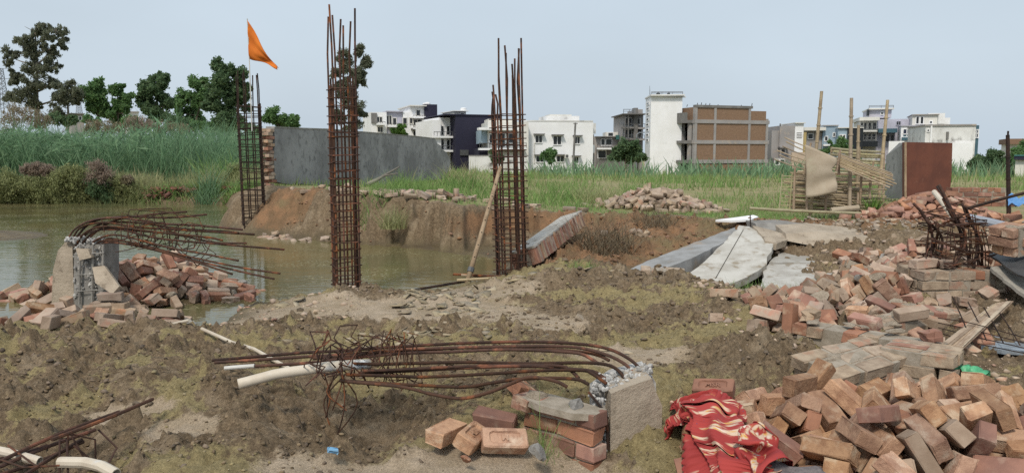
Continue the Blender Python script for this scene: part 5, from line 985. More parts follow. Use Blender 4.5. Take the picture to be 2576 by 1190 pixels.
for k in range(20):
    x = random.uniform(300, 520); bent_loop(W(x, 562 + (x - 300) * .2 + random.gauss(8, 14), 7.72), .24, .22, (random.uniform(.9, 2.0), random.uniform(-.5, .5), random.uniform(-.6, .9)), .1, .0048, k % 3 == 0, o, wob=.02)
for pp in ([(320, 545), (326, 528), (430, 524), (460, 560)], [(345, 545), (350, 530), (405, 531), (415, 560)], [(380, 548), (390, 530), (500, 548), (512, 580)]): MB().tube([W(x, y, 7.75) for x, y in pp], .0048, 5).build('stirrup', 'rust', o)
o = thing('brick_stack', 'three mud coated bricks stacked beside the pond stub', 'bricks', W(270, 775, 7.5))
for k, (x, y, a) in enumerate(((262, 768, .1), (292, 770, .0), (278, 746, .2))): q = W(x, y, 7.45) - W(270, 775, 7.5); brick_child(o, Matrix.Translation(q) @ Matrix.Rotation(a, 4, 'Z'), 'brick_dusty')

# ------------------------------------------------------------------ bamboo rack and poles
def bam(o, a, b, r, m='bamboo', name='bamboo_stick', bow=.01):
    a, b = Vector(a), Vector(b); n = max(2, int((b - a).length / .28)); pts = []
    for i in range(n + 1):
        q = a.lerp(b, i / n) + Vector((0, 0, -bow * math.sin(math.pi * i / n))); pts.append(q)
    mb = MB().tube(pts, r, 6, r1=r * .8)
    for q in pts[1:-1]:
        t = (b - a).normalized(); mb.tube([q - t * r * .35, q + t * r * .35], r * 1.14, 6)
    return mb.build(name, m, o)
for lb, a, b, r in (('tallest bamboo pole, leaning right, beside the sack', (2040, 470, 13.3), (2067, 230, 13.2), .032), ('upright bamboo pole, second from left', (2139, 515, 13.2), (2142, 247, 13.2), .034), ('short forked bamboo pole right of the second pole', (2156, 515, 13.4), (2160, 315, 13.4), .03), ('bamboo pole leaning right near the grey side of the red wall', (2208, 500, 13.8), (2233, 252, 13.8), .032)):
    a, b = W(*a), W(*b); a.z = min(a.z, gz(a.x, a.y) - .1); o = thing('bamboo_pole', lb, 'pole', a, group='upright bamboo poles'); bam(o, a, b, r, 'bamboo', 'cane', .0)
o = thing('bamboo_rack', 'dense stacked rack of horizontal bamboo sticks behind the sack', 'rack', W(2090, 530, 13.4))
for k in range(46):
    y = 432 + k * 2.15 + random.gauss(0, 1.2); Yk = 13.5 + random.uniform(-.25, .25); x0 = 1985 + random.gauss(8, 9); x1 = random.choice((2130, 2170, 2215, 2225)) + random.gauss(0, 9); bam(o, W(x0, y + random.gauss(0, 3), Yk), W(x1, y + random.gauss(5, 4), Yk + random.uniform(-.1, .2)), random.uniform(.011, .02))
for k in range(30): y = 470 + k * 2 + random.gauss(0, 2); x0 = random.uniform(2050, 2130); bam(o, W(x0, y, 13.25), W(x0 + random.uniform(60, 130), y + random.gauss(2, 4), 13.3), random.uniform(.010, .017))
for x, y0, y1 in ((1996, 420, 535), (2030, 380, 535), (2076, 470, 532), (2110, 395, 440), (2163, 440, 520), (2157, 485, 535), (2188, 430, 500)): bam(o, W(x, y1, 13.12), W(x + random.gauss(3, 3), y0, 13.12), .022, 'timber', 'post')
o = thing('bamboo_rails', 'five heavy pale bamboo rails in front of the dark house', 'rails', W(2150, 430, 14))
for k in range(8): y = 374 + k * 7.5; bam(o, W(2082 + random.gauss(6, 8), y, 14.0), W(2222 + random.gauss(0, 3), y + 10 + random.gauss(0, 1), 14.2), .026 - k * .001, 'bamboo_green', 'rail')
for x in (2090, 2160, 2222): bam(o, W(x, 520, 14.1), W(x + 2, 370, 14.1), .024, 'timber', 'post')
o = thing('bamboo_screen', 'slanting bamboo screen of parallel sticks tilted down to the right', 'screen', W(2180, 430, 13.0))
for k in range(9): t = k / 8; bam(o, W(2107 + t * 6, 386 + t * 32, 13.0), W(2252 - t * 9 + random.gauss(0, 4), 436 + t * 36, 12.9), .014)
for x, y in ((2112, 390), (2196, 418)): bam(o, W(x - 8, y + 42, 12.97), W(x + 2, y - 12, 12.97), .02, 'timber', 'batten')
o = thing('bamboo_fan', 'loose thin bamboo sticks jutting left above the rack', 'sticks', W(2000, 400, 13.3))
for k in range(6): bam(o, W(1975 - k * 5 + random.gauss(0, 5), 346 + k * 11, 13.3), W(2036 - k * 2, 372 + k * 11, 13.3), .011)
bam(o, W(2022, 440, 13.28), W(2040, 360, 13.28), .02, 'timber', 'post')
o = thing('bamboo_ladder', 'thin pale bamboo ladder at the left end of the rack', 'ladder', W(1980, 530, 13.3))
for k in range(10): bam(o, W(1966 - k * .8, 442 + k * 9.2, 13.3), W(1992 - k * .8, 443 + k * 9.2, 13.3), .008, 'bamboo_green', 'rung')
bam(o, W(1986, 532, 13.28), W(1993, 436, 13.28), .014, 'bamboo_green', 'rail'); bam(o, W(1960, 530, 13.28), W(1968, 438, 13.28), .010, 'bamboo_green', 'rail')
pipe('long bamboo pole lying on the grass before the rack', [(1886, 524, 12.9), (1960, 529, 12.9), (2050, 533, 12.9), (2165, 537, 12.85)], .024, 'bamboo_green', .03, 'bamboo_pole')
pipe('rolled pale board lying at the rack foot', [(2090, 530, 13.0), (2160, 523, 13.0)], .05, 'sack', None, 'board_roll')
vs = []; n = 18; q4 = [(2026, 364, 12.95), (2104, 398, 12.9), (2105, 484, 12.9), (2029, 498, 12.95)]
a, b, c, d = [W(*q) for q in q4]
for i in range(n + 1):
    for j in range(n + 1):
        u_, v_ = i / n, j / n; q = (a * (1 - u_) + b * u_) * (1 - v_) + (d * (1 - u_) + c * u_) * v_
        w_ = math.sin(u_ * 3 + v_ * 9) * .02 + math.sin(v_ * 17 + u_ * 4) * .012 * u_ ; pinch = .09 * math.exp(-((v_ - .34) / .10) ** 2) * u_ ** 2
        vs.append(q + Vector((-pinch, w_ - .03 * math.sin(u_ * 3.1), 0)))
o = thing('hanging_sack', 'large beige sackcloth sheet hung over the bamboo rack', 'sackcloth', W(2066, 500, 12.95)); s_ = MB().add(vs, [(i * (n + 1) + j, i * (n + 1) + j + 1, (i + 1) * (n + 1) + j + 1, (i + 1) * (n + 1) + j) for i in range(n) for j in range(n)]).build('cloth', 'sack', o, smooth=True); s_.modifiers.new('t', 'SOLIDIFY').thickness = .006

# ------------------------------------------------------------------ red wall corner and things at the right
q = W(2277, 470, 19); o = thing('red_wall_corner', 'dark red brick wall corner with grey plastered left side', 'wall', q)
MB().prism([W(2277, 500, 19), W(2277, 358, 19), W(2396, 360, 19.3), W(2394, 440, 19.3), W(2388, 505, 19.3)], (.03, .2, 0)).build('red_face', 'red_wall', o)
MB().prism([W(2277, 500, 19.01), W(2277, 359, 19.01), W(2262, 360, 19.7), W(2229, 392, 20.6), W(2226, 500, 20.6)], (.1, .12, 0)).build('grey_side', 'plaster_grey', o)
MB().tube([W(2277.5, 500, 18.98), W(2277.5, 358, 18.98)], .03, 4).build('corner_edge', 'timber', o)
o = thing('dark_post', 'thin dark wooden post at the right edge', 'post', W(2537, 540, 11)); bam(o, W(2538, 560, 11), W(2535, 340, 11), .032, 'rust_dark', 'post', 0); MB().tube([W(2535, 345, 11), W(2536, 330, 11)], .014, 5).build('tip', 'rust_dark', o)
Mc = frame(Vector((0, 0, 0)), (1, -.12, 0)); q = W(2392, 520, 13.6); o = thing('low_brick_wall', 'low remaining brick wall of three courses in front of the plain', 'wall', q); masonry(o, Mc, .95, .23, .32, 'brick_red', ragged=.1, seed=11, top=lambda c: c * .08)
o = thing('blue_tarp', 'blue plastic sheet at the right edge', 'tarp', W(2565, 520, 10)); vs = []
for i in range(13):
    for j in range(7): a = W(2536 + i * 9, 518 - j * 4 + i * .2, 10 + j * .1); vs.append(a + Vector((0, 0, .03 * math.sin(i * 1.7 + j) + .02 * math.sin(j * 2.3 + i * .6))))
MB().add(vs, [(i * 7 + j, i * 7 + j + 1, i * 7 + j + 8, i * 7 + j + 7) for i in range(12) for j in range(6)]).build('sheet', 'tarp_blue', o, smooth=True)
pipe('long dark rusty bar rising to the right edge across the rubble', [(2425, 527, 7.3), (2500, 506, 7.2), (2600, 480, 7.1)], .014, 'rust_dark', None, 'iron_bar')
pipe('fat grey plastic pipe beside the rebar cage stump', [(2430, 548, 7.7), (2490, 560, 7.6), (2542, 573, 7.5)], .045, 'pvc_grey', None, 'grey_pipe', True)
pipe('pale pipe standing aslant out of the rubble behind the rebar cage', [(2350, 483, 8.6), (2375, 515, 8.3), (2400, 550, 8.1)], .028, 'pvc', None, 'pale_pipe', True)
# right pedestal with buckled cage
q = W(2318, 782, 6.55); q.z = gz0(q.x, q.y) - .02; o = thing('cage_pedestal', 'square brick pedestal under the buckled rebar cage', 'pedestal', q); zt = W(2420, 682, 6.7).z - q.z
Mf = frame(Vector((0, 0, 0)), (1, .02, 0)); masonry(o, Mf, .45, .23, zt, 'brick_wall', ragged=.01, seed=21, jit=.003); masonry(o, Mf @ Matrix.Translation((.44, .02, 0)), .23, .23, zt - .02, 'brick_wall', ragged=.01, seed=22, jit=.003); masonry(o, Mf @ Matrix.Translation((0, .24, 0)), .66, .23, zt, 'brick_wall', ragged=.01, seed=23)
pc = W(2408, 690, 6.85); o = thing('buckled_cage', 'buckled rebar cage bulging on the square brick pedestal', 'rebar cage', pc)
for k in range(14):
    t = k / 13; y = 682 - t * 150; cx_ = 2408 + math.sin(t * 2.2) * -14; wpx = 148 - 34 * t + random.gauss(0, 8); pts = loop_pts(wpx / F * 6.8, .42 + random.gauss(0, .04), .15 + random.gauss(0, .12), 0, (random.gauss(0, .18), random.gauss(0, .15)), .05); c = W(cx_, y, 6.85)
    MB().tube([c + p_ + Vector((random.gauss(0, .012), 0, random.gauss(0, .012))) for p_ in pts], .005, 5).build('stirrup', 'rust', o)
for pp in ([(2340, 660), (2345, 590), (2322, 540), (2298, 512)], [(2360, 670), (2370, 600), (2335, 558), (2325, 543)], [(2400, 670), (2430, 600), (2395, 530), (2362, 465)], [(2380, 670), (2420, 610), (2388, 520), (2358, 470)], [(2440, 668), (2425, 600), (2395, 545), (2372, 500)], [(2450, 670), (2460, 600), (2435, 550), (2420, 512)], [(2470, 672), (2468, 610), (2442, 555), (2428, 520)], [(2330, 668), (2350, 620), (2360, 580), (2352, 560)], [(2340, 600), (2400, 622), (2440, 640)], [(2338, 585), (2380, 560), (2420, 545)]):
    MB().tube(smooth_path([W(x, y, 6.75 + random.uniform(-.08, .25)) for x, y in pp], 6), .012, 6).build('bent_bar', 'rust', o, smooth=True)
for k in range(26):
    x = random.choice((random.uniform(2440, 2485), random.uniform(2330, 2360), random.uniform(2340, 2480))); a = W(x, 685, 6.75 + random.uniform(-.05, .3)); e = W(2408 + (x - 2408) * random.uniform(.75, .95), random.uniform(535, 610), 6.75 + random.uniform(0, .3)); MB().tube(smooth_path([a, (a + e) / 2 + Vector((random.gauss(0, .02), 0, 0)), e], 3), .0045, 4).build('thin_wire', 'rust', o)
MB().mm(W(2372, 684, 6.62), W(2500, 672, 6.95)).build('bearing_plate', 'dark_inside', o)
o, n = slab('dark_sheet', 'dark crumpled metal sheet at the right edge beside the pedestal', 'sheet', [(2488, 640), (2520, 610), (2600, 600), (2640, 720), (2560, 690)], ((2488, 640, 6.9), (2600, 600, 7.2), (2580, 700, 6.0)), .02, 'tarp_dark')
o, n = slab('grey_board', 'pale grey board under the dark sheet at the right edge', 'board', [(2492, 672), (2530, 668), (2640, 745), (2640, 775), (2560, 730)], ((2492, 672, 6.6), (2600, 750, 5.9), (2560, 660, 6.9)), .025, 'stone_slab')
o, n = slab('grey_tarp', 'blue grey plastic sheet under the strip bundle', 'tarp', [(2468, 868), (2490, 842), (2540, 838), (2620, 850), (2620, 885), (2520, 880)], ((2468, 868, 5.3), (2540, 838, 5.6), (2600, 885, 5.1)), .03, 'tarp_grey')
q = W(2440, 840, 5.4); o = thing('strip_bundle', 'bundle of long pale flat strips lying aslant at right', 'strips', q)
for k in range(11):
    a = W(2330 + k * 4.4 + random.gauss(0, 3), 900 + k * 1.8, 4.72 + random.gauss(0, .02)); b = W(2505 + k * 3.6 + random.gauss(0, 5), 772 - k * .8, 6.0 + random.gauss(0, .04)); b.z += .02; d_ = (b - a); M_ = frame((a + b) / 2, d_); x = MB().mm((-d_.length / 2, -.014, -.003), (d_.length / 2, .014, .003)); x.v = [M_ @ Vector(w) for w in x.v]; x.build('strip', 'timber' if k % 3 else 'bamboo', o)
q = W(2460, 810, 5.5); o = thing('wire_mesh', 'rusty sheet of bent wire mesh over the strip bundle', 'wire mesh', q)
for k in range(4): MB().tube(smooth_path([W(2395 + k * 40, 745 + k * 14, 5.7), W(2420 + k * 40, 800 + k * 8, 5.5), W(2440 + k * 42, 850 + k * 6, 5.2)], 4), .0045, 4).build('wire', 'rust_dark', o)
for k in range(4): MB().tube(smooth_path([W(2360, 800 + k * 12, 5.45 - k * .05), W(2440, 812 + k * 16, 5.4 - k * .05), W(2580, 850 + k * 13, 5.2 - k * .05)], 4), .0045, 4).build('wire', 'rust_dark', o)
o, n = slab('stone_tile', 'flat grey stone tile lying behind the foreground heap', 'tile', [(2318, 985), (2350, 958), (2472, 972), (2445, 1000), (2400, 1005)], ((2318, 985, 4.2), (2350, 958, 4.5), (2445, 1000, 4.15)), .03, 'stone_slab')
o, n = slab('white_strip', 'white plastic strip lying by the stone tile', 'strip', [(2318, 978), (2330, 976), (2400, 996), (2393, 1002)], ((2318, 978, 4.3), (2400, 996, 4.15), (2393, 1002, 4.1)), .008, 'paint_white')

# ------------------------------------------------------------------ masonry lumps in the right rubble
def lump(label, px, py, Y, rz, tilt, L, T, Hh, m='brick_wall', seed=0, miss=.0):
    p = W(px, py, Y) + Vector((0, 0, .05)); o = thing('masonry_lump', label, 'masonry', p, rot=(tilt[0], tilt[1], rz), group='mortared lumps of fallen wall'); masonry(o, Matrix.Translation((-L / 2, -T / 2, -Hh)), L, T, Hh, m, seed=seed, ragged=.07, miss=.05, jit=.011)
    for k in range(4):
        q = bpy.data.objects.new('mortar_smear', ROCKS['concrete_tan'][(seed + k) % 5]); C.objects.link(q); q.parent = o; rr = random.Random(seed * 9 + k)
        q.matrix_local = Matrix.Translation((rr.uniform(-.42, .42) * L, rr.uniform(-.4, .4) * T, -.012)) @ Matrix.Rotation(rr.uniform(0, 3), 4, 'Z') @ Matrix.Diagonal((rr.uniform(.12, .26), rr.uniform(.08, .16), .05, 1))
    return o
lump('long straight mortared wall piece running back behind the near lumps', 2190, 842, 5.15, R(-42), (0, .02), .95, .23, .2, seed=31)
lump('square upright wall lump at the near end of the long wall piece', 2300, 893, 4.72, R(-40), (.0, .0), .35, .35, .24, seed=32)
lump('broad flat wall lump with weathered bricks, nearest of the mortared lumps', 2135, 918, 4.6, R(24), (.2, -.1), .55, .35, .25, seed=33)
lump('small upturned wall lump beside the grass patch', 2115, 742, 6.7, R(35), (.5, .3), .36, .23, .23, seed=34)
lump('tilted wall lump in the middle of the rubble', 2195, 690, 7.2, R(-20), (-.3, .35), .5, .23, .26, seed=35)
lump('wall lump with two brick ends up, left of the pedestal', 2225, 820, 5.75, R(10), (.15, -.2), .46, .23, .17, seed=36)
lump('half buried wall lump in front of the cage pedestal', 2350, 790, 6.1, R(5), (.1, .1), .5, .23, .17, seed=37)
lump('loose wall lump at the left fringe of the rubble', 1985, 800, 6.4, R(50), (.3, -.25), .35, .23, .2, seed=38)
lump('wall lump of red bricks at the right edge', 2568, 575, 6.6, R(22), (.1, -.14), .36, .23, .26, 'brick', seed=39)
lump('mud coated brick lump at the foot of the pit mound', 1675, 690, 8.25, R(-12), (.05, .03), .42, .2, .16, seed=40)

# ---- rest positions: code (sort, variant, tone), size percent, place in mm, turn in degrees
NEAR = [420,100,2025,3795,-4,16,-10,-109, 510,100,1230,3361,-64,-28,1,-163, 400,100,1198,3458,10,162,-3,1, 610,100,2464,3489,-25,17,3,26, 450,100,1274,3782,22,13,0,119, 400,100,1514,4165,48,-178,4,38, 450,100,2034,3460,-11,12,-20,58, 
20,100,1841,3679,19,145,-34,146, 20,100,1463,4236,104,-5,-47,-44, 400,100,2363,3639,18,-153,-1,99, 420,100,2052,4122,22,-13,-4,151, 442,100,1716,3524,10,25,-37,143, 20,100,2091,4191,120,-117,6,-28, 510,100,1037,3176,-20,-15,-17,-118, 
410,100,2584,3272,-6,18,7,-126, 400,100,2146,3843,52,41,-16,81, 400,100,1580,2933,-17,37,-7,-169, 510,100,1830,3772,-34,2,6,-168, 632,100,1827,3236,-43,-166,-10,174, 450,100,1601,3528,-11,18,-5,100, 420,100,2028,3889,91,66,-6,-110, 
410,100,1756,3931,29,13,28,-76, 400,100,1976,4121,128,174,-19,142, 20,100,1947,3270,83,-145,60,-155, 522,100,2420,3172,-23,10,-15,-82, 400,100,2100,2940,-10,-13,21,0, 0,100,1753,3529,82,45,3,91, 450,100,2627,3530,45,100,28,168, 
410,100,1934,3940,86,88,52,-124, 20,100,1722,4283,228,-174,-47,20, 430,100,2370,3396,10,-40,-14,118, 410,100,2509,4018,126,-31,-15,61, 500,100,994,3008,-45,-107,32,-176, 50,100,1974,4106,209,24,-1,41, 
20,100,1878,3484,35,64,36,74, 401,100,2277,3272,8,-30,-7,-69, 400,100,1537,3760,-39,13,10,-54, 450,100,1646,4093,146,-18,3,117, 441,100,2180,3464,8,12,-3,-126, 50,100,2083,3538,133,-9,-35,121, 610,100,1202,3222,-75,-29,-29,9, 
11,100,1750,3883,96,1,-33,71, 422,100,2364,4095,115,-42,-12,68, 0,100,1879,3860,117,-161,51,-99, 510,100,2586,3936,170,86,45,-114, 20,100,2234,3338,120,-20,1,151, 510,100,2610,3650,57,-151,8,168, 500,100,2254,3468,116,-43,-26,122, 
10,100,1975,3451,74,143,0,90, 40,100,2216,3708,202,3,23,-71, 100,100,1430,3498,-5,-8,-29,59, 450,100,1933,3524,144,33,-6,-85, 30,100,2096,3750,190,89,11,-71, 420,100,2276,3618,55,-58,24,113, 610,100,1071,3576,34,16,-16,-94, 
410,100,2030,3031,-44,-78,1,-179, 30,100,1951,3686,84,-46,-27,135, 420,100,2047,3130,-6,14,51,105, 450,100,2175,3676,78,135,-19,73, 620,100,2214,3150,-43,-43,-7,160, 511,100,1107,2893,-34,165,9,48, 30,100,1290,4034,47,14,-8,42, 
440,100,962,3429,-17,25,0,3, 420,100,2022,3217,13,-19,-50,-68, 20,100,1350,3872,75,-56,26,88, 200,100,1827,3619,115,150,43,-35, 452,100,1816,2950,-58,-10,-8,-84, 200,100,1476,3992,50,0,58,-77, 30,100,1416,3862,156,-35,-26,-92, 
50,100,1614,3725,73,46,-14,15, 520,100,2365,3751,100,-13,35,38, 211,100,1884,3608,202,35,-2,-90, 510,100,1200,3713,74,-158,-36,-5, 511,100,2131,3275,56,-30,12,143, 420,100,843,3104,-69,-30,11,-146, 620,100,2273,3827,57,139,59,-27, 
451,100,2247,3103,52,-66,15,-173, 410,100,1827,2899,30,-171,-5,173, 430,100,1077,3299,33,-32,15,-31, 200,100,1463,3657,-19,30,26,-75, 410,100,2449,3250,81,9,1,19, 410,100,2595,3060,50,33,-19,-156, 450,100,2292,2974,-22,122,24,143, 
0,100,1631,3900,178,171,-26,101, 30,100,1436,3695,82,17,-27,-83, 450,100,1560,3088,-10,24,17,135, 410,100,2575,3770,137,-55,33,180, 1,100,2094,3364,196,114,53,89, 42,100,1782,3337,33,-114,48,53, 610,100,2230,2940,55,-57,57,-116, 
1,100,2131,3228,131,31,-12,-38, 511,100,1370,3278,-25,-65,6,-163, 50,100,1608,3318,29,166,44,-150, 110,100,1801,4083,216,120,17,71, 0,100,1697,3454,170,-48,4,92, 500,100,2471,3474,82,-71,1,92, 210,100,2222,3255,200,62,2,149, 
450,100,1805,4151,64,76,2,-143, 100,100,1198,3893,101,-17,-29,-33, 440,100,2404,3410,132,-64,-3,89, 20,100,1701,3681,160,-46,6,-129, 410,100,1217,3559,80,27,16,35, 20,100,2353,4133,209,25,-39,-43, 50,100,1825,3775,246,45,-2,64, 
121,100,2116,4084,210,-57,34,-119, 31,100,1254,3522,144,6,33,-19, 40,100,2272,3347,217,20,0,-31, 40,100,2403,3976,206,-19,1,155, 50,100,1333,3344,57,13,-13,-117, 450,100,1134,3347,78,143,16,-29, 440,100,2617,3408,87,56,-14,-34, 
410,100,2604,3172,86,51,11,16, 420,100,1854,3069,24,131,7,99, 20,100,1477,3360,60,179,-36,-125, 450,100,1770,2611,-10,156,1,4, 40,100,1994,3730,204,-19,4,109, 400,100,2426,3878,134,108,-44,-44, 440,100,2302,3863,170,41,22,113, 
30,100,1583,3507,105,124,-11,117, 21,100,1507,3846,111,70,-31,-91, 442,100,1652,3173,15,-17,-28,161, 30,100,1733,3893,238,11,-32,128, 450,100,1472,3116,68,147,30,152, 40,100,2058,3917,264,63,29,39, 440,100,1019,3938,102,-93,-7,43, 
42,100,1825,3341,156,142,56,-41, 41,100,2369,3453,236,-128,-35,-66, 450,100,2392,3722,247,129,-13,-155, 40,100,2150,3593,251,-29,1,-160, 30,100,1882,3390,220,-58,11,-86, 620,100,1952,3105,48,98,30,105, 
420,100,2908,3691,126,-8,29,-142, 0,100,970,3760,22,14,9,2, 40,100,2169,4298,142,134,64,-146, 32,100,2002,3401,238,46,19,75, 30,100,2200,3930,239,57,-23,70, 440,100,1486,2989,36,27,23,147, 400,100,2501,3347,182,-152,16,56, 
40,100,1360,4280,118,41,-5,-135, 40,100,963,3747,103,13,12,-4, 440,100,1733,4225,67,99,6,-136, 40,100,2454,3638,172,-94,-38,-96, 450,100,2710,3689,132,14,-30,-108, 201,100,2450,3519,292,14,31,81, 50,100,1615,3901,66,79,-28,100, 
430,100,1000,3613,110,36,11,179, 20,100,1484,3471,116,-53,1,136, 10,100,2129,3448,267,31,-50,-121, 20,100,2365,3864,282,-18,-10,-12, 400,100,2535,3605,176,81,-10,-101, 520,100,2052,2805,1,60,13,-20, 400,100,2216,4052,148,-41,-41,69, 
30,100,1944,3518,288,127,-17,-103, 11,100,1733,3552,275,-163,-10,-140, 600,100,2875,4135,166,-180,-17,-33, 40,100,1503,3908,195,157,-28,-83, 711,12,1599,4112,22,-172,-11,-137, 102,100,1453,4069,149,-89,5,15, 
0,100,1204,4057,121,-178,-17,-22, 10,100,2489,4032,282,172,21,43, 420,100,2673,3529,178,12,27,169, 210,100,2582,3867,240,23,43,-79, 50,100,2299,3520,277,127,-26,72, 30,100,1439,3387,158,-34,-4,-44, 500,100,2111,2925,77,-22,-2,-74, 
30,100,1599,3462,208,-25,-2,-91, 521,100,2128,2620,26,-16,-1,139, 430,100,1305,3069,19,3,45,35, 410,100,2459,2937,72,153,5,-66, 421,100,2856,3346,141,-132,-8,145, 430,100,1246,3051,-33,-137,22,101, 410,100,1629,4345,74,10,-23,4, 
51,100,894,3542,20,54,-15,-7, 0,100,2208,3455,331,112,5,-92, 510,100,1178,3154,60,-86,-5,-174, 10,100,1680,3200,112,-4,32,-52, 40,100,1549,4067,254,-87,4,36, 10,100,2273,4254,103,-139,26,-122, 430,100,1750,3051,64,79,-40,44, 
410,100,2766,3260,133,59,-44,-96, ]
FRONT_LEFT = [22,100,-4057,6919,21,36,-21,-115, 632,100,-4051,6556,46,18,5,-164, 1,100,-4136,6651,55,47,8,-141, 713,17,-3374,6582,14,15,-34,-147, 632,100,-3755,6865,11,2,-5,58, 232,100,-3019,6821,-22,165,8,6, 2,100,-3512,6648,72,4,14,68, 
602,100,-4568,6583,9,-29,53,-30, 32,100,-3780,7425,-38,-174,8,6, 52,100,-4113,7031,26,-36,-20,21, 32,100,-3389,6980,16,-112,-9,-66, 622,100,-4341,6874,-21,-22,2,-108, 11,100,-3113,6992,-53,-10,17,52, 612,100,-3168,7520,-142,-163,10,-35, 
742,14,-4833,6836,-72,40,-14,-166, 201,100,-3691,6694,50,-138,-4,-101, 212,100,-3254,6845,10,-153,-8,179, 52,100,-3758,6921,95,5,1,37, 32,100,-3380,6451,59,166,16,32, 2,100,-3174,7086,-20,38,9,-160, 200,100,-3680,6821,68,-19,-12,-165, 
22,100,-3752,6556,88,2,19,170, 52,100,-3844,6353,102,-78,7,100, 42,100,-4686,6911,-30,-2,15,152, 602,100,-4215,6745,38,-9,-14,-138, 212,100,-3370,6723,61,87,-8,111, 422,100,-4304,6845,43,22,19,31, 1,100,-4377,6636,13,91,-17,-116, 
12,100,-3168,6978,39,19,-3,-170, 713,12,-3197,7228,-130,45,-34,138, 700,12,-3897,6903,-3,-95,34,-13, 12,100,-4243,7063,29,2,46,150, 212,100,-3815,6716,57,-3,33,-148, 50,100,-4240,6853,105,30,17,46, 422,100,-4368,7170,-35,4,2,-121, 
712,18,-3342,7042,-42,179,11,54, 402,100,-3314,7431,-127,178,-5,-92, 52,100,-4152,7147,54,24,75,89, 42,100,-3148,7192,-80,-20,-7,-177, 52,100,-4280,6604,80,-43,-35,64, 310,19,-2932,6897,-45,9,-39,5, 52,100,-3958,6463,108,-175,-25,84, 
]
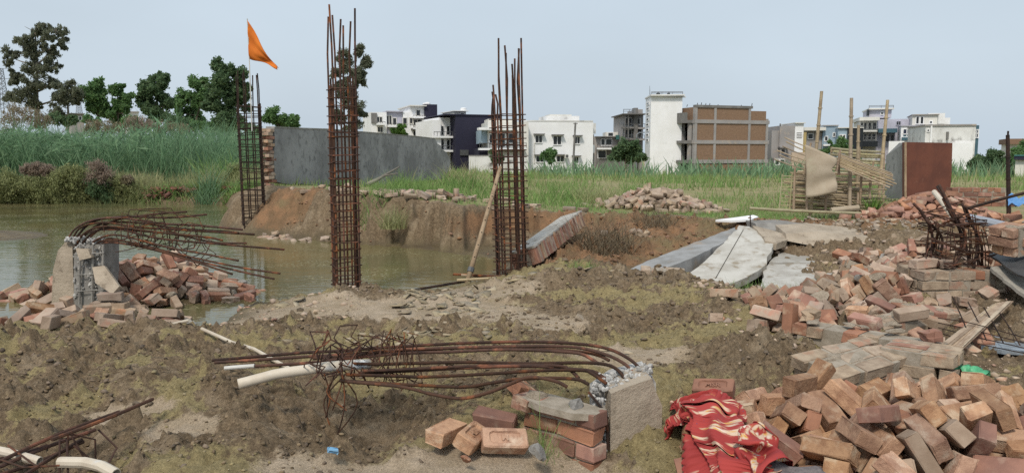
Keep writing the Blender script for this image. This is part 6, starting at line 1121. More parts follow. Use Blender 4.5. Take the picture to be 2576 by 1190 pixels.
MOUND = [612,100,-2845,9338,-186,-97,-4,-106, 220,100,-3621,7906,-34,1,2,-72, 11,100,-5036,8424,61,87,-18,115, 611,100,-4681,8426,79,175,9,167, 50,100,-3605,8897,75,-4,22,6, 720,10,-3620,9100,3,-17,18,37, 441,100,-3591,9242,1,108,11,90, 
712,18,-4177,8532,138,-3,-41,133, 220,100,-3403,8176,10,-9,25,-119, 602,100,-4617,8834,125,-24,10,35, 632,100,-4176,8457,185,68,42,-30, 622,100,-4792,8303,101,-4,-10,47, 412,100,-5122,8736,87,178,10,-152, 
221,100,-3540,9051,39,-156,17,31, 402,100,-4368,8208,66,20,5,-2, 602,100,-4326,8111,50,-171,-78,-102, 442,100,-4063,9132,142,-2,36,1, 602,100,-4897,8264,22,-176,-50,-128, 612,100,-4614,8203,30,-5,26,-91, 
401,100,-4519,8890,198,-170,3,116, 601,100,-3867,9391,2,-166,-17,-144, 431,100,-4476,9371,101,165,18,30, 612,100,-3716,8388,87,170,-13,176, 701,16,-4687,8648,102,169,-47,43, 630,100,-4656,8522,140,112,-16,-6, 
622,100,-4734,8294,32,-7,-3,97, 231,100,-2924,8881,-109,-172,6,120, 1,100,-3697,8107,45,43,-10,76, 601,100,-4409,8454,108,-169,5,49, 700,19,-5815,10241,-240,-89,21,-109, 451,100,-5094,9229,58,170,-17,-30, 
22,100,-3455,7859,-58,-82,23,-50, 22,100,-3917,8363,102,11,13,-26, 421,100,-2895,9225,-171,166,4,-24, 202,100,-3964,8704,188,72,-1,132, 42,100,-4034,8777,210,64,6,-140, 601,100,-4862,8694,98,178,43,-133, 
402,100,-4289,8196,149,-8,0,-65, 11,100,-4180,8216,174,-41,40,-31, 611,100,-5788,8505,-130,-19,-5,92, 600,100,-3667,8621,117,155,34,-80, 22,100,-3866,8486,156,65,-34,151, 622,100,-3765,8276,134,-30,-15,173, 
631,100,-3092,8958,-74,13,13,67, 31,100,-3411,8849,20,-10,0,-72, 452,100,-4921,8434,104,-144,11,78, 232,100,-3750,7696,-58,-16,0,27, 12,100,-4870,8033,-38,27,-18,66, 442,100,-4892,9102,111,-171,5,163, 
51,100,-4039,8408,203,26,-12,-93, 12,100,-5323,8555,-3,-8,-14,96, 222,100,-4116,7998,-3,-89,18,-100, 601,100,-3833,9222,47,22,-10,-122, 40,100,-4049,8555,244,33,-21,-122, 212,100,-3528,8160,28,-54,-4,105, 
601,100,-2888,8521,-104,17,14,61, 330,18,-3199,9007,-16,-18,3,111, 311,17,-3561,7937,24,179,2,-3, 631,100,-4506,8369,114,46,-9,-34, 40,100,-3612,7985,58,27,-11,-114, 632,100,-6968,9770,-431,96,-6,-31, 
411,100,-3853,8131,64,52,15,-97, 202,100,-5186,8521,20,9,34,-154, 451,100,-4375,8153,202,-25,50,169, 611,100,-4008,9375,23,6,19,61, 302,10,-3720,7901,-59,174,16,164, 21,100,-4298,8835,225,5,7,-3, 412,100,-4464,8239,284,-124,5,-67, 
22,100,-3344,8537,21,-10,13,-70, 712,11,-3863,9127,64,49,-1,124, 22,100,-3643,8758,160,-127,-4,-144, 221,100,-3775,8117,125,-46,13,-102, 231,100,-3048,8762,-43,-83,-17,-164, 11,100,-3427,9233,-39,-15,5,8, 
31,100,-5453,8167,-116,22,-1,11, 431,100,-4629,8354,165,11,-8,-32, 42,100,-3955,8904,308,144,26,-177, 432,100,-4673,8222,149,14,19,-21, 631,100,-4816,8570,121,-40,12,-13, 221,100,-3730,8529,132,-58,-20,152, 
232,100,-4137,8122,36,-67,2,-6, 200,100,-4074,8676,286,0,-4,120, 411,100,-4607,8185,210,13,14,1, 2,100,-3687,7812,15,149,10,139, 21,100,-3158,8251,-40,-11,-6,-146, 31,100,-3608,8308,120,32,-28,77, 201,100,-3013,8562,-64,51,76,115, 
601,100,-4574,8192,286,-13,-1,-156, 432,100,-4730,8902,202,-143,-16,-21, 401,100,-3973,9255,108,70,-20,-17, 610,100,-4366,8333,194,-52,37,44, 602,100,-3632,9718,-135,155,-14,-54, 2,100,-4163,8354,191,-43,69,-50, 
420,100,-3856,9111,131,-29,-11,-154, 632,100,-4247,8688,206,5,-24,139, 731,9,-4803,8499,40,-148,-39,-155, 232,100,-3444,8302,38,-65,9,23, 611,100,-5310,7892,-158,-7,13,142, 201,100,-3568,8386,53,163,5,-137, 
612,100,-4946,8792,141,124,0,-39, 402,100,-4386,8571,154,-153,8,-43, 51,100,-3778,7904,90,153,-28,64, 451,100,-4523,8459,214,-15,24,42, 450,100,-3250,8842,-16,160,-1,-79, 11,100,-3574,8505,182,41,8,127, 
52,100,-3368,8848,94,-168,-4,124, 222,100,-3642,8079,130,42,22,109, 631,100,-5188,7614,-178,164,11,153, 231,100,-3248,8094,-25,-89,10,-52, 12,100,-3212,8368,-11,174,-7,-157, 701,15,-3894,8948,158,-111,23,-27, 
31,100,-4342,8545,248,-8,-10,-123, 612,100,-4427,8389,244,-143,47,159, 210,100,-3475,8523,80,-37,32,36, 201,100,-3810,8794,308,-7,0,141, 411,100,-5164,8858,80,-167,12,-154, 622,100,-3493,8674,48,174,-16,-151, 
712,12,-5378,8301,-100,-133,19,-143, 201,100,-4166,8583,257,-98,18,-138, 221,100,-3454,8369,112,-32,-1,-162, 632,100,-4640,9285,137,5,28,105, 723,10,-4038,7833,-56,141,26,131, 31,100,-3164,8650,2,-85,15,8, 
232,100,-3166,8523,4,-121,-11,-130, 12,100,-4115,8886,233,-155,-24,-100, 601,100,-4236,8348,131,98,-57,-82, 41,100,-3774,8904,168,5,-10,74, 432,100,-4926,8899,173,-72,9,-47, 621,100,-5682,8468,-99,71,-18,84, 
452,100,-4260,9032,212,-35,-17,-71, 401,100,-4134,9432,53,-5,-15,-115, 702,14,-4738,8972,127,157,35,173, 231,100,-2819,8222,-63,-88,4,-45, 452,100,-5710,8254,-146,23,4,-48, 631,100,-4359,9548,22,26,-13,-155, 
432,100,-4951,8136,-54,10,16,-117, 222,100,-3270,9099,-45,-156,-13,174, 202,100,-3346,8073,-8,-79,-3,81, 731,15,-4086,8198,47,17,23,82, 32,100,-3885,7820,-10,-133,-5,124, 222,100,-3825,8623,156,172,0,-146, 
51,100,-5595,8283,-41,29,1,-31, 710,19,-4817,8404,69,30,-5,-174, 602,100,-6265,8646,-246,-166,-6,-73, 0,100,-4258,8782,300,12,-6,104, 722,15,-4328,8389,106,44,14,37, 202,100,-3838,7978,10,-59,17,5, 333,18,-2906,8692,-103,-10,-39,100, 
612,100,-4612,8636,150,36,45,29, 602,100,-4076,7857,-19,56,15,-139, 401,100,-4802,8763,177,-53,-38,-175, 51,100,-5568,8361,-95,-3,23,-121, 730,15,-3769,8386,150,-179,8,-117, 211,100,-5213,8151,-52,93,-25,54, 
712,13,-4513,8509,78,-161,-24,42, 742,12,-4613,8315,42,-168,69,45, 601,100,-3099,7714,-127,173,-5,23, 440,100,-5512,7752,-182,7,2,-51, 232,100,-3633,8918,170,169,-17,-114, 710,18,-5458,8552,-36,11,-48,103, 
611,100,-3983,8980,202,-30,-37,-120, 212,100,-3533,8764,81,105,7,36, 200,100,-4016,7971,-2,31,7,168, 22,100,-4656,9125,176,0,-23,19, 411,100,-4971,8564,138,-52,35,82, 221,100,-5396,8374,-43,97,-16,33, 
232,100,-3990,8218,92,122,23,-134, 232,100,-3009,8153,-64,179,-2,-115, 1,100,-3907,8744,274,-73,53,-31, 211,100,-3978,8092,48,-43,69,-126, 332,19,-3435,8441,56,113,46,7, 452,100,-5071,8622,110,52,29,-145, 
341,20,-3088,8442,-42,140,-44,77, 611,100,-3828,9963,-179,20,0,171, 40,100,-3683,8218,184,-29,-17,160, 621,100,-3974,7689,-39,96,6,-132, 22,100,-5118,8304,41,84,-30,-80, 32,100,-5786,8797,-76,-162,21,-121, 
1,100,-2912,8352,-50,-172,-10,36, 232,100,-5126,8060,-99,2,13,-117, 232,100,-5078,8158,-9,-136,39,119, 12,100,-3786,8840,238,1,11,-77, 32,100,-5278,8232,-30,-157,-9,57, 730,15,-3570,8556,58,-156,3,84, 
40,100,-4104,8252,223,-58,-47,159, ]
MID = [422,100,3235,6771,283,-39,0,-121, 632,100,3331,6668,284,-88,18,-138, 401,100,3153,6563,256,180,-6,4, 713,17,3246,6305,256,27,-31,-169, 632,100,3753,7712,302,-36,-2,-17, 232,100,3592,5954,219,69,-26,18, 
402,100,3825,7916,276,-86,21,7, 602,100,2956,7189,197,-25,-13,8, 32,100,4183,9016,296,142,-12,-27, 52,100,4016,8724,292,27,-10,-65, 232,100,2137,5473,341,0,-3,-127, 721,16,2913,6571,187,4,-38,9, 322,20,1987,5611,226,153,31,148, 
631,100,4291,8235,303,16,4,2, 222,100,3133,5235,149,5,18,-64, 0,100,2950,5450,168,-16,-16,104, 201,100,2701,4913,323,4,5,-179, 632,100,4110,7730,328,8,0,-154, 743,19,4308,7095,335,-15,6,-163, 42,100,3448,8009,206,-13,-17,90, 
442,100,3807,7163,283,-4,17,133, 41,100,4530,8812,323,29,-3,-12, 440,100,2433,6304,238,-15,7,-52, 601,100,3315,8137,118,-45,70,95, 702,20,3044,6992,305,-85,52,25, 601,100,3660,7162,315,5,46,17, 602,100,2620,6600,196,-63,45,96, 
202,100,5040,8769,392,-54,42,106, 21,100,4520,9030,361,25,-22,8, 22,100,3658,7302,368,-44,31,-8, 31,100,3368,6500,270,-15,11,108, 611,100,2502,6761,188,60,-78,-78, 212,100,2508,5641,182,-31,33,151, 600,100,3743,8015,257,75,10,-51, 
12,100,3794,6837,532,0,-1,102, 441,100,2319,6834,154,163,16,-44, 21,100,3863,7783,325,-45,36,-32, 32,100,2331,5833,248,47,17,-49, 401,100,3449,7432,221,26,-13,-129, 600,100,2243,6239,257,-167,-9,-52, 602,100,5083,9336,394,9,7,-31, 
200,100,4316,9096,306,3,38,176, 402,100,2960,6230,220,27,14,-55, 610,100,2950,7026,261,174,26,-50, 450,100,3774,7452,362,-11,29,91, 222,100,2689,6051,254,10,33,135, 630,100,3329,7550,206,123,30,-170, 610,100,4567,8463,327,10,-18,38, 
601,100,2768,7377,140,-175,-6,-142, 211,100,3339,6554,375,-17,-67,168, 212,100,4395,6700,327,-169,3,-111, 40,100,3210,7063,375,46,67,-56, 620,100,2118,5736,240,-178,-24,113, 632,100,2507,6626,197,-20,21,87, 
1,100,2324,5733,269,47,-11,-23, 2,100,3907,6870,577,4,-32,-175, 631,100,2830,7072,225,-161,-4,86, 11,100,3343,5410,188,-6,-18,76, 742,14,3425,6630,272,35,5,-5, 722,8,3562,5857,158,120,-70,-136, 220,100,2657,5880,283,-8,5,146, 
341,18,3134,6243,259,40,-2,-124, 201,100,4532,8656,324,-51,18,9, 432,100,4117,8267,279,-3,-8,52, 412,100,2530,6372,256,-15,-19,133, 701,16,3070,7096,221,-139,-59,68, 630,100,4600,7957,364,-1,26,11, 622,100,2806,7276,182,-10,33,-78, 
231,100,2308,5581,244,39,-31,19, 401,100,3841,7266,375,68,-2,47, 610,100,2387,6614,192,-40,-28,-84, 412,100,3642,7530,322,-47,44,114, 2,100,3041,6356,291,47,10,73, 211,100,4748,7462,410,-122,-74,2, 201,100,2124,6067,245,-149,-76,-50, 
421,100,3346,7775,189,-32,18,80, 730,9,3450,7748,208,-163,-19,-32, 201,100,3699,7614,348,123,17,-19, 612,100,2945,6530,247,8,-26,105, 431,100,2635,6898,210,46,-12,-6, 412,100,2633,6466,249,2,27,-35, 612,100,4345,7709,391,-4,-7,-150, 
0,100,2861,6514,337,51,-34,74, 232,100,4764,8061,395,-41,-4,50, 11,100,2014,5515,304,114,70,-110, 1,100,2381,6238,299,50,10,-54, 201,100,2694,6286,216,-35,22,-111, 222,100,2922,5284,175,130,-3,152, 611,100,4422,8208,315,-64,13,-83, 
2,100,4345,8797,308,-11,14,73, 222,100,3464,6776,351,-72,66,111, 222,100,2271,6148,279,-110,8,37, 432,100,3517,7512,289,4,20,112, 1,100,2094,5939,255,18,28,-176, 202,100,2736,6200,225,55,1,32, 712,19,2991,6376,237,89,-71,73, 
210,100,4111,8838,316,-19,26,-20, 422,100,3491,7716,282,110,-8,30, 632,100,3914,8025,280,48,17,-3, 401,100,3146,7611,186,-25,-8,-151, 40,100,2160,5695,302,3,-24,95, 52,100,3254,5901,197,169,-16,-178, 202,100,3854,8870,262,-170,17,-76, 
713,8,2671,7543,63,4,-9,67, 232,100,2816,6357,253,8,-42,-45, 211,100,1906,5699,239,-153,28,-71, 212,100,2711,6514,311,-123,33,102, 11,100,4865,7991,398,39,19,-152, 12,100,2983,5699,309,10,-9,0, 22,100,2369,6000,248,7,-27,54, 
222,100,4025,6449,321,-34,-10,93, 622,100,3590,7644,353,-47,-39,39, 632,100,3980,7147,344,130,16,-108, 702,10,2536,6036,189,78,-3,80, 221,100,2144,6195,287,-148,25,-92, 10,100,2944,7165,310,46,-10,-130, 
400,100,3607,8018,250,-107,6,129, 22,100,2324,6652,266,-39,-18,47, 432,100,4942,8775,435,1,12,-113, 432,100,3106,7768,98,26,-27,-52, 612,100,3818,8136,234,-172,33,35, 11,100,2468,6616,298,121,-4,-131, 
431,100,4292,7932,327,42,34,-153, 42,100,4677,8896,358,-146,-5,-19, 700,14,3484,7542,358,-145,12,-1, 440,100,4745,8416,387,-164,9,-150, 2,100,2701,7113,236,9,-49,-37, 431,100,3287,6734,358,-125,-5,-128, 
632,100,2412,6903,190,41,4,123, 701,18,3166,7403,216,115,-30,124, 602,100,2983,7874,40,-146,-11,-25, 41,100,2184,6760,229,-162,-20,94, 232,100,2628,6282,325,-65,-33,73, 632,100,3167,6906,330,-17,-14,49, 
42,100,2952,6477,336,-57,6,-127, 1,100,4950,7881,421,-84,-21,33, 610,100,3722,8311,198,10,-24,-68, 32,100,2116,6562,258,-122,-24,99, 232,100,2546,6126,243,134,24,-96, 220,100,2988,6440,401,-3,-53,144, 
122,100,3171,6560,335,0,6,179, 302,14,4382,8938,346,-139,6,-71, 612,100,2839,6953,280,-154,-42,68, 602,100,3979,8161,251,-6,6,36, 631,100,3820,8433,230,127,67,140, 42,100,4546,7685,408,-172,18,-13, 52,100,3498,7220,397,149,10,-52, 
12,100,1886,5627,318,-156,-6,137, 232,100,2230,6419,246,121,1,-157, 21,100,3120,6990,403,17,7,166, 743,12,3034,7920,8,-140,46,123, 220,100,4281,8370,323,23,8,-22, 212,100,2838,5928,253,-119,-29,-151, 410,100,4294,7526,389,12,-34,40, 
412,100,4594,8238,327,-15,8,151, 210,100,2009,6224,294,95,-17,-25, 201,100,2030,6576,235,7,63,0, 12,100,4961,9108,400,180,-12,-148, 222,100,2498,6363,340,-155,5,-6, 712,12,2020,5690,195,-108,-7,33, 201,100,3741,7453,451,-175,47,124, 
221,100,3195,6438,296,-33,69,-146, 232,100,4010,8348,285,171,23,-139, 723,10,4614,6573,328,-58,24,-161, 31,100,2640,5694,248,-164,2,-51, 632,100,2463,5380,105,-168,31,-97, 12,100,3109,6807,409,-159,21,-41, 
202,100,4796,7572,380,-32,64,-171, 41,100,3048,6745,340,160,-71,-132, 432,100,3207,7974,88,22,-16,-59, 222,100,1814,5621,232,-83,5,126, 452,100,3234,7469,244,46,-12,140, 402,100,2859,7469,145,27,-17,-49, 
702,14,3040,7999,17,157,-48,84, 631,100,3079,5892,186,145,26,-77, 52,100,3376,8324,156,176,7,-94, 232,100,2357,6840,249,58,9,-66, 432,100,4218,7998,363,30,30,-162, 222,100,2847,6085,227,143,19,71, 2,100,3747,7243,455,-21,-2,43, 
331,15,3085,6462,460,-170,5,-146, 32,100,3630,6778,531,2,-2,15, 222,100,1630,6102,189,1,17,85, 51,100,3922,9137,294,156,-9,114, 710,19,2942,7301,158,-138,-37,17, 202,100,4072,9145,297,-38,-6,-41, 400,100,3460,7630,373,-70,-11,43, 
722,15,3606,7386,314,29,-29,43, 202,100,3428,6261,263,-31,-51,-47, 733,18,2219,5967,206,-162,-17,132, 212,100,2939,6693,384,48,-53,-20, 202,100,2743,6380,314,14,54,-40, 1,100,4778,8562,386,16,32,-142, 
51,100,4556,8775,417,90,31,-109, 730,15,2369,6503,202,-87,-65,48, 212,100,4125,8484,302,-147,-30,20, 712,13,3225,5453,140,15,-34,162, 742,12,2778,6907,184,68,48,-38, 201,100,3465,5868,151,-13,3,102, 440,100,3532,7935,270,-3,19,-46, 
632,100,3833,7111,386,-159,12,-130, 310,18,4277,8904,261,-114,-29,-70, 522,100,3960,7840,340,68,-27,117, 52,100,1834,6622,295,-6,-6,-56, 22,100,3086,6554,404,9,-3,-60, 621,100,4666,7206,403,-14,25,-99, 
632,100,3221,7786,203,4,-47,-97, 231,100,2820,7208,255,121,24,6, 232,100,3732,8107,337,139,-35,-18, 743,18,4150,7640,324,3,-10,-116, 232,100,3569,6301,278,-165,24,-110, 212,100,5249,8554,401,-26,16,-169, 
222,100,4725,7709,372,-74,23,-79, 52,100,4928,9281,444,-174,20,-164, 341,20,2519,6263,305,19,16,-143, 612,100,3561,7295,314,18,-54,-145, 440,100,3605,7958,362,102,4,-85, 620,100,2951,5983,181,-12,19,-50, 
422,100,2598,7619,137,-32,11,79, 32,100,4210,9157,341,-173,9,78, 1,100,2952,6119,272,-62,15,-52, 632,100,3938,7608,329,-12,22,98, 632,100,4081,7315,369,-170,19,69, 12,100,2260,6722,297,-134,-3,-115, 32,100,4194,7905,393,58,-34,22, 
330,15,2992,6550,448,2,-5,-117, 40,100,3114,6344,349,-94,-48,-178, 12,100,3340,6961,352,-95,-38,109, 452,100,2711,7682,66,-3,-8,-93, 632,100,3827,7656,388,25,-6,36, 232,100,3746,6275,283,-1,4,-4, 41,100,3197,6599,435,32,-2,-61, 
600,100,2863,7955,17,141,-75,49, 221,100,3242,7184,517,3,-25,-157, 202,100,2790,6122,268,7,-36,-48, ]
FAR_PILE = [1,100,2584,16122,610,-7,-24,-18, 21,100,2105,15747,462,-12,-1,84, 2,100,2481,15757,591,-19,-14,70, 42,100,3803,15809,417,-16,-11,-126, 211,100,2748,15052,456,-153,6,-5, 20,100,2432,16196,589,44,-46,-78, 
51,100,2156,16031,474,21,-4,-78, 21,100,3612,16743,348,11,-5,168, 21,100,2864,14903,447,47,2,7, 32,100,2971,16562,483,16,21,119, 12,100,3557,15192,413,9,-5,74, 2,100,3316,15155,448,6,-15,106, 21,100,2469,15356,497,-7,-17,74, 
232,100,2209,16462,426,2,9,122, 222,100,2659,16753,409,-6,-10,-44, 2,100,2524,16638,433,-164,-5,-143, 32,100,3544,14881,392,179,-2,-123, 21,100,2938,15399,581,24,8,-16, 1,100,2312,15475,494,-12,11,-180, 
52,100,3476,16325,474,-2,25,30, 31,100,2222,16192,538,6,34,-12, 31,100,1954,15842,439,-5,1,94, 1,100,3502,15827,534,26,-9,107, 11,100,2909,15578,689,-125,2,174, 42,100,3446,16739,407,11,-7,79, 51,100,3717,16512,375,-11,-5,-64, 
52,100,3665,15393,435,104,6,33, 12,100,2337,16619,441,-94,-9,-49, 22,100,3372,16897,353,2,8,54, 2,100,3903,15489,379,-7,-3,-120, 32,100,3498,14396,401,5,4,113, 12,100,3313,15421,529,7,-22,111, 12,100,2733,15486,627,119,-17,16, 
2,100,3104,17099,344,175,-3,-41, 210,100,2889,16471,531,165,-24,-62, 12,100,3331,17226,331,-178,3,89, 11,100,3798,15560,470,65,12,117, 2,100,3006,15211,527,69,-14,151, 40,100,3060,16990,414,59,-12,116, 
2,100,2982,16263,658,58,-3,-9, 1,100,4068,15477,398,-101,13,-99, 52,100,2864,15357,668,68,-9,162, 2,100,2070,15389,444,173,2,100, 31,100,3592,16513,390,-11,-7,-67, 52,100,2997,15447,680,11,35,106, 232,100,2570,15050,446,-8,1,171, 
52,100,3568,16021,557,15,16,-176, 51,100,3634,15810,569,-159,-16,128, 52,100,3877,14737,389,176,2,42, 52,100,3779,16745,351,87,-4,-86, 212,100,2822,16602,470,-157,23,123, 41,100,2899,16351,591,148,-4,-8, 
52,100,1947,15360,481,5,30,-161, 222,100,3307,16288,559,65,16,-20, 12,100,2715,15238,584,-160,-18,-148, 20,100,2398,15872,616,-45,15,92, 12,100,3388,14962,426,-102,0,-141, 1,100,3710,16307,401,14,-11,166, 
41,100,2197,15687,508,46,-4,83, 42,100,2981,16540,588,-28,18,42, 2,100,3221,16791,401,-15,3,145, 212,100,2476,15561,553,23,0,-39, 22,100,3034,15108,482,70,-16,151, 12,100,2343,16477,499,-58,2,140, 42,100,3764,16193,464,-7,22,-131, 
2,100,3213,15385,624,19,25,118, 32,100,2815,16512,624,70,31,-134, 22,100,3161,15600,690,139,8,-176, 12,100,3098,14911,437,-100,6,-125, 21,100,3428,16569,454,14,-9,57, 2,100,2621,15322,521,9,19,-105, 32,100,3679,16100,501,24,-4,-16, 
22,100,2324,15798,547,-44,2,103, 12,100,2256,16313,486,-36,8,-158, 50,100,2485,16964,381,1,-2,-53, 0,100,3361,15855,609,-22,16,-61, 32,100,1793,15829,491,-175,-40,110, 32,100,3664,15576,508,17,24,-139, 
0,100,2628,16601,470,-73,-7,-146, 10,100,2182,16461,517,-23,-11,-29, 51,100,4318,15642,350,0,4,69, 10,100,4126,15713,358,-172,2,68, 22,100,2861,16855,471,-15,0,-10, 22,100,3419,15158,511,-13,-6,-169, 32,100,2550,15169,468,17,-5,-10, 
202,100,3656,15800,470,173,26,-8, 212,100,3422,15477,515,-158,-20,118, 2,100,3957,16422,391,174,17,-126, 51,100,3272,16200,589,-24,14,-18, 2,100,3241,16706,472,-5,-27,56, 11,100,3292,16582,485,-7,-5,55, 
31,100,3414,15523,606,-17,16,-47, 12,100,2839,17038,417,61,14,-114, 41,100,3743,15264,396,171,4,-83, 1,100,1842,16078,426,179,-1,-4, 2,100,3684,14627,387,-2,-1,136, 52,100,3170,16618,519,94,27,-133, 212,100,2569,15635,612,-147,-12,-27, 
22,100,3614,16546,464,7,-12,-146, 52,100,2403,15322,562,-3,17,-142, 312,18,2436,16038,556,-93,-22,-92, 52,100,2944,16789,404,-10,-9,-47, 22,100,2774,16028,726,118,-7,24, 51,100,2691,16271,624,-155,-11,3, 
12,100,2566,15297,588,-9,-18,67, 222,100,3041,15737,712,-176,18,-59, 2,100,2355,15646,643,39,21,-80, 2,100,2091,16638,405,173,-1,6, 12,100,2668,16510,492,-25,6,34, 32,100,3165,15934,722,-36,-8,130, 12,100,3634,16358,500,-10,21,19, 
2,100,2619,16361,569,-28,12,-170, 212,100,3220,14667,394,3,5,84, 12,100,2572,16482,576,26,7,-168, 52,100,3528,16218,507,58,-23,-155, 52,100,3109,16708,499,129,32,-136, 52,100,2871,15251,663,55,-1,156, 
52,100,2823,17178,348,179,4,36, 222,100,2225,15869,573,-35,31,131, 21,100,2830,16762,532,21,-28,42, 31,100,3459,15261,446,-163,-9,70, 12,100,3008,14964,507,-44,-31,-78, 32,100,3488,16394,584,-39,12,66, 
11,100,3682,15256,487,-174,7,15, 222,100,2060,15952,456,-11,15,95, 32,100,3831,15348,469,-65,49,-49, 30,100,3150,16407,559,99,26,78, 41,100,2784,15162,511,62,0,-9, 42,100,2811,14974,510,-44,14,23, 232,100,3034,16454,616,-49,-49,-159, 
32,100,3128,16836,490,85,18,-148, 1,100,2921,16675,545,0,9,48, 0,100,2757,16968,519,-11,35,100, 41,100,2676,16624,568,-15,-2,-6, 52,100,3324,15703,663,-12,1,168, 222,100,3459,15644,564,-34,35,-146, 52,100,1763,15916,432,4,0,-156, 
222,100,1711,15450,435,179,-2,-96, 31,100,3912,16166,374,-4,10,1, 42,100,2116,16067,545,-176,19,-171, 22,100,3147,17292,350,-93,-1,-101, 41,100,2622,16134,712,-7,16,123, 2,100,3235,15047,454,-94,14,-77, 
42,100,3172,15525,631,52,-8,-162, 31,100,2267,15631,566,44,19,-84, 22,100,2213,15292,500,-160,16,59, 2,100,2353,16869,404,84,-4,-40, 2,100,2331,16051,540,5,-8,51, 2,100,2704,16205,708,-109,-10,126, 52,100,3260,16994,355,2,-5,-110, 
2,100,3901,15957,449,157,-30,135, 32,100,1952,16865,394,-175,-1,124, 40,100,2940,17002,398,5,29,88, 22,100,2906,15666,735,-34,13,169, 32,100,2836,16196,732,30,-35,162, 42,100,2701,15547,705,-61,-46,-98, 
2,100,1940,15650,479,170,-22,102, 222,100,2279,15196,454,-95,9,-150, 12,100,4004,15813,387,170,8,45, 31,100,4108,16004,372,-89,8,-15, 52,100,2566,15495,643,-60,-7,27, 12,100,2906,16700,624,-9,6,2, 2,100,3371,16122,651,28,-5,28, 
12,100,3028,16859,540,-73,55,52, 42,100,2813,15900,787,81,-29,77, 12,100,4234,15703,366,88,-5,-111, 52,100,2349,15433,578,12,-14,30, 52,100,2359,16328,581,-152,-21,52, 52,100,2921,15869,741,3,4,71, 12,100,3304,14962,535,-9,8,-89, 
22,100,3564,15612,538,51,12,-128, 21,100,2520,16790,448,115,-8,40, 41,100,3930,15208,373,-3,-4,-165, 12,100,2446,15026,492,27,33,-133, 20,100,2764,16826,400,-172,11,126, 42,100,2581,14834,451,120,1,2, 
52,100,2061,15753,535,-165,-2,-98, 32,100,2633,15840,673,-21,-16,64, 51,100,3254,15294,565,-55,8,157, 22,100,3612,15440,538,-45,4,-156, 2,100,3100,15008,556,176,-12,141, 12,100,3104,14657,401,-4,3,-92, 
31,100,3780,15019,384,2,2,-78, 212,100,2513,16276,625,-89,37,112, 41,100,3130,15818,732,136,-16,124, 22,100,2000,16227,432,6,-6,-61, 32,100,1504,16030,435,179,-2,-108, 232,100,2332,16771,417,88,-4,-49, 
22,100,3951,16570,341,177,4,-25, 222,100,3914,16047,418,-167,-37,78, 31,100,3499,14896,495,7,-13,112, 212,100,1521,15759,431,-3,3,-92, 42,100,3335,16013,693,-27,4,-159, 211,100,3766,15932,459,-115,-74,-3, 
52,100,2276,17210,366,2,3,47, 2,100,2640,16981,428,-1,42,59, 222,100,2626,17127,376,-93,9,48, 22,100,3588,16592,538,11,-6,-170, 222,100,3384,16415,501,163,-3,-163, 42,100,3662,15080,472,-167,11,-80, 2,100,2495,15947,670,16,23,66, 
300,18,3168,15216,507,-101,-66,61, 22,100,2638,16767,507,103,-5,-143, 42,100,3372,15568,725,170,14,-93, 40,100,3449,15981,620,167,22,103, 40,100,3933,15667,446,-125,-13,-2, 2,100,2436,17307,358,5,3,107, 
40,100,2852,14736,482,-175,-53,-40, 32,100,2829,14621,413,-1,-3,-164, 222,100,3668,15938,498,61,-26,-77, ]
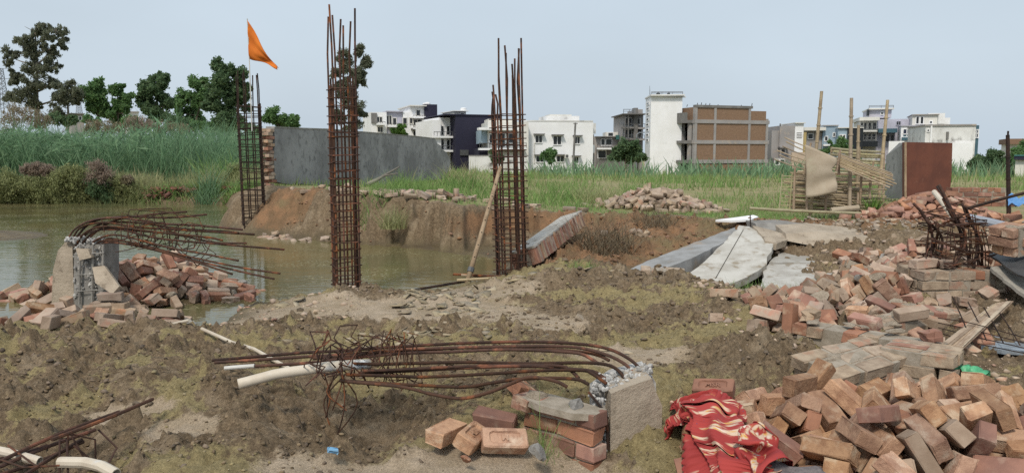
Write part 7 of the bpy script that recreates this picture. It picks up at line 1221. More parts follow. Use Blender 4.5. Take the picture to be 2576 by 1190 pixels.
RED_PILE = [21,100,6523,12325,539,-17,7,163, 231,100,6452,12204,581,-14,38,153, 0,100,6498,12020,479,-171,-6,48, 313,20,6486,12175,492,-171,-24,22, 230,100,7243,13424,587,32,-8,173, 230,100,6877,11891,475,11,-4,-14, 
2,100,5709,11900,458,0,0,47, 201,100,6270,12346,492,4,-9,23, 31,100,6507,11664,463,1,1,-3, 51,100,5926,12375,463,11,5,-102, 32,100,5766,12199,451,4,-1,-118, 220,100,6612,12586,664,17,24,-95, 10,100,7964,12609,488,-13,4,-76, 
211,100,7767,13355,472,14,-4,169, 342,16,5871,12698,456,101,75,-37, 200,100,6713,12284,560,-3,-20,64, 210,100,7597,12222,500,12,-3,78, 52,100,6361,12351,579,-43,17,96, 32,100,6644,11920,467,7,-1,4, 1,100,6829,12130,519,-18,13,-146, 
0,100,7466,13639,480,21,-17,-92, 20,100,6807,12231,607,-38,0,-135, 51,100,5465,11898,460,-2,-2,-164, 41,100,6060,12703,500,-10,8,125, 200,100,6602,12413,585,-23,13,166, 212,100,7201,12323,598,-24,-11,169, 
22,100,6691,13419,569,-30,-1,20, 0,100,6350,12749,588,25,11,-98, 11,100,6222,12135,472,-7,1,100, 313,12,6592,11378,466,28,-19,157, 300,13,6641,12202,530,-148,-29,105, 11,100,5677,12411,496,0,38,60, 210,100,7062,12348,626,-151,-11,18, 
50,100,6683,13637,475,-17,5,36, 20,100,7204,13725,455,8,-15,-117, 312,22,6664,12246,620,-173,-29,87, 1,100,5827,12426,494,51,13,-112, 50,100,5587,12231,470,-94,3,60, 42,100,7124,11304,493,6,-4,175, 50,100,6610,12837,730,2,-26,4, 
310,23,6355,12136,476,28,-35,-25, 52,100,5728,11890,539,5,3,62, 212,100,8345,13362,423,-170,7,30, 20,100,6966,12043,544,-25,26,-111, 10,100,6111,12377,479,171,-3,111, 210,100,6100,13197,478,173,-12,4, 
50,100,6446,12560,600,13,-21,13, 320,12,6479,12302,599,-150,36,143, 40,100,7714,13864,406,6,0,168, 312,21,7570,13635,444,162,-7,-7, 40,100,6042,11635,464,1,5,120, 51,100,7701,13209,525,-155,0,117, 40,100,8033,13172,452,-3,10,40, 
1,100,7121,11097,520,24,2,-148, 11,100,6962,12436,670,24,-17,24, 20,100,6485,12387,632,-10,-18,-83, 1,100,6542,12429,694,-29,4,-45, 202,100,6896,10807,543,31,35,55, 41,100,5658,12625,457,88,-1,76, 201,100,6555,10664,515,1,40,-39, 
11,100,6715,11165,537,-3,13,-164, 0,100,6422,13457,491,-164,14,162, 200,100,7682,13604,442,5,18,71, 30,100,7253,13577,512,-19,16,35, 11,100,7394,12869,728,10,-21,152, 301,19,6344,13782,423,110,-43,-21, 
230,100,6876,11340,504,-8,19,-1, 21,100,5963,12812,556,18,-2,-120, 50,100,6184,12499,503,-10,0,111, 220,100,7920,13108,527,5,-42,24, 343,24,6582,13030,712,-145,0,-7, 10,100,6087,12359,557,-10,7,176, 220,100,6302,13348,509,-98,20,98, 
222,100,7006,11476,471,5,3,-142, 20,100,7485,12362,563,-179,23,-51, 321,18,6352,12260,483,2,-42,54, 201,100,7893,13735,413,178,-2,-138, 41,100,5915,12615,533,92,-19,-179, 200,100,6768,13289,679,-168,52,-54, 
2,100,6368,12423,682,79,-13,-69, 10,100,6186,12524,585,3,-2,-52, 210,100,6315,11600,467,-1,7,137, 200,100,6159,11904,494,67,34,-49, 21,100,7424,12518,628,26,7,25, 22,100,7469,13147,644,-17,-20,-97, 230,100,7983,12946,488,-10,-2,-71, 
30,100,6684,12708,755,-55,16,171, 51,100,6028,13000,476,-173,-11,-47, 32,100,6661,11814,506,48,-14,16, 12,100,6656,11386,518,5,6,72, 41,100,6769,13588,526,-43,-10,-150, 50,100,7079,13133,765,-22,-17,-46, 
12,100,6067,12487,597,-54,35,150, 221,100,7331,11269,469,1,9,-145, 200,100,6333,13170,578,-79,-56,153, 40,100,7450,12620,681,44,-10,-155, 211,100,7666,12703,578,-6,-21,179, 200,100,7532,12060,478,2,0,117, 
231,100,6098,12266,629,-5,-8,85, 220,100,7360,13776,432,10,-12,-119, 10,100,6514,13332,581,-77,25,162, 31,100,7440,12978,699,20,-19,154, 302,18,7254,14219,377,122,-38,60, 0,100,6088,11804,502,-170,23,-12, 
42,100,8281,14229,385,-5,2,112, 20,100,6498,11847,525,-111,35,-102, 32,100,7331,12689,725,28,12,22, 212,100,6024,12258,523,124,-41,-13, 10,100,7117,10984,599,-59,16,-175, 11,100,7258,12780,810,47,7,9, 
22,100,6200,11613,509,-27,15,93, 20,100,6281,10675,541,-12,10,74, 220,100,7410,13356,599,106,-26,-154, 32,100,6514,10783,578,86,9,-129, 201,100,6303,12305,650,-46,18,105, 230,100,6455,12668,648,86,33,-166, 
22,100,6702,12520,706,14,-35,113, 11,100,6891,11614,472,-2,3,7, 11,100,6624,12433,746,-31,1,-52, 1,100,7660,13168,617,0,-6,-3, 10,100,6483,11108,538,168,-1,-33, 230,100,6910,11764,496,154,49,-16, 20,100,6036,12105,458,0,1,109, 
232,100,5701,12166,534,0,0,25, 200,100,5832,12091,473,17,62,2, 10,100,6761,10842,605,2,16,-102, 1,100,6345,11827,465,-1,0,-121, 20,100,6317,11783,545,-180,1,167, 30,100,6260,12199,562,-3,-1,118, 0,100,7930,12388,479,-173,10,-13, 
0,100,6681,11427,590,11,-3,131, 31,100,6765,13360,635,-127,-1,18, 0,100,6865,12466,734,34,5,-133, 210,100,6772,12453,787,-178,-33,-43, 51,100,5896,12367,567,-54,-11,64, 30,100,6084,12159,544,180,-5,19, 
0,100,6271,13035,552,177,-24,-3, 20,100,6008,12117,616,7,-4,-53, 230,100,6708,13095,730,18,-22,-86, 210,100,7590,13176,688,0,11,158, 211,100,6262,11944,491,83,1,156, 0,100,6982,12260,600,-77,22,-55, 10,100,6954,13518,573,-121,-21,-43, 
210,100,6192,12054,546,5,-1,-9, 41,100,6154,11685,571,9,18,177, 0,100,6695,10971,543,-171,-4,-14, 40,100,5452,12643,451,-83,0,103, 222,100,6978,13372,668,5,22,-97, 212,100,6540,11559,489,79,-4,-7, 222,100,6609,12132,521,73,-12,143, 
30,100,6350,11222,512,-83,-5,-117, 50,100,6763,11980,553,-164,0,171, 322,22,6220,12209,655,-137,24,88, 301,19,7748,13711,432,151,34,-7, 30,100,7037,10863,589,89,-3,-27, 212,100,7356,13238,654,28,-12,170, 
40,100,7435,12195,562,167,34,-119, 20,100,5910,12132,524,58,3,111, 22,100,6754,11711,471,-174,0,-155, 302,15,6220,10984,512,88,-53,58, 10,100,6308,12022,624,23,-5,52, 50,100,7738,12540,539,-166,10,12, 
30,100,6771,12334,669,-160,-38,-104, 201,100,7607,12390,536,-17,4,-147, 30,100,6180,12729,527,-165,-6,-54, 232,100,7179,11435,524,-22,18,37, 31,100,6876,12615,775,38,19,-154, 10,100,6610,11918,590,-92,23,99, 
22,100,7233,13270,669,-4,-29,-94, 30,100,6416,12032,553,161,-9,41, 10,100,5832,12803,461,-7,-4,13, 52,100,6500,13217,603,170,-27,-29, 200,100,7255,11644,482,-18,74,-73, 231,100,7013,12330,726,77,-23,115, 
11,100,7119,12192,572,-84,21,-70, 40,100,6859,14067,394,-7,5,62, 10,100,6220,13260,494,167,11,97, 30,100,6291,11366,488,8,-3,72, 210,100,7581,11258,475,-4,11,132, 0,100,5954,11937,457,-1,-2,159, 31,100,6848,12936,807,179,12,152, 
211,100,7887,12183,466,-1,9,-47, 22,100,6838,12794,814,-8,-13,-26, 50,100,7184,11718,475,7,4,-145, 52,100,6500,11677,543,-179,0,19, 210,100,7856,12946,515,17,3,112, 220,100,7714,13022,562,22,-17,154, 201,100,5797,12585,447,-178,9,-95, 
0,100,6336,13429,589,173,30,88, 322,18,6150,12912,503,-17,-20,99, ]
BANK = [22,100,-1766,14438,729,5,1,103, 222,100,-1785,14214,735,1,3,-32, 201,100,-5634,14785,-215,-75,84,123, 222,100,-852,14228,662,-174,6,41, 2,100,1276,13861,492,3,2,56, 12,100,-1229,14194,702,3,6,34, 12,100,1019,13787,511,-3,-2,165, 
212,100,-3436,15298,793,-3,1,-93, 222,100,-3196,14679,797,0,4,83, 11,100,-4688,14501,-97,-12,5,168, 212,100,-4401,14358,-96,-4,2,63, 52,100,-1438,14009,721,5,3,80, 231,100,-1256,13835,713,2,2,-15, 32,100,-1867,14070,779,1,17,-120, 
312,19,-736,14784,633,-125,-10,-58, 22,100,-140,14970,586,6,-3,113, 212,100,-1989,14071,773,86,-6,-117, 212,100,-1532,14706,717,-1,4,-41, 342,12,-1510,14159,690,7,-8,48, 21,100,-1483,13835,747,88,-4,-179, 
2,100,-3880,13729,-147,3,8,-104, 212,100,-3060,14851,799,90,0,-175, 41,100,-3202,15009,786,-5,2,-42, 301,20,-1550,14077,734,-132,14,-86, 22,100,-3158,15105,836,8,29,62, 322,11,-3764,14119,-82,25,-43,3, 
10,100,-748,14510,649,-172,-5,111, 323,12,-3848,14025,-103,-147,16,63, 310,13,-4102,14121,-136,8,-29,154, 222,100,-3352,15014,808,101,1,108, 321,19,1824,11580,329,41,-52,50, 2,100,-5574,14901,-189,-81,-2,-58, 
42,100,-3645,13704,-118,-169,6,-94, 221,100,-1543,14242,727,11,-5,-123, 2,100,-4954,14535,-137,180,-13,34, 212,100,-4321,14106,-141,-3,11,-166, 343,12,-1283,14779,673,-140,15,-146, 212,100,114,13532,578,-3,-2,112, 
232,100,-3756,13727,-136,173,-4,84, 2,100,-2125,13636,764,8,3,-148, 201,100,-4531,13550,-246,6,-8,26, 232,100,-4934,13602,-266,-172,-1,-18, 222,100,2022,11626,294,-48,0,68, 340,17,-4474,15747,758,-21,-29,93, 
222,100,1410,11785,285,-176,-1,-107, 32,100,-4515,14449,-89,-174,8,-98, 212,100,-5569,13809,-315,10,12,-34, 212,100,-4478,14627,-35,-43,-16,-2, 322,13,-4436,14128,-154,-37,39,-83, 232,100,1900,11374,295,-178,-19,-160, 
332,21,-4458,14260,-117,-96,-52,-35, 300,18,-2395,14096,792,0,13,-28, 52,100,-3506,15565,800,-4,1,-70, 310,17,1933,11674,283,-112,-19,82, 51,100,-4089,15285,741,6,1,-135, 42,100,-924,14036,688,-84,-3,120, 
52,100,431,14084,546,-3,-1,-62, 42,100,-1013,14036,749,-46,-85,74, 30,100,-3148,13173,-140,2,10,-149, 201,100,-1887,14488,755,52,5,-81, 212,100,-2338,14418,763,2,7,140, 30,100,-1232,14400,694,-1,4,-8, 
342,20,-2705,14508,756,9,-14,138, 222,100,-5722,14982,-234,-167,2,-84, 2,100,-2093,14454,774,-84,3,24, 210,100,59,13727,603,-151,-86,9, 222,100,-4739,14115,-178,-176,7,-113, 331,10,-3580,13896,-106,170,-8,134, 
22,100,-2096,14110,749,2,4,76, 211,100,-2213,14323,758,-177,-5,144, 231,100,-1001,14650,673,177,-4,-131, 52,100,-2304,14017,792,-49,-5,-153, 212,100,-4041,13056,-267,-2,6,149, 302,9,-1627,13740,718,-128,16,-47, 
11,100,-988,14240,696,-95,0,-127, 222,100,-5711,14696,-243,-6,3,127, 202,100,-4263,14354,-90,-34,59,91, 232,100,-2063,14275,761,89,-1,174, 31,100,-2374,13843,779,-16,10,-31, 300,14,-4327,14440,-75,-149,1,74, 
222,100,-6158,15612,-300,172,0,82, 202,100,-4161,14345,-49,-118,-11,116, 322,12,-2098,13868,739,6,-28,-95, 12,100,-133,14728,605,-99,-5,-147, 230,100,-970,13871,682,7,0,112, 312,17,-2293,14218,745,-123,-15,-167, 
212,100,-2561,14310,776,179,-3,-140, 341,17,-4332,14239,-128,-140,32,-122, 222,100,-2697,14105,783,17,3,-3, 222,100,-5406,14618,-199,-6,12,152, 32,100,-1542,13595,764,180,-26,153, 32,100,-1274,13940,767,8,39,85, 
311,18,-1728,14173,800,-168,29,89, 41,100,-972,13590,684,-11,-2,-99, 12,100,-1779,13562,748,-13,-7,-163, 52,100,208,13817,567,2,-1,124, 232,100,388,13852,553,5,4,11, 232,100,-2105,13949,777,-84,1,-12, 
212,100,-1869,14635,738,172,2,-68, 52,100,-4128,13928,-140,-7,0,159, 12,100,-1688,14081,753,-95,-4,-113, 200,100,-4401,12634,-342,-176,7,-61, 232,100,-4005,14079,-108,-7,-12,100, 2,100,-423,14442,612,4,-4,155, 
202,100,-3682,13881,-72,19,-17,109, 212,100,-3778,15428,827,5,10,-103, 202,100,-4233,14266,-95,-103,22,-161, 41,100,-1193,14076,748,-35,23,20, 212,100,-3654,13492,-149,8,-10,13, 12,100,-3755,13967,-79,-177,-11,41, 
311,11,-2252,14147,736,25,-26,64, 2,100,-4145,14185,-90,159,-11,24, 321,17,-1488,14510,703,3,-35,167, 300,20,-3952,13911,-124,-151,-68,-153, 202,100,-4706,14649,-76,-32,77,165, 2,100,-1431,13993,799,179,-3,-136, 
52,100,-3434,14775,806,27,13,-69, 202,100,1791,14124,461,-3,11,-2, 230,100,-3364,13879,-43,-148,-7,-5, 300,11,-2544,14492,749,-176,-80,-145, ]
CLOTH = [991,4180,131,942,4178,116,938,4169,99,901,4141,126,884,4154,153,860,4140,139,888,4166,93,865,4152,82,858,4108,95,854,4070,122,863,4059,128,904,4092,128,913,4111,90,897,4083,94,860,4037,84,859,4011,87,841,3977,92,818,3931,83,825,3915,85,787,3882,103,
775,3836,95,775,3815,89,808,3851,62,825,3840,42,791,3842,56,763,3790,49,774,3768,42,803,3806,51,994,4169,128,953,4177,113,934,4168,117,904,4130,144,898,4158,156,868,4131,141,895,4151,93,879,4140,89,875,4096,107,851,4083,143,852,4068,149,893,4073,111,
927,4079,89,907,4049,87,870,4012,108,858,4006,119,864,3964,107,839,3921,99,825,3909,112,803,3857,106,765,3847,116,772,3824,111,813,3852,84,825,3851,61,799,3815,65,760,3774,74,768,3759,72,811,3785,77,998,4164,118,961,4164,113,940,4151,118,907,4132,159,
890,4151,171,880,4119,141,906,4139,97,898,4130,90,879,4109,131,865,4090,165,873,4066,168,918,4067,128,936,4053,103,914,4023,108,878,4000,139,865,4002,148,869,3955,132,855,3910,115,843,3889,111,798,3860,128,765,3859,133,775,3831,129,820,3844,99,828,3835,75,
788,3811,89,755,3773,101,758,3761,98,805,3782,109,1000,4158,103,969,4152,112,945,4155,133,913,4132,174,886,4139,183,896,4112,144,922,4131,106,918,4118,101,900,4095,145,889,4090,183,901,4058,179,934,4039,133,949,4027,116,921,4006,135,883,4005,169,876,3991,169,
869,3941,151,860,3899,133,849,3877,124,796,3874,142,769,3868,147,782,3834,142,827,3831,107,831,3818,86,789,3805,111,754,3779,124,752,3766,126,797,3757,96,1006,4152,123,982,4140,115,953,4143,144,917,4143,190,901,4127,191,920,4108,150,945,4128,118,945,4113,115,
925,4088,161,917,4081,199,933,4049,186,963,4028,142,968,4012,135,934,4005,163,894,3996,191,893,3976,182,878,3924,163,874,3892,139,853,3874,139,800,3864,152,777,3871,156,796,3832,149,834,3817,112,839,3806,95,798,3790,122,766,3779,144,777,3765,134,805,3730,98,
1017,4141,103,1002,4138,125,970,4138,160,935,4129,200,926,4118,198,953,4109,156,976,4127,129,975,4103,127,955,4085,180,949,4071,211,968,4042,190,980,4004,159,987,3992,150,943,3981,172,907,3980,204,897,3957,196,894,3911,161,889,3885,142,858,3875,149,799,3882,151,
785,3865,167,815,3829,150,849,3823,112,849,3809,109,806,3801,137,787,3776,154,800,3769,125,815,3711,115,1042,4145,121,1028,4130,139,994,4132,176,962,4119,211,959,4106,206,990,4117,165,1013,4121,135,1007,4088,141,982,4060,188,980,4051,212,979,4009,204,1013,3992,170,
999,3981,171,954,3962,186,917,3960,212,907,3938,198,911,3900,157,900,3881,152,864,3889,155,808,3872,158,797,3854,179,835,3831,149,863,3834,112,859,3819,118,817,3801,148,805,3768,153,821,3754,119,814,3699,137,1094,4144,159,1076,4135,172,1042,4120,206,1014,4101,234,
1018,4090,223,1051,4107,181,1066,4103,147,1050,4074,171,1022,4039,206,1020,4027,217,1017,3999,182,1022,3953,172,1003,3949,169,960,3949,210,923,3941,217,919,3923,194,922,3886,154,909,3865,151,863,3878,162,813,3881,166,813,3860,165,854,3839,146,877,3848,116,867,3830,124,
828,3802,153,817,3772,145,834,3741,125,827,3693,152,1130,4126,193,1118,4115,193,1084,4096,227,1061,4078,253,1072,4074,230,1100,4080,178,1099,4066,149,1081,4039,175,1058,4013,214,1051,3999,206,1037,3965,177,1015,3930,198,1002,3921,174,964,3930,217,934,3930,219,934,3913,189,
932,3875,154,913,3873,163,869,3891,167,817,3880,177,824,3860,172,866,3855,141,893,3853,119,871,3836,135,835,3795,158,828,3774,136,844,3730,133,826,3682,141,1168,4101,213,1158,4097,220,1124,4068,251,1102,4043,258,1110,4037,225,1131,4038,168,1120,4025,149,1110,4008,188,
1084,3979,216,1074,3967,208,1055,3933,176,1022,3905,182,993,3900,177,967,3916,224,944,3919,225,946,3901,190,938,3860,155,914,3858,160,866,3877,172,825,3872,183,836,3869,168,882,3849,148,904,3855,127,878,3827,137,843,3786,154,829,3767,147,845,3721,144,838,3676,139,
1173,4066,188,1160,4058,197,1149,4029,244,1130,4005,257,1138,4000,216,1147,3996,159,1134,3986,151,1131,3975,197,1100,3945,213,1084,3937,221,1054,3904,182,1024,3888,165,1006,3894,190,965,3900,226,951,3909,234,952,3888,194,932,3849,163,916,3865,173,865,3882,183,830,3873,194,
845,3859,182,895,3858,155,908,3840,138,870,3820,155,846,3771,160,832,3762,157,845,3716,155,837,3673,150,1187,4025,182,1166,4012,187,1163,3985,238,1146,3962,254,1159,3961,210,1154,3952,160,1139,3949,152,1136,3937,203,1113,3925,238,1092,3908,227,1048,3883,196,1029,3874,175,
1003,3877,200,975,3895,242,958,3899,245,955,3875,199,922,3845,174,904,3855,172,864,3875,203,835,3869,215,856,3854,199,904,3842,166,907,3820,150,866,3809,171,835,3770,174,828,3757,169,842,3708,166,848,3671,156,1190,3972,154,1180,3953,181,1175,3926,235,1161,3909,249,
1168,3910,203,1140,3909,169,1127,3900,159,1122,3896,214,1123,3892,256,1095,3881,243,1055,3863,206,1039,3862,191,1014,3875,221,981,3888,261,959,3888,257,955,3864,207,919,3850,188,899,3848,191,863,3867,227,835,3865,234,863,3848,212,894,3827,170,906,3807,165,862,3795,187,
822,3771,182,832,3756,179,853,3709,167,860,3672,165,1178,3928,151,1192,3908,187,1179,3880,235,1173,3868,249,1157,3871,203,1149,3872,159,1139,3869,175,1124,3865,231,1132,3867,268,1100,3863,256,1061,3851,220,1046,3853,210,1018,3868,244,980,3876,278,957,3874,269,954,3851,218,
919,3854,208,900,3841,218,856,3852,250,831,3843,247,853,3825,211,903,3811,187,890,3803,186,852,3773,197,816,3757,195,840,3758,189,865,3711,164,867,3678,172,1190,3885,168,1170,3871,207,1196,3838,239,1184,3828,241,1153,3831,201,1138,3837,163,1125,3839,188,1137,3840,247,
1142,3846,275,1106,3847,267,1060,3843,242,1050,3842,229,1017,3858,264,977,3861,294,957,3860,281,953,3836,232,924,3835,226,900,3834,247,846,3828,263,823,3817,252,853,3800,215,899,3790,200,892,3778,191,850,3747,206,814,3762,210,844,3753,197,879,3715,162,877,3686,172,
1156,3854,163,1171,3827,198,1206,3801,219,1196,3792,225,1161,3800,183,1125,3807,171,1122,3813,206,1151,3819,256,1151,3826,275,1110,3826,269,1071,3829,236,1051,3828,241,1010,3841,277,978,3846,307,961,3842,291,951,3815,244,927,3812,240,890,3808,255,834,3802,267,817,3791,253,
857,3777,223,899,3769,211,888,3757,202,835,3752,223,805,3748,201,838,3744,190,875,3705,176,883,3693,178,1139,3811,154,1181,3790,172,1210,3767,194,1196,3758,202,1144,3769,178,1110,3782,183,1136,3789,209,1158,3796,257,1156,3804,271,1109,3805,267,1070,3810,236,1056,3817,257,
1005,3822,283,986,3827,313,965,3817,299,948,3790,254,926,3785,248,880,3781,262,826,3774,269,818,3767,252,866,3756,233,903,3752,222,886,3741,210,827,3738,222,805,3736,198,846,3740,200,885,3714,173,889,3699,172,1122,3767,163,1170,3747,157,1205,3734,170,1177,3741,175,
1119,3746,186,1100,3762,202,1139,3764,210,1164,3773,255,1155,3782,266,1104,3784,258,1061,3790,236,1057,3797,262,1007,3800,287,995,3802,312,967,3787,301,940,3763,260,920,3757,246,874,3754,270,825,3749,268,826,3743,251,880,3736,244,910,3738,225,882,3727,216,820,3726,220,
815,3729,187,858,3733,202,897,3721,171,891,3705,164,1107,3718,177,1157,3700,165,1186,3696,187,1160,3717,205,1104,3726,209,1086,3738,214,1130,3737,214,1162,3746,251,1149,3758,254,1094,3764,242,1051,3767,236,1060,3773,260,1012,3772,287,1001,3771,307,968,3756,290,922,3737,263,
914,3730,241,871,3729,272,828,3726,267,838,3721,250,894,3718,243,920,3727,225,880,3716,222,831,3731,207,824,3719,189,872,3722,202,903,3706,172,893,3702,156,1100,3669,164,1150,3659,188,1161,3675,217,1127,3698,217,1086,3713,184,1076,3715,194,1110,3718,227,1153,3719,250,
1133,3734,255,1080,3740,230,1045,3741,229,1061,3744,254,1021,3742,292,1003,3740,298,962,3724,278,927,3719,237,920,3705,250,870,3704,272,833,3703,264,854,3703,249,909,3706,233,925,3716,209,881,3712,211,833,3720,211,838,3723,201,886,3713,199,920,3713,171,899,3693,155,
1124,3635,155,1136,3635,214,1136,3656,234,1116,3672,200,1079,3689,168,1072,3692,181,1104,3696,222,1139,3699,254,1114,3714,259,1065,3716,230,1061,3729,207,1049,3719,239,1020,3711,284,999,3707,289,962,3702,251,924,3689,226,913,3681,237,870,3677,269,840,3680,258,870,3683,242,
921,3695,216,929,3705,197,888,3703,219,838,3710,215,842,3712,200,895,3700,198,930,3702,171,907,3685,154,1133,3615,164,1116,3637,214,1119,3647,233,1106,3655,191,1076,3674,157,1072,3679,175,1106,3679,220,1125,3685,259,1099,3698,251,1069,3707,205,1054,3707,193,1034,3698,228,
1008,3685,274,985,3677,281,941,3675,249,921,3659,215,903,3656,222,867,3650,264,845,3658,245,879,3668,223,931,3684,203,932,3693,189,887,3692,209,843,3697,223,857,3703,207,906,3691,180,942,3689,168,919,3681,144,1105,3625,177,1128,3618,226,1113,3621,231,1088,3636,193,
1068,3653,156,1078,3660,178,1095,3662,233,1112,3664,263,1087,3673,246,1064,3677,197,1051,3676,187,1021,3667,224,993,3655,267,970,3650,269,943,3657,222,922,3629,218,918,3645,240,864,3632,249,848,3644,228,886,3659,208,937,3674,201,932,3680,189,885,3680,210,843,3687,219,
857,3696,195,911,3678,179,940,3676,172,928,3672,138,1110,3600,177,1135,3598,221,1120,3601,226,1093,3618,184,1057,3639,167,1070,3646,193,1104,3640,238,1108,3638,263,1076,3646,245,1058,3648,195,1041,3645,186,1007,3635,227,978,3624,264,960,3624,255,958,3639,202,946,3628,229,
913,3622,230,854,3618,233,847,3632,213,891,3647,203,936,3661,204,931,3666,189,877,3674,201,839,3677,215,858,3685,189,910,3669,171,928,3666,175,919,3652,137,1121,3580,179,1144,3578,220,1128,3585,224,1084,3606,195,1049,3624,179,1071,3624,202,1106,3614,243,1106,3610,261,
1068,3618,245,1047,3620,197,1024,3615,188,992,3603,233,966,3594,264,955,3595,245,953,3612,192,933,3617,209,899,3598,228,844,3605,216,843,3618,204,891,3631,204,933,3645,206,922,3653,191,863,3662,196,828,3665,207,849,3675,179,898,3654,177,908,3651,169,894,3658,126,
1130,3560,187,1152,3562,225,1129,3572,218,1077,3588,198,1047,3604,191,1069,3603,217,1109,3586,248,1105,3582,262,1061,3589,245,1029,3593,204,1008,3584,194,977,3572,239,956,3562,265,952,3566,237,943,3588,186,921,3597,197,882,3580,220,833,3592,205,839,3601,198,889,3614,202,
927,3629,204,906,3640,185,847,3644,192,820,3645,205,835,3658,172,881,3634,171,881,3641,160,860,3657,116,1139,3546,196,1151,3550,236,1122,3563,229,1072,3577,204,1048,3584,196,1073,3576,224,1114,3558,252,1102,3554,264,1053,3560,239,1019,3563,205,998,3552,202,962,3541,244,
946,3533,266,937,3545,234,931,3567,181,909,3576,188,867,3562,211,823,3572,199,835,3582,192,887,3598,200,920,3615,193,889,3624,175,834,3621,194,817,3620,202,819,3636,163,863,3614,155,859,3623,138,825,3648,101,1140,3530,207,1143,3536,247,1115,3547,228,1078,3565,190,
1063,3563,188,1081,3545,222,1113,3528,257,1091,3523,267,1046,3529,231,1016,3530,203,997,3522,218,955,3510,252,935,3508,264,925,3525,226,917,3549,176,901,3558,181,857,3545,202,816,3554,191,832,3568,188,887,3584,193,915,3603,178,876,3605,170,828,3597,187,817,3595,197,
806,3613,154,848,3598,136,843,3607,112,799,3633,83,1144,3520,221,1131,3528,250,1120,3537,216,1085,3551,178,1072,3544,180,1094,3525,219,1105,3501,261,1078,3497,266,1039,3501,224,1014,3500,202,989,3492,217,947,3484,252,924,3488,258,914,3509,215,911,3533,168,900,3539,176,
851,3528,190,813,3537,188,834,3556,179,892,3570,178,915,3582,166,874,3579,173,827,3571,176,814,3564,182,796,3584,137,833,3581,108,825,3589,80,771,3606,69,1130,3519,224,1127,3517,248,1111,3525,211,1087,3535,167,1077,3525,174,1083,3501,222,1095,3475,260,1067,3472,258,
1032,3475,214,1012,3473,196,977,3473,207,938,3465,246,914,3473,246,910,3495,200,915,3518,160,900,3524,165,849,3513,182,815,3523,178,843,3544,163,901,3553,162,912,3563,149,868,3568,145,825,3548,153,814,3536,158,792,3553,109,829,3548,86,800,3555,83,752,3569,58,
1120,3511,221,1122,3505,237,1093,3514,205,1093,3516,157,1078,3501,165,1081,3474,217,1087,3451,250,1059,3446,244,1025,3449,200,1011,3451,184,971,3453,199,928,3450,234,909,3460,231,913,3482,184,926,3504,152,904,3510,156,851,3500,173,822,3512,162,857,3530,147,910,3530,151,
909,3538,140,867,3547,121,835,3519,140,815,3510,128,793,3527,76,819,3526,53,788,3539,49,735,3533,59,1138,3513,211,1126,3515,210,1093,3491,189,1097,3490,142,1077,3472,154,1078,3445,207,1080,3427,234,1050,3421,224,1027,3431,176,1008,3433,168,965,3432,194,921,3436,221,
911,3447,215,924,3471,168,939,3494,143,909,3499,146,853,3487,160,832,3501,145,871,3513,131,923,3509,135,919,3518,121,874,3523,103,837,3499,113,811,3488,98,798,3506,44,818,3507,26,782,3517,22,734,3506,43,1135,3488,224,1122,3487,221,1117,3479,168,1103,3459,129,
1082,3441,143,1071,3417,193,1076,3402,213,1039,3397,205,1021,3412,155,1000,3418,150,961,3414,186,922,3423,209,919,3435,198,937,3461,152,951,3485,134,912,3486,135,855,3474,146,844,3485,134,885,3493,116,932,3486,119,925,3493,106,875,3501,81,835,3485,82,809,3469,68,
803,3485,15,818,3490,0,778,3501,-1,732,3492,21,1129,3463,228,1127,3460,208,1128,3454,149,1112,3431,120,1094,3414,138,1067,3391,180,1071,3380,196,1028,3379,187,1013,3396,137,992,3405,136,957,3401,176,926,3408,199,926,3424,181,953,3455,143,957,3477,119,914,3467,129,
861,3456,135,857,3465,125,899,3468,102,941,3464,99,930,3473,80,872,3472,64,839,3465,53,812,3447,39,810,3462,-12,819,3470,-23,773,3481,-21,726,3476,0,1116,3441,221,1119,3433,193,1140,3425,138,1127,3404,118,1113,3392,146,1079,3366,179,1066,3358,184,1017,3363,171,
1005,3381,124,989,3391,128,949,3391,165,926,3393,191,937,3415,171,959,3447,127,957,3464,105,917,3449,121,869,3436,125,864,3442,111,915,3442,97,952,3444,78,926,3450,56,867,3441,50,846,3439,34,816,3425,13,827,3446,-34,816,3452,-44,763,3463,-37,719,3464,-19,
1107,3412,213,1117,3403,183,1152,3397,138,1144,3380,124,1125,3368,156,1083,3342,175,1062,3339,171,1010,3348,157,1001,3366,117,988,3375,129,948,3374,168,923,3382,184,929,3410,157,950,3438,110,957,3448,93,916,3430,109,874,3412,114,868,3415,100,922,3415,82,950,3422,54,
919,3424,36,864,3412,34,846,3407,28,822,3403,-7,825,3427,-52,806,3435,-59,751,3445,-47,713,3453,-34,1101,3381,202,1132,3376,190,1166,3370,147,1161,3358,137,1128,3340,162,1081,3317,170,1058,3319,163,1006,3332,151,999,3351,119,987,3358,139,941,3358,171,915,3371,176,
926,3400,142,960,3422,106,958,3426,93,914,3404,97,878,3385,107,870,3389,85,925,3390,61,942,3401,32,906,3396,22,856,3380,32,847,3379,20,835,3389,-24,814,3410,-64,791,3420,-68,738,3430,-51,707,3441,-44,1095,3352,192,1131,3345,192,1177,3348,165,1162,3344,160,
1122,3314,169,1077,3293,165,1057,3302,169,1007,3316,151,1000,3332,126,980,3342,149,926,3345,170,902,3359,167,924,3384,132,964,3401,108,959,3397,96,913,3374,106,879,3355,98,869,3362,66,922,3365,38,933,3375,16,895,3365,29,846,3351,25,833,3354,24,817,3372,-25,
799,3392,-63,776,3402,-67,723,3415,-59,698,3426,-52,1087,3321,186,1127,3316,183,1175,3320,164,1161,3321,150,1116,3290,158,1076,3271,163,1060,3285,169,1013,3301,144,994,3317,133,967,3328,159,908,3333,162,890,3346,158,931,3364,137,967,3376,114,959,3367,103,909,3341,104,
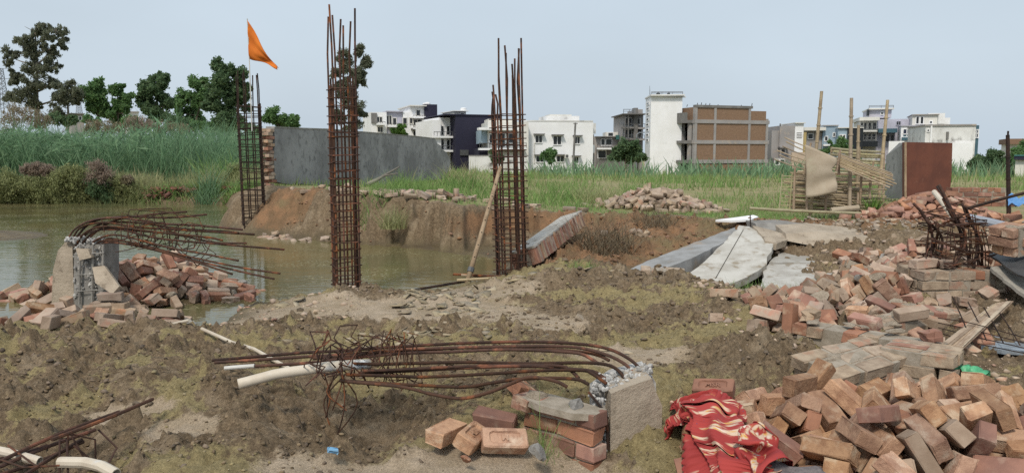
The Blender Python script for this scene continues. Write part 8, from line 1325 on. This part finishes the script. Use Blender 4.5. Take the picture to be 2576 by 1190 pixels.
880,3324,84,867,3334,49,913,3343,15,911,3353,2,868,3350,13,833,3329,40,822,3332,22,799,3358,-24,787,3377,-57,763,3389,-55,709,3402,-46,689,3411,-52,1080,3290,182,1125,3289,176,1171,3295,156,1156,3298,138,1110,3268,148,1080,3251,162,1060,3268,168,1012,3287,149,
995,3306,147,949,3313,154,894,3318,150,887,3330,143,937,3341,142,971,3350,123,951,3338,117,910,3316,80,885,3295,68,870,3306,33,899,3324,-7,891,3336,-16,847,3329,3,826,3304,38,807,3314,22,787,3344,-24,779,3363,-48,749,3373,-47,697,3390,-35,684,3395,-54,
1077,3262,181,1126,3266,165,1169,3275,144,1151,3279,127,1099,3259,133,1084,3238,150,1062,3263,153,1007,3274,154,985,3290,150,936,3298,143,887,3301,138,888,3311,130,940,3315,134,974,3323,126,955,3310,100,912,3283,68,897,3270,51,882,3284,14,877,3313,-25,873,3322,-35,
833,3306,-3,816,3282,32,798,3298,17,783,3328,-28,773,3346,-43,738,3361,-37,685,3377,-33,696,3381,-55,1080,3238,172,1130,3249,149,1172,3256,135,1153,3263,120,1099,3246,119,1086,3232,135,1060,3263,138,1004,3272,137,980,3277,135,930,3284,127,887,3281,123,894,3291,112,
949,3291,119,984,3294,113,958,3280,86,925,3268,41,916,3255,31,905,3279,-6,889,3301,-45,869,3298,-41,823,3285,-9,810,3266,24,804,3288,5,778,3314,-36,769,3332,-44,728,3348,-34,677,3365,-43,680,3376,-63,1085,3223,151,1139,3233,133,1175,3238,137,1159,3247,115,
1105,3234,109,1085,3233,119,1053,3268,120,998,3261,120,983,3268,118,931,3266,111,893,3261,105,907,3275,90,965,3271,100,998,3269,97,975,3271,61,945,3252,23,939,3258,11,926,3287,-25,889,3276,-49,862,3279,-52,817,3268,-16,813,3255,12,797,3277,-8,784,3309,-51,
767,3320,-49,720,3334,-35,675,3351,-54,690,3358,-62,1096,3215,130,1153,3217,129,1175,3223,147,1161,3231,116,1110,3241,97,1088,3247,108,1039,3264,101,991,3253,101,986,3246,111,937,3251,90,904,3245,83,928,3263,67,987,3254,78,1012,3244,80,995,3256,41,967,3265,2,
962,3261,-9,927,3270,-48,888,3254,-61,858,3260,-59,828,3256,-11,805,3253,-5,809,3290,-18,776,3295,-60,767,3304,-40,714,3316,-37,680,3333,-62,667,3345,-65,]
FLAP = [1127,3484,234,1131,3439,221,1106,3438,235,1058,3434,222,1048,3443,206,1031,3414,184,995,3393,201,994,3363,214,1033,3328,203,1041,3321,222,1059,3348,202,1085,3378,202,1067,3390,183,1015,3381,163,995,3364,146,1004,3329,126,1116,3483,241,1127,3450,220,1099,3444,221,1051,3446,230,
1040,3448,215,1036,3404,199,1008,3370,203,1016,3350,228,1032,3302,218,1049,3299,213,1068,3336,214,1087,3365,193,1053,3379,192,1001,3378,177,1006,3374,157,1021,3340,137,1126,3482,247,1125,3451,234,1094,3455,230,1046,3461,235,1032,3444,229,1023,3395,216,1030,3357,209,1041,3336,234,
1050,3288,236,1058,3285,224,1080,3325,214,1081,3356,186,1044,3372,179,995,3364,182,992,3365,167,1032,3346,158,1114,3481,256,1128,3454,247,1093,3461,243,1045,3453,250,1035,3430,246,1040,3381,226,1055,3355,217,1068,3327,235,1069,3283,249,1072,3276,231,1083,3321,203,1076,3350,179,
1041,3363,189,1001,3351,180,987,3351,176,1022,3332,148,1113,3466,271,1137,3469,257,1096,3463,263,1056,3437,264,1051,3413,257,1065,3370,235,1083,3354,222,1092,3318,233,1085,3277,251,1090,3279,226,1085,3318,191,1073,3340,177,1041,3353,194,998,3352,193,990,3339,181,1014,3321,137,
1128,3448,275,1141,3472,274,1103,3444,270,1070,3419,257,1070,3409,235,1093,3366,221,1110,3354,232,1106,3315,249,1104,3271,246,1098,3295,226,1095,3331,189,1076,3328,174,1043,3342,194,1003,3343,199,1002,3324,176,1021,3303,128,1151,3430,255,1163,3453,269,1124,3429,253,1093,3424,233,
1107,3402,226,1131,3358,220,1119,3340,208,1129,3310,243,1113,3274,230,1103,3293,209,1101,3332,175,1084,3336,161,1044,3342,180,1009,3333,197,1019,3326,165,1037,3305,122,1172,3428,239,1178,3451,249,1139,3431,231,1118,3419,211,1134,3392,204,1139,3343,194,1131,3322,190,1145,3301,235,
1122,3278,221,1113,3308,209,1108,3328,166,1091,3326,157,1046,3330,173,1015,3317,191,1023,3307,155,1055,3302,118,1193,3428,226,1194,3446,231,1157,3428,208,1143,3409,191,1138,3374,176,1128,3324,173,1149,3310,181,1157,3297,230,1134,3284,218,1114,3301,195,1118,3328,156,1096,3316,156,
1050,3317,178,1019,3302,181,1044,3305,151,1072,3294,115,1213,3423,211,1211,3437,208,1177,3410,186,1164,3394,168,1155,3350,160,1141,3303,158,1146,3292,177,1168,3294,223,1147,3284,214,1129,3310,191,1112,3312,148,1100,3308,167,1050,3301,177,1025,3289,173,1051,3287,142,1087,3288,117,
1227,3435,200,1220,3421,188,1182,3407,158,1182,3378,152,1171,3330,152,1155,3290,152,1159,3287,173,1178,3283,217,1156,3282,208,1126,3298,183,1115,3302,141,1088,3300,154,1047,3280,176,1030,3268,164,1058,3267,132,1096,3273,117,1225,3445,179,1221,3425,160,1191,3388,138,1204,3361,149,
1189,3315,151,1171,3285,147,1176,3290,170,1182,3270,216,1157,3270,213,1121,3287,181,1107,3286,143,1079,3281,149,1043,3254,171,1028,3243,157,1065,3247,128,1081,3277,106,1226,3447,154,1206,3423,135,1215,3369,132,1227,3349,147,1206,3308,157,1188,3289,144,1193,3287,175,1184,3256,215,
1156,3258,212,1115,3273,184,1101,3271,155,1076,3253,153,1039,3226,166,1028,3218,150,1047,3254,117,1082,3258,103,1222,3443,129,1218,3400,118,1238,3354,127,1247,3341,140,1225,3305,157,1205,3294,145,1193,3270,175,1182,3239,214,1153,3243,215,1115,3255,186,1094,3254,171,1074,3225,163,
1036,3197,158,1038,3205,131,1043,3244,98,1074,3245,94,1229,3426,110,1234,3380,104,1261,3346,118,1260,3333,128,1241,3299,156,1217,3288,152,1204,3261,186,1178,3224,208,1156,3228,212,1113,3235,191,1095,3228,182,1066,3199,175,1042,3178,139,1037,3188,111,1045,3232,84,1061,3250,84,
1237,3410,92,1251,3365,92,1260,3330,103,1248,3336,115,1248,3298,146,1224,3285,161,1204,3244,180,1182,3212,200,1162,3220,198,1118,3214,181,1100,3202,178,1066,3173,160,1050,3162,118,1044,3178,94,1046,3221,71,1050,3239,76,]
TOWEL = [925,3316,66,943,3290,62,935,3272,36,938,3270,13,947,3267,6,967,3254,14,996,3235,26,1025,3218,36,1037,3198,31,1036,3173,31,1034,3146,35,1045,3129,29,936,3318,76,939,3289,71,938,3274,46,939,3273,28,956,3267,25,983,3249,35,1021,3241,38,1044,3227,37,
1045,3212,29,1038,3187,35,1038,3160,33,1048,3141,47,943,3324,84,943,3299,73,935,3279,59,945,3277,43,970,3262,44,1006,3251,49,1038,3242,53,1053,3235,49,1049,3223,35,1038,3196,29,1046,3168,37,1030,3150,54,940,3332,86,942,3305,81,938,3285,67,958,3276,56,
990,3263,57,1025,3256,64,1049,3252,68,1050,3241,64,1051,3231,42,1047,3200,30,1032,3175,44,1028,3166,71,948,3337,92,937,3311,85,949,3290,73,976,3275,69,1008,3263,75,1033,3250,85,1048,3243,84,1044,3249,70,1057,3232,46,1042,3198,42,1045,3173,56,1035,3188,73,
950,3341,103,945,3310,95,966,3290,84,993,3276,86,1022,3269,95,1043,3261,102,1049,3248,100,1051,3254,75,1049,3224,52,1056,3192,42,1054,3187,64,1054,3199,82,954,3339,116,961,3307,106,984,3292,98,1006,3279,110,1031,3277,118,1049,3269,121,1058,3253,110,1063,3249,76,
1053,3215,63,1069,3198,50,1069,3202,66,1077,3205,89,965,3333,129,978,3305,120,999,3294,119,1024,3293,127,1048,3296,123,1062,3280,127,1067,3263,104,1074,3239,75,1066,3213,60,1074,3200,68,1092,3202,71,1097,3204,99,985,3334,135,995,3313,135,1016,3310,138,1042,3313,138,
1066,3308,132,1079,3284,127,1081,3259,103,1078,3232,82,1076,3223,61,1087,3215,66,1103,3214,84,1109,3199,114,1010,3347,151,1022,3338,142,1045,3336,144,1073,3328,146,1093,3310,135,1097,3281,123,1087,3256,102,1074,3241,83,1077,3238,67,1093,3228,65,1103,3217,94,1120,3198,120,
1030,3354,170,1043,3342,167,1069,3330,167,1096,3316,157,1114,3304,134,1108,3278,121,1089,3261,106,1075,3250,93,1083,3244,80,1107,3229,75,1111,3213,109,1127,3191,128,1054,3366,182,1072,3351,177,1100,3332,170,1122,3310,158,1131,3298,134,1117,3279,120,1094,3271,110,1081,3259,103,
1095,3243,92,1114,3214,87,1123,3207,121,1136,3188,130,1091,3381,163,1113,3357,163,1138,3329,161,1151,3304,154,1147,3292,135,1123,3291,124,1101,3284,115,1093,3266,104,1102,3235,102,1121,3204,97,1134,3204,123,1144,3197,133,1116,3376,140,1140,3347,143,1162,3321,145,1172,3304,151,
1151,3303,147,1127,3302,135,1115,3288,116,1111,3263,102,1122,3230,96,1139,3203,104,1149,3201,122,1141,3209,130,1152,3366,122,1174,3336,128,1191,3320,137,1187,3306,137,1165,3314,146,1138,3299,142,1120,3280,128,1119,3252,114,1134,3224,107,1153,3205,106,1154,3210,120,1138,3198,128,
1178,3354,112,1199,3332,120,1209,3322,126,1201,3312,138,1173,3308,150,1147,3291,137,1130,3267,132,1137,3243,117,1156,3225,103,1171,3212,111,1164,3204,123,1138,3189,129,1204,3345,104,1221,3331,110,1221,3321,113,1208,3319,134,1175,3305,141,1153,3280,142,1147,3260,128,1159,3245,110,
1180,3227,107,1186,3213,119,1170,3196,125,1137,3180,131,1230,3347,100,1242,3335,103,1233,3321,107,1214,3311,133,1181,3294,142,1164,3273,135,1166,3262,118,1185,3245,111,1201,3225,111,1198,3204,122,1173,3185,127,1138,3172,132,1259,3350,98,1263,3335,102,1246,3314,106,1219,3299,130,
1189,3284,138,1180,3276,125,1192,3263,116,1211,3241,113,1219,3214,116,1205,3190,124,1175,3176,132,1144,3167,132,1287,3349,101,1282,3327,106,1257,3302,110,1225,3288,124,1205,3281,136,1204,3276,126,1219,3259,116,1232,3229,118,1230,3199,123,1210,3177,126,1181,3169,132,1155,3163,129,
1309,3341,106,1295,3315,112,1266,3294,116,1238,3286,125,1225,3286,133,1230,3274,123,1242,3247,117,1249,3211,118,1240,3183,121,1218,3171,129,1190,3165,129,1168,3159,130,1323,3330,111,1303,3306,115,1274,3292,117,1251,3287,122,1245,3285,132,1249,3261,130,1261,3228,117,1263,3194,118,
1251,3174,123,1227,3171,123,1202,3168,133,1183,3159,129,1335,3320,118,1312,3303,117,1285,3296,118,1268,3289,124,1263,3275,136,1266,3245,120,1276,3208,116,1274,3183,125,1261,3173,119,1236,3177,123,1210,3169,132,1193,3150,129,1345,3314,117,1320,3309,122,1297,3298,125,1283,3284,128,
1278,3257,135,1283,3226,113,1293,3196,121,1288,3181,127,1271,3179,121,1243,3179,127,1218,3162,130,1204,3135,129,1356,3311,122,1332,3301,122,1310,3290,126,1296,3270,138,1293,3236,132,1303,3214,106,1302,3190,105,1297,3182,114,1277,3186,127,1248,3171,122,1226,3147,129,1218,3120,125,
1367,3301,123,1340,3297,131,1319,3279,136,1309,3249,142,1313,3218,130,1325,3205,106,1320,3192,97,1304,3189,103,1284,3176,124,1254,3155,123,1237,3131,127,1238,3108,119,1372,3292,115,1348,3285,133,1329,3262,144,1327,3231,143,1336,3206,129,1344,3192,112,1337,3188,98,1312,3180,99,
1288,3162,121,1262,3140,125,1254,3119,123,1261,3104,108,1371,3284,108,1351,3268,130,1338,3243,137,1347,3217,137,1359,3204,117,1357,3201,98,1348,3181,99,1315,3168,97,1292,3149,119,1275,3130,122,1276,3114,113,1283,3104,92,1367,3273,103,1353,3254,122,1346,3230,122,1370,3220,124,
1379,3208,105,1369,3201,87,1348,3178,87,1317,3157,95,1300,3142,115,1292,3126,116,1297,3115,101,1302,3101,77,1364,3263,97,1353,3246,108,1364,3227,106,1390,3224,109,1393,3207,91,1374,3188,85,1340,3178,78,1322,3152,91,1311,3143,107,1309,3129,103,1306,3120,79,1322,3095,64,
1369,3257,88,1360,3243,90,1382,3233,91,1406,3217,93,1397,3190,99,1374,3172,86,1344,3173,70,1325,3158,82,1315,3151,92,1308,3136,81,1329,3115,67,1343,3085,52,1370,3256,70,1374,3238,70,1394,3218,74,1406,3193,91,1388,3179,112,1369,3163,95,1354,3167,69,1334,3162,69,
1319,3158,74,1317,3133,59,1339,3106,44,1362,3083,38,]

# ------------------------------------------------------------------ loose bricks and rubble, at rest where they fell (place and turn of each, packed)
def unpack(d):
    out = []
    for i in range(0, len(d), 8):
        c, sc_, x, y, z, *e = d[i:i + 8]; out.append(('BFHRbfhr'[c // 100], c // 10 % 10, c % 10, sc_ / 100, Vector((x, y, z)) / 1000, Euler([R(w) for w in e]).to_quaternion()))
    return out
MI = ('brick', 'brick_red', 'brick_dusty'); RI = ('concrete', 'concrete_tan', 'brick_dusty', 'brick_red')
TONE = {'brick': 'orange tan', 'brick_red': 'dark red', 'brick_dusty': 'pale dusty', 'concrete': 'grey', 'concrete_tan': 'tan'}
def piece_mesh(k, v, m):
    k = k.upper()
    return BR[MI[m]][v] if k == 'B' else FROG[v] if k == 'F' else BR[MI[m] + '_half'][v] if k == 'H' else ROCKS[RI[m]][v]
ROWS = {'near': ((1040, 'at the foreground heap back'), (1110, 'in the foreground heap middle'), (1150, 'low in the foreground heap'), (9999, 'at the foreground heap bottom')),
 'shore': ((800, 'by the left shore water'), (9999, 'on the left shore mud')), 'mound': ((660, 'on pond mound top'), (700, 'midway up pond mound'), (9999, 'at pond mound foot')),
 'mid': ((640, 'behind the slabs'), (700, 'beside the lowest slab'), (760, 'below the slabs'), (830, 'in mid rubble field'), (9999, 'at rubble field front'))}
COLS = {'near': ((1760, 'left of red cloth'), (1990, 'touching red cloth'), (2110, 'right of red cloth'), (2240, 'centre left'), (2350, 'centre right'), (2470, 'near right edge'), (9999, 'at right edge')),
 'shore': ((90, 'at the left edge'), (220, 'left of the stub'), (330, 'below the stub'), (9999, 'right of the stub')), 'mound': ((100, 'at the left edge'), (200, 'left of the stub'), (330, 'right beside the stub'), (450, 'under the bent bars'), (9999, 'at the right tip')),
 'mid': ((1960, 'at the left fringe'), (2060, 'left part'), (2160, 'beside the grass'), (2260, 'in the dense middle'), (2330, 'left of the pedestal'), (2440, 'before the pedestal'), (9999, 'near right edge'))}
def pose(M):
    up = [abs(M.col[k].z) / M.col[k].xyz.length for k in range(3)]; k = max(range(3), key=lambda i: up[i]); x = M.col[0]
    a = 'flat' if k == 2 else 'on edge' if k == 1 else 'on end'
    if up[k] < .93: a = 'tilted' if k == 2 else 'leaning ' + a
    if k == 0: return a
    ang = abs(math.degrees(math.atan2(x.y, x.x))) % 180
    return a + (' crosswise' if ang < 35 or ang > 145 else ' end on' if 60 < ang < 120 else ' slantwise')
def place(data, zone, group, stuff_label, stuff_mat='brick_stuff', all_stuff=False):
    vs, fs, n = [], [], 0; cache = {}; made = []
    for k, v, m, s_, loc, q in unpack(data):
        me = piece_mesh(k, v, m); M = Matrix.LocRotScale(loc, q, Vector((s_, s_, s_)))
        if all_stuff or k.islower():
            if me.name not in cache:
                me.calc_loop_triangles(); cache[me.name] = (np.array([w.co for w in me.vertices]), np.array([t_.vertices for t_ in me.loop_triangles]))
            a, f = cache[me.name]; MM = np.array(M); vs.append(a @ MM[:3, :3].T + MM[:3, 3]); fs.append(f + n); n += len(a); continue
        nm, cat, w = {'B': ('brick', 'brick', 'brick'), 'F': ('stamped_brick', 'brick', 'stamped brick'), 'H': ('broken_brick', 'brick', 'broken brick'), 'R': ('rubble_chunk', 'rubble', 'lump')}[k]
        o = bpy.data.objects.new(nm, me); C.objects.link(o); o.matrix_world = M
        d = loc - Vector((0, 0, CAMZ)); dep = d.y * CP - d.z * SP; px = CX + F * d.x / dep; py = CY - F * (d.y * SP + d.z * CP) / dep
        row = next(t_ for lim, t_ in ROWS[zone] if py < lim); cl_ = next(t_ for lim, t_ in COLS[zone] if px < lim)
        tag(o, f'{TONE[me.materials[0].name]} {w} {pose(M)} {row}, {cl_}', cat, group); made.append((px, o))
    by = {}
    for px, o in sorted(made, key=lambda t_: t_[0]): by.setdefault(o['label'], []).append(o)
    for lb, os_ in by.items():                # of two or three alike say which
        while len(lb.split()) > 15 and ' the ' in lb: lb = lb.replace(' the ', ' ', 1)
        if 1 < len(os_) < 4:
            for o, w in zip(os_, ('leftmost', 'rightmost') if len(os_) == 2 else ('leftmost', 'middle', 'rightmost')): o['label'] = w + ' ' + lb
    for px, o in made:
        while len(o['label'].split()) > 16 and ' the ' in o['label']: o['label'] = o['label'].replace(' the ', ' ', 1)
    if vs: tag(npmesh('brick_rubble', np.concatenate(vs), np.concatenate(fs), stuff_mat), stuff_label, 'bricks', kind='stuff')
place(NEAR, 'near', 'bricks of the foreground heap', 'bricks hidden under the foreground heap', 'brick')
place(FRONT_LEFT, 'shore', 'bricks along the near left shore', 'bricks sunk in the near left shore')
place(MOUND, 'mound', 'rubble of the mound in the pond', 'smaller bricks buried in the pond mound')
place(MID, 'mid', 'rubble between the slabs and the pedestal', 'smaller rubble buried in the right rubble field')
place(FAR_PILE, '', '', 'loose heap of pale dusty bricks standing on the grassy plain', 'brick_stuff', True)
place(RED_PILE, '', '', 'tumbled red bricks in front of the red wall', 'brick_red_stuff', True)
place(BANK, '', '', 'dusty bricks and lumps scattered along the bank edge', 'brick_stuff', True)
def single(label, px, py, Y, rot, me, name='brick', cat='brick', scale=1):
    o = bpy.data.objects.new(name, me); C.objects.link(o); o.location = W(px, py, Y); o.rotation_euler = rot; o.scale = (scale,) * 3; return tag(o, label, cat)
single('tan brick set endwise, leftmost of the bricks before the broken pedestal', 1122, 1088, 3.78, (.12, .05, R(62)), BR['brick'][1])
single('stamped brick tilted up between the leftmost brick and the pedestal', 1187, 1100, 3.70, (R(28), .05, R(72)), FROG[0], 'stamped_brick')
single('long pinkish red brick lying behind the stamped brick', 1245, 1056, 3.92, (.1, .12, R(-14)), BR['brick_red'][2])
single('dark weathered brick with hollow face leaning by the pedestal', 1268, 1108, 3.68, (R(40), .1, R(12)), FROG[2], 'stamped_brick')
single('white faced mortar lump at the pedestal foot', 1350, 1135, 3.55, (.2, .1, .4), ROCKS['concrete'][2], 'mortar_lump', 'rubble', .13)
single('small dark red stone in front of the stamped brick', 1168, 1150, 3.50, (.2, .4, .8), ROCKS['brick_red'][1], 'red_stone', 'rubble', .075)
single('red brick bit half sunk under the bent bars', 1312, 978, 4.15, (.3, .3, .6), BR['brick_red_half'][0], 'broken_brick')
single('stamped red brick tilted on the top edge of the heap above the cloth', 1795, 978, 4.25, (R(24), R(-6), R(-24)), FROG[1], 'stamped_brick')
single('red brick end lying left of the pedestal top', 1330, 1010, 3.98, (.2, .1, .9), BR['brick_red_half'][2], 'broken_brick')
single('pale brick lying alone on the mud beside the grass bank', 1825, 528, 13.2, (.1, .1, .5), ROCKS['concrete_tan'][1], 'pale_stone', 'rubble', .16)
single('blue plastic scrap on the mud left of the loose bricks', 838, 1133, 3.62, (.2, .3, .4), to_mesh(rough_box(.05, .035, .006, 3, .002, .004), 'scrap', 'plastic_blue'), 'plastic_scrap', 'plastic')
single('green leaf like scrap on the pale mud at left', 568, 822, 6.62, (.1, .1, .2), to_mesh(rough_box(.10, .04, .012, 5, .004, .006), 'scrap', 'leaf_dark'), 'dark_scrap', 'plastic')
single('pale flat stone on the pit mound near the timber prop', 1352, 745, 7.6, (.2, .1, .4), ROCKS['concrete'][3], 'pale_stone', 'rubble', .09)
single('dark flat mud plate standing on the middle ground', 1463, 806, 6.55, (R(75), .1, .3), ROCKS['concrete_tan'][4], 'mud_plate', 'mud', .16)
# green bag: crumpled sheet
vs = []; n = 14
for i in range(n + 1):
    for j in range(9):
        u_, v_ = i / n, j / 8; q = W(2392 + u_ * 90, 926 + u_ * 22, 4.62 - u_ * .1) + Vector((0, -.05 * (v_ - .5), .0)); wd = .5 + .5 * math.sin(u_ * 3.1); q += Vector((0, 0, .035 * math.sin(v_ * 3.14) * wd + .012 * math.sin(u_ * 23 + v_ * 9) + .01 * math.sin(v_ * 21 + u_ * 31))); q.x += .03 * math.sin(v_ * 6) * u_; vs.append(q)
o = thing('green_bag', 'crumpled bright green plastic bag on the ground at right', 'plastic bag', W(2440, 940, 4.6)); MB().add(vs, [(i * 9 + j, i * 9 + j + 1, i * 9 + j + 10, i * 9 + j + 9) for i in range(n) for j in range(8)]).build('film', 'plastic_green', o, smooth=True)

# ------------------------------------------------------------------ soil clods, mud flakes, gravel: nobody could count them
ico = bmesh.new(); bmesh.ops.create_icosphere(ico, subdivisions=1, radius=1); IV = np.array([v_.co for v_ in ico.verts]); IF = np.array([[w.index for w in f_.verts] for f_ in ico.faces]); ico.free()
def clods(p, r, name, m, label, flat=.62, sink=.3):
    n = len(p); a = RNG.normal(size=(n, 3, 3)); qm = np.linalg.qr(a)[0]; sc_ = RNG.uniform(.65, 1.25, (n, 1, 3)); v = IV[None] * (1 + RNG.normal(0, .26, (n, len(IV), 1))) * sc_ * r[:, None, None]
    v = np.einsum('nij,nvj->nvi', qm, v); v[:, :, 2] *= flat; v = v + p[:, None, :] + np.array([0, 0, 1])[None, None] * (r * (flat - sink * 1.6))[:, None, None]
    f = IF[None] + (np.arange(n) * len(IV))[:, None, None]; return tag(npmesh(name, v.reshape(-1, 3), f.reshape(-1, 3), m), label, 'soil', kind='stuff')
def onsoil(n, p0, p1, y0, y1, fn, lo, hi, pw=3.0):
    Yv = np.exp(RNG.uniform(np.log(y0), np.log(y1), n)); x = (RNG.uniform(p0, p1, n) - CX) / F * Yv; _, f = fields(x, Yv); k = RNG.random(n) < fn(f, x, Yv); x, Yv = x[k], Yv[k]
    h = height(x, Yv); ok = (h > WATER + .0) ; x, Yv, h = x[ok], Yv[ok], h[ok]
    r = lo + (hi - lo) * RNG.random(len(x)) ** pw; return np.c_[x, Yv, h], r * np.clip(Yv / 5, .8, 2)
cl = lambda x, y: .35 + .9 * np.clip(fbm(x * 1.6, y * 1.6, 3, 140), 0, 1)
p, r = onsoil(42000, -100, 2200, 3.0, 9.6, lambda f, x, y: np.clip((1.05 - f['olive']) * (1 - f['pale'] * .9) + f['dark'], 0, 1) * cl(x, y), .003, .022, 3.5); clods(p, r, 'brown_clods', 'clod_brown', 'dark brown soil clods strewn over the broken mud')
p, r = onsoil(26000, -100, 2200, 3.0, 9.6, lambda f, x, y: np.clip(f['olive'] * (1 - f['pale'] * .85), 0, 1) * cl(x, y), .003, .016, 3); clods(p, r, 'olive_clods', 'clod_olive', 'olive crusted soil crumbs on the mud')
p, r = onsoil(5000, 650, 2000, 9.3, 15, lambda f, x, y: np.clip(f['red'] + f['cliff'] * .3, 0, 1), .004, .022); clods(p, r, 'red_clods', 'clod_red', 'reddish soil crumbs in the pit and on the bank face')
p, r = onsoil(10000, 1750, 2750, 3.2, 11, lambda f, x, y: np.clip(sstep(1.2, 2.2, x + (y - 5) * .15), 0, 1) * cl(x, y), .005, .03); clods(p, r, 'brick_crumbs', 'brick_stuff', 'small brick and mortar crumbs among the right rubble')
p, r = onsoil(1300, -100, 900, 6.2, 9.2, lambda f, x, y: (x < -1.4) * .5, .005, .03); clods(p, r, 'shore_crumbs', 'brick_stuff', 'small brick crumbs on the left shore and mound')
p, r = onsoil(1500, 1990, 2700, 9.9, 11.6, lambda f, x, y: x * 0 + 1.0, .005, .024, 2.5); clods(p, r, 'mortar_rubble', 'mortar_bits', 'pale mortar rubble along the back of the slabs')
# curled flakes of dried mud
p, r = onsoil(2600, 650, 2000, 5.2, 8.4, lambda f, x, y: np.clip(fbm(x * 1.2, y * 1.2, 3, 150) * 2 + f['pale'] * .4, 0, 1) * (1 - f['dark']), .014, .055, 2.0)
n = len(p); a = np.sort(RNG.uniform(0, 2 * np.pi, (n, 6)), 1); rr = r[:, None] * RNG.uniform(.7, 1.2, (n, 6)); tilt = RNG.normal(0, .22, (n, 2)); px_ = np.cos(a) * rr; py_ = np.sin(a) * rr * .9
top = np.stack([p[:, :1] + px_, p[:, 1:2] + py_, p[:, 2:] + .012 + px_ * tilt[:, :1] + py_ * tilt[:, 1:] + (px_ ** 2 + py_ ** 2) * 3.0], 2); bot = top - np.array([0, 0, .012]); v = np.concatenate([top, bot], 1)
F_ = [(0, 1, 2, 3), (0, 3, 4, 5)] + [(k, k + 6, (k + 1) % 6 + 6, (k + 1) % 6) for k in range(6)]; f = np.array(F_)[None] + (np.arange(n) * 12)[:, None, None]
tag(npmesh('mud_flakes', v.reshape(-1, 3), f.reshape(-1, 4), 'flake'), 'curled pale flakes of dried mud in the middle ground', 'mud', kind='stuff')

p, r = onsoil(700, 345, 612, 24.2, 25.3, lambda f, x, y: ((x / y < -.405) | (x / y > -.372)) * 1.0, .03, .11, 1.5); p[:, 2] += RNG.uniform(0, .12, len(p)); clods(p, r / 2, 'far_red_rubble', 'brick_far_red', 'line of dark red brick rubble along the far bank')
o = thing('dead_branch', 'bleached dead branch lying on the grassy bank right of the middle column', 'branch', W(930, 462, 14.8)); MB().tube(smooth_path([W(925, 464, 14.8), W(950, 452, 15), W(975, 437, 15.4), W(1005, 420, 16)], 5), .045, 7, r1=.015).build('stem', 'bark_pale', o, smooth=True); MB().tube([W(965, 443, 15.2), W(1000, 436, 15.4)], .02, 5, r1=.008).build('twig', 'bark_pale', o)

# ------------------------------------------------------------------ cloths lying on the heap
def cloth(name, label, cat, data, nv, m, part='fabric', thick=.002, us=1.0):
    a = np.array(data, float).reshape(-1, 3) / 1000; nu = len(a) // nv; c = Vector(a.min(0)); o = thing(name, label, cat, c)
    f = np.array([(i * nv + j, i * nv + j + 1, (i + 1) * nv + j + 1, (i + 1) * nv + j) for i in range(nu - 1) for j in range(nv - 1)]); uv = np.array([(i / (nu - 1) * us, j / (nv - 1) * us * nv / nu) for i in range(nu) for j in range(nv)])
    q = npmesh(part, a, f, m, o, True, uv); s_ = q.modifiers.new('subdivide', 'SUBSURF'); s_.levels = s_.render_levels = 2; q.modifiers.new('thickness', 'SOLIDIFY').thickness = thick; return o
cl_ = cloth('floral_cloth', 'crumpled red cloth with pale flower print lying on the brick heap', 'cloth', CLOTH, 26, 'floral', us=1.6)
a = np.array(FLAP, float).reshape(-1, 3) / 1000; f = np.array([(i * 16 + j, i * 16 + j + 1, (i + 1) * 16 + j + 1, (i + 1) * 16 + j) for i in range(15) for j in range(15)]); uv = np.array([(.3 + i / 26, .2 + j / 26) for i in range(16) for j in range(16)])
q = npmesh('folded_corner', a, f, 'floral', cl_, True, uv); s_ = q.modifiers.new('subdivide', 'SUBSURF'); s_.levels = s_.render_levels = 2; q.modifiers.new('thickness', 'SOLIDIFY').thickness = .002
cloth('grey_towel', 'grey towel lying over the heap at the bottom edge, right of the red cloth', 'towel', TOWEL, 12, 'towel', thick=.009)
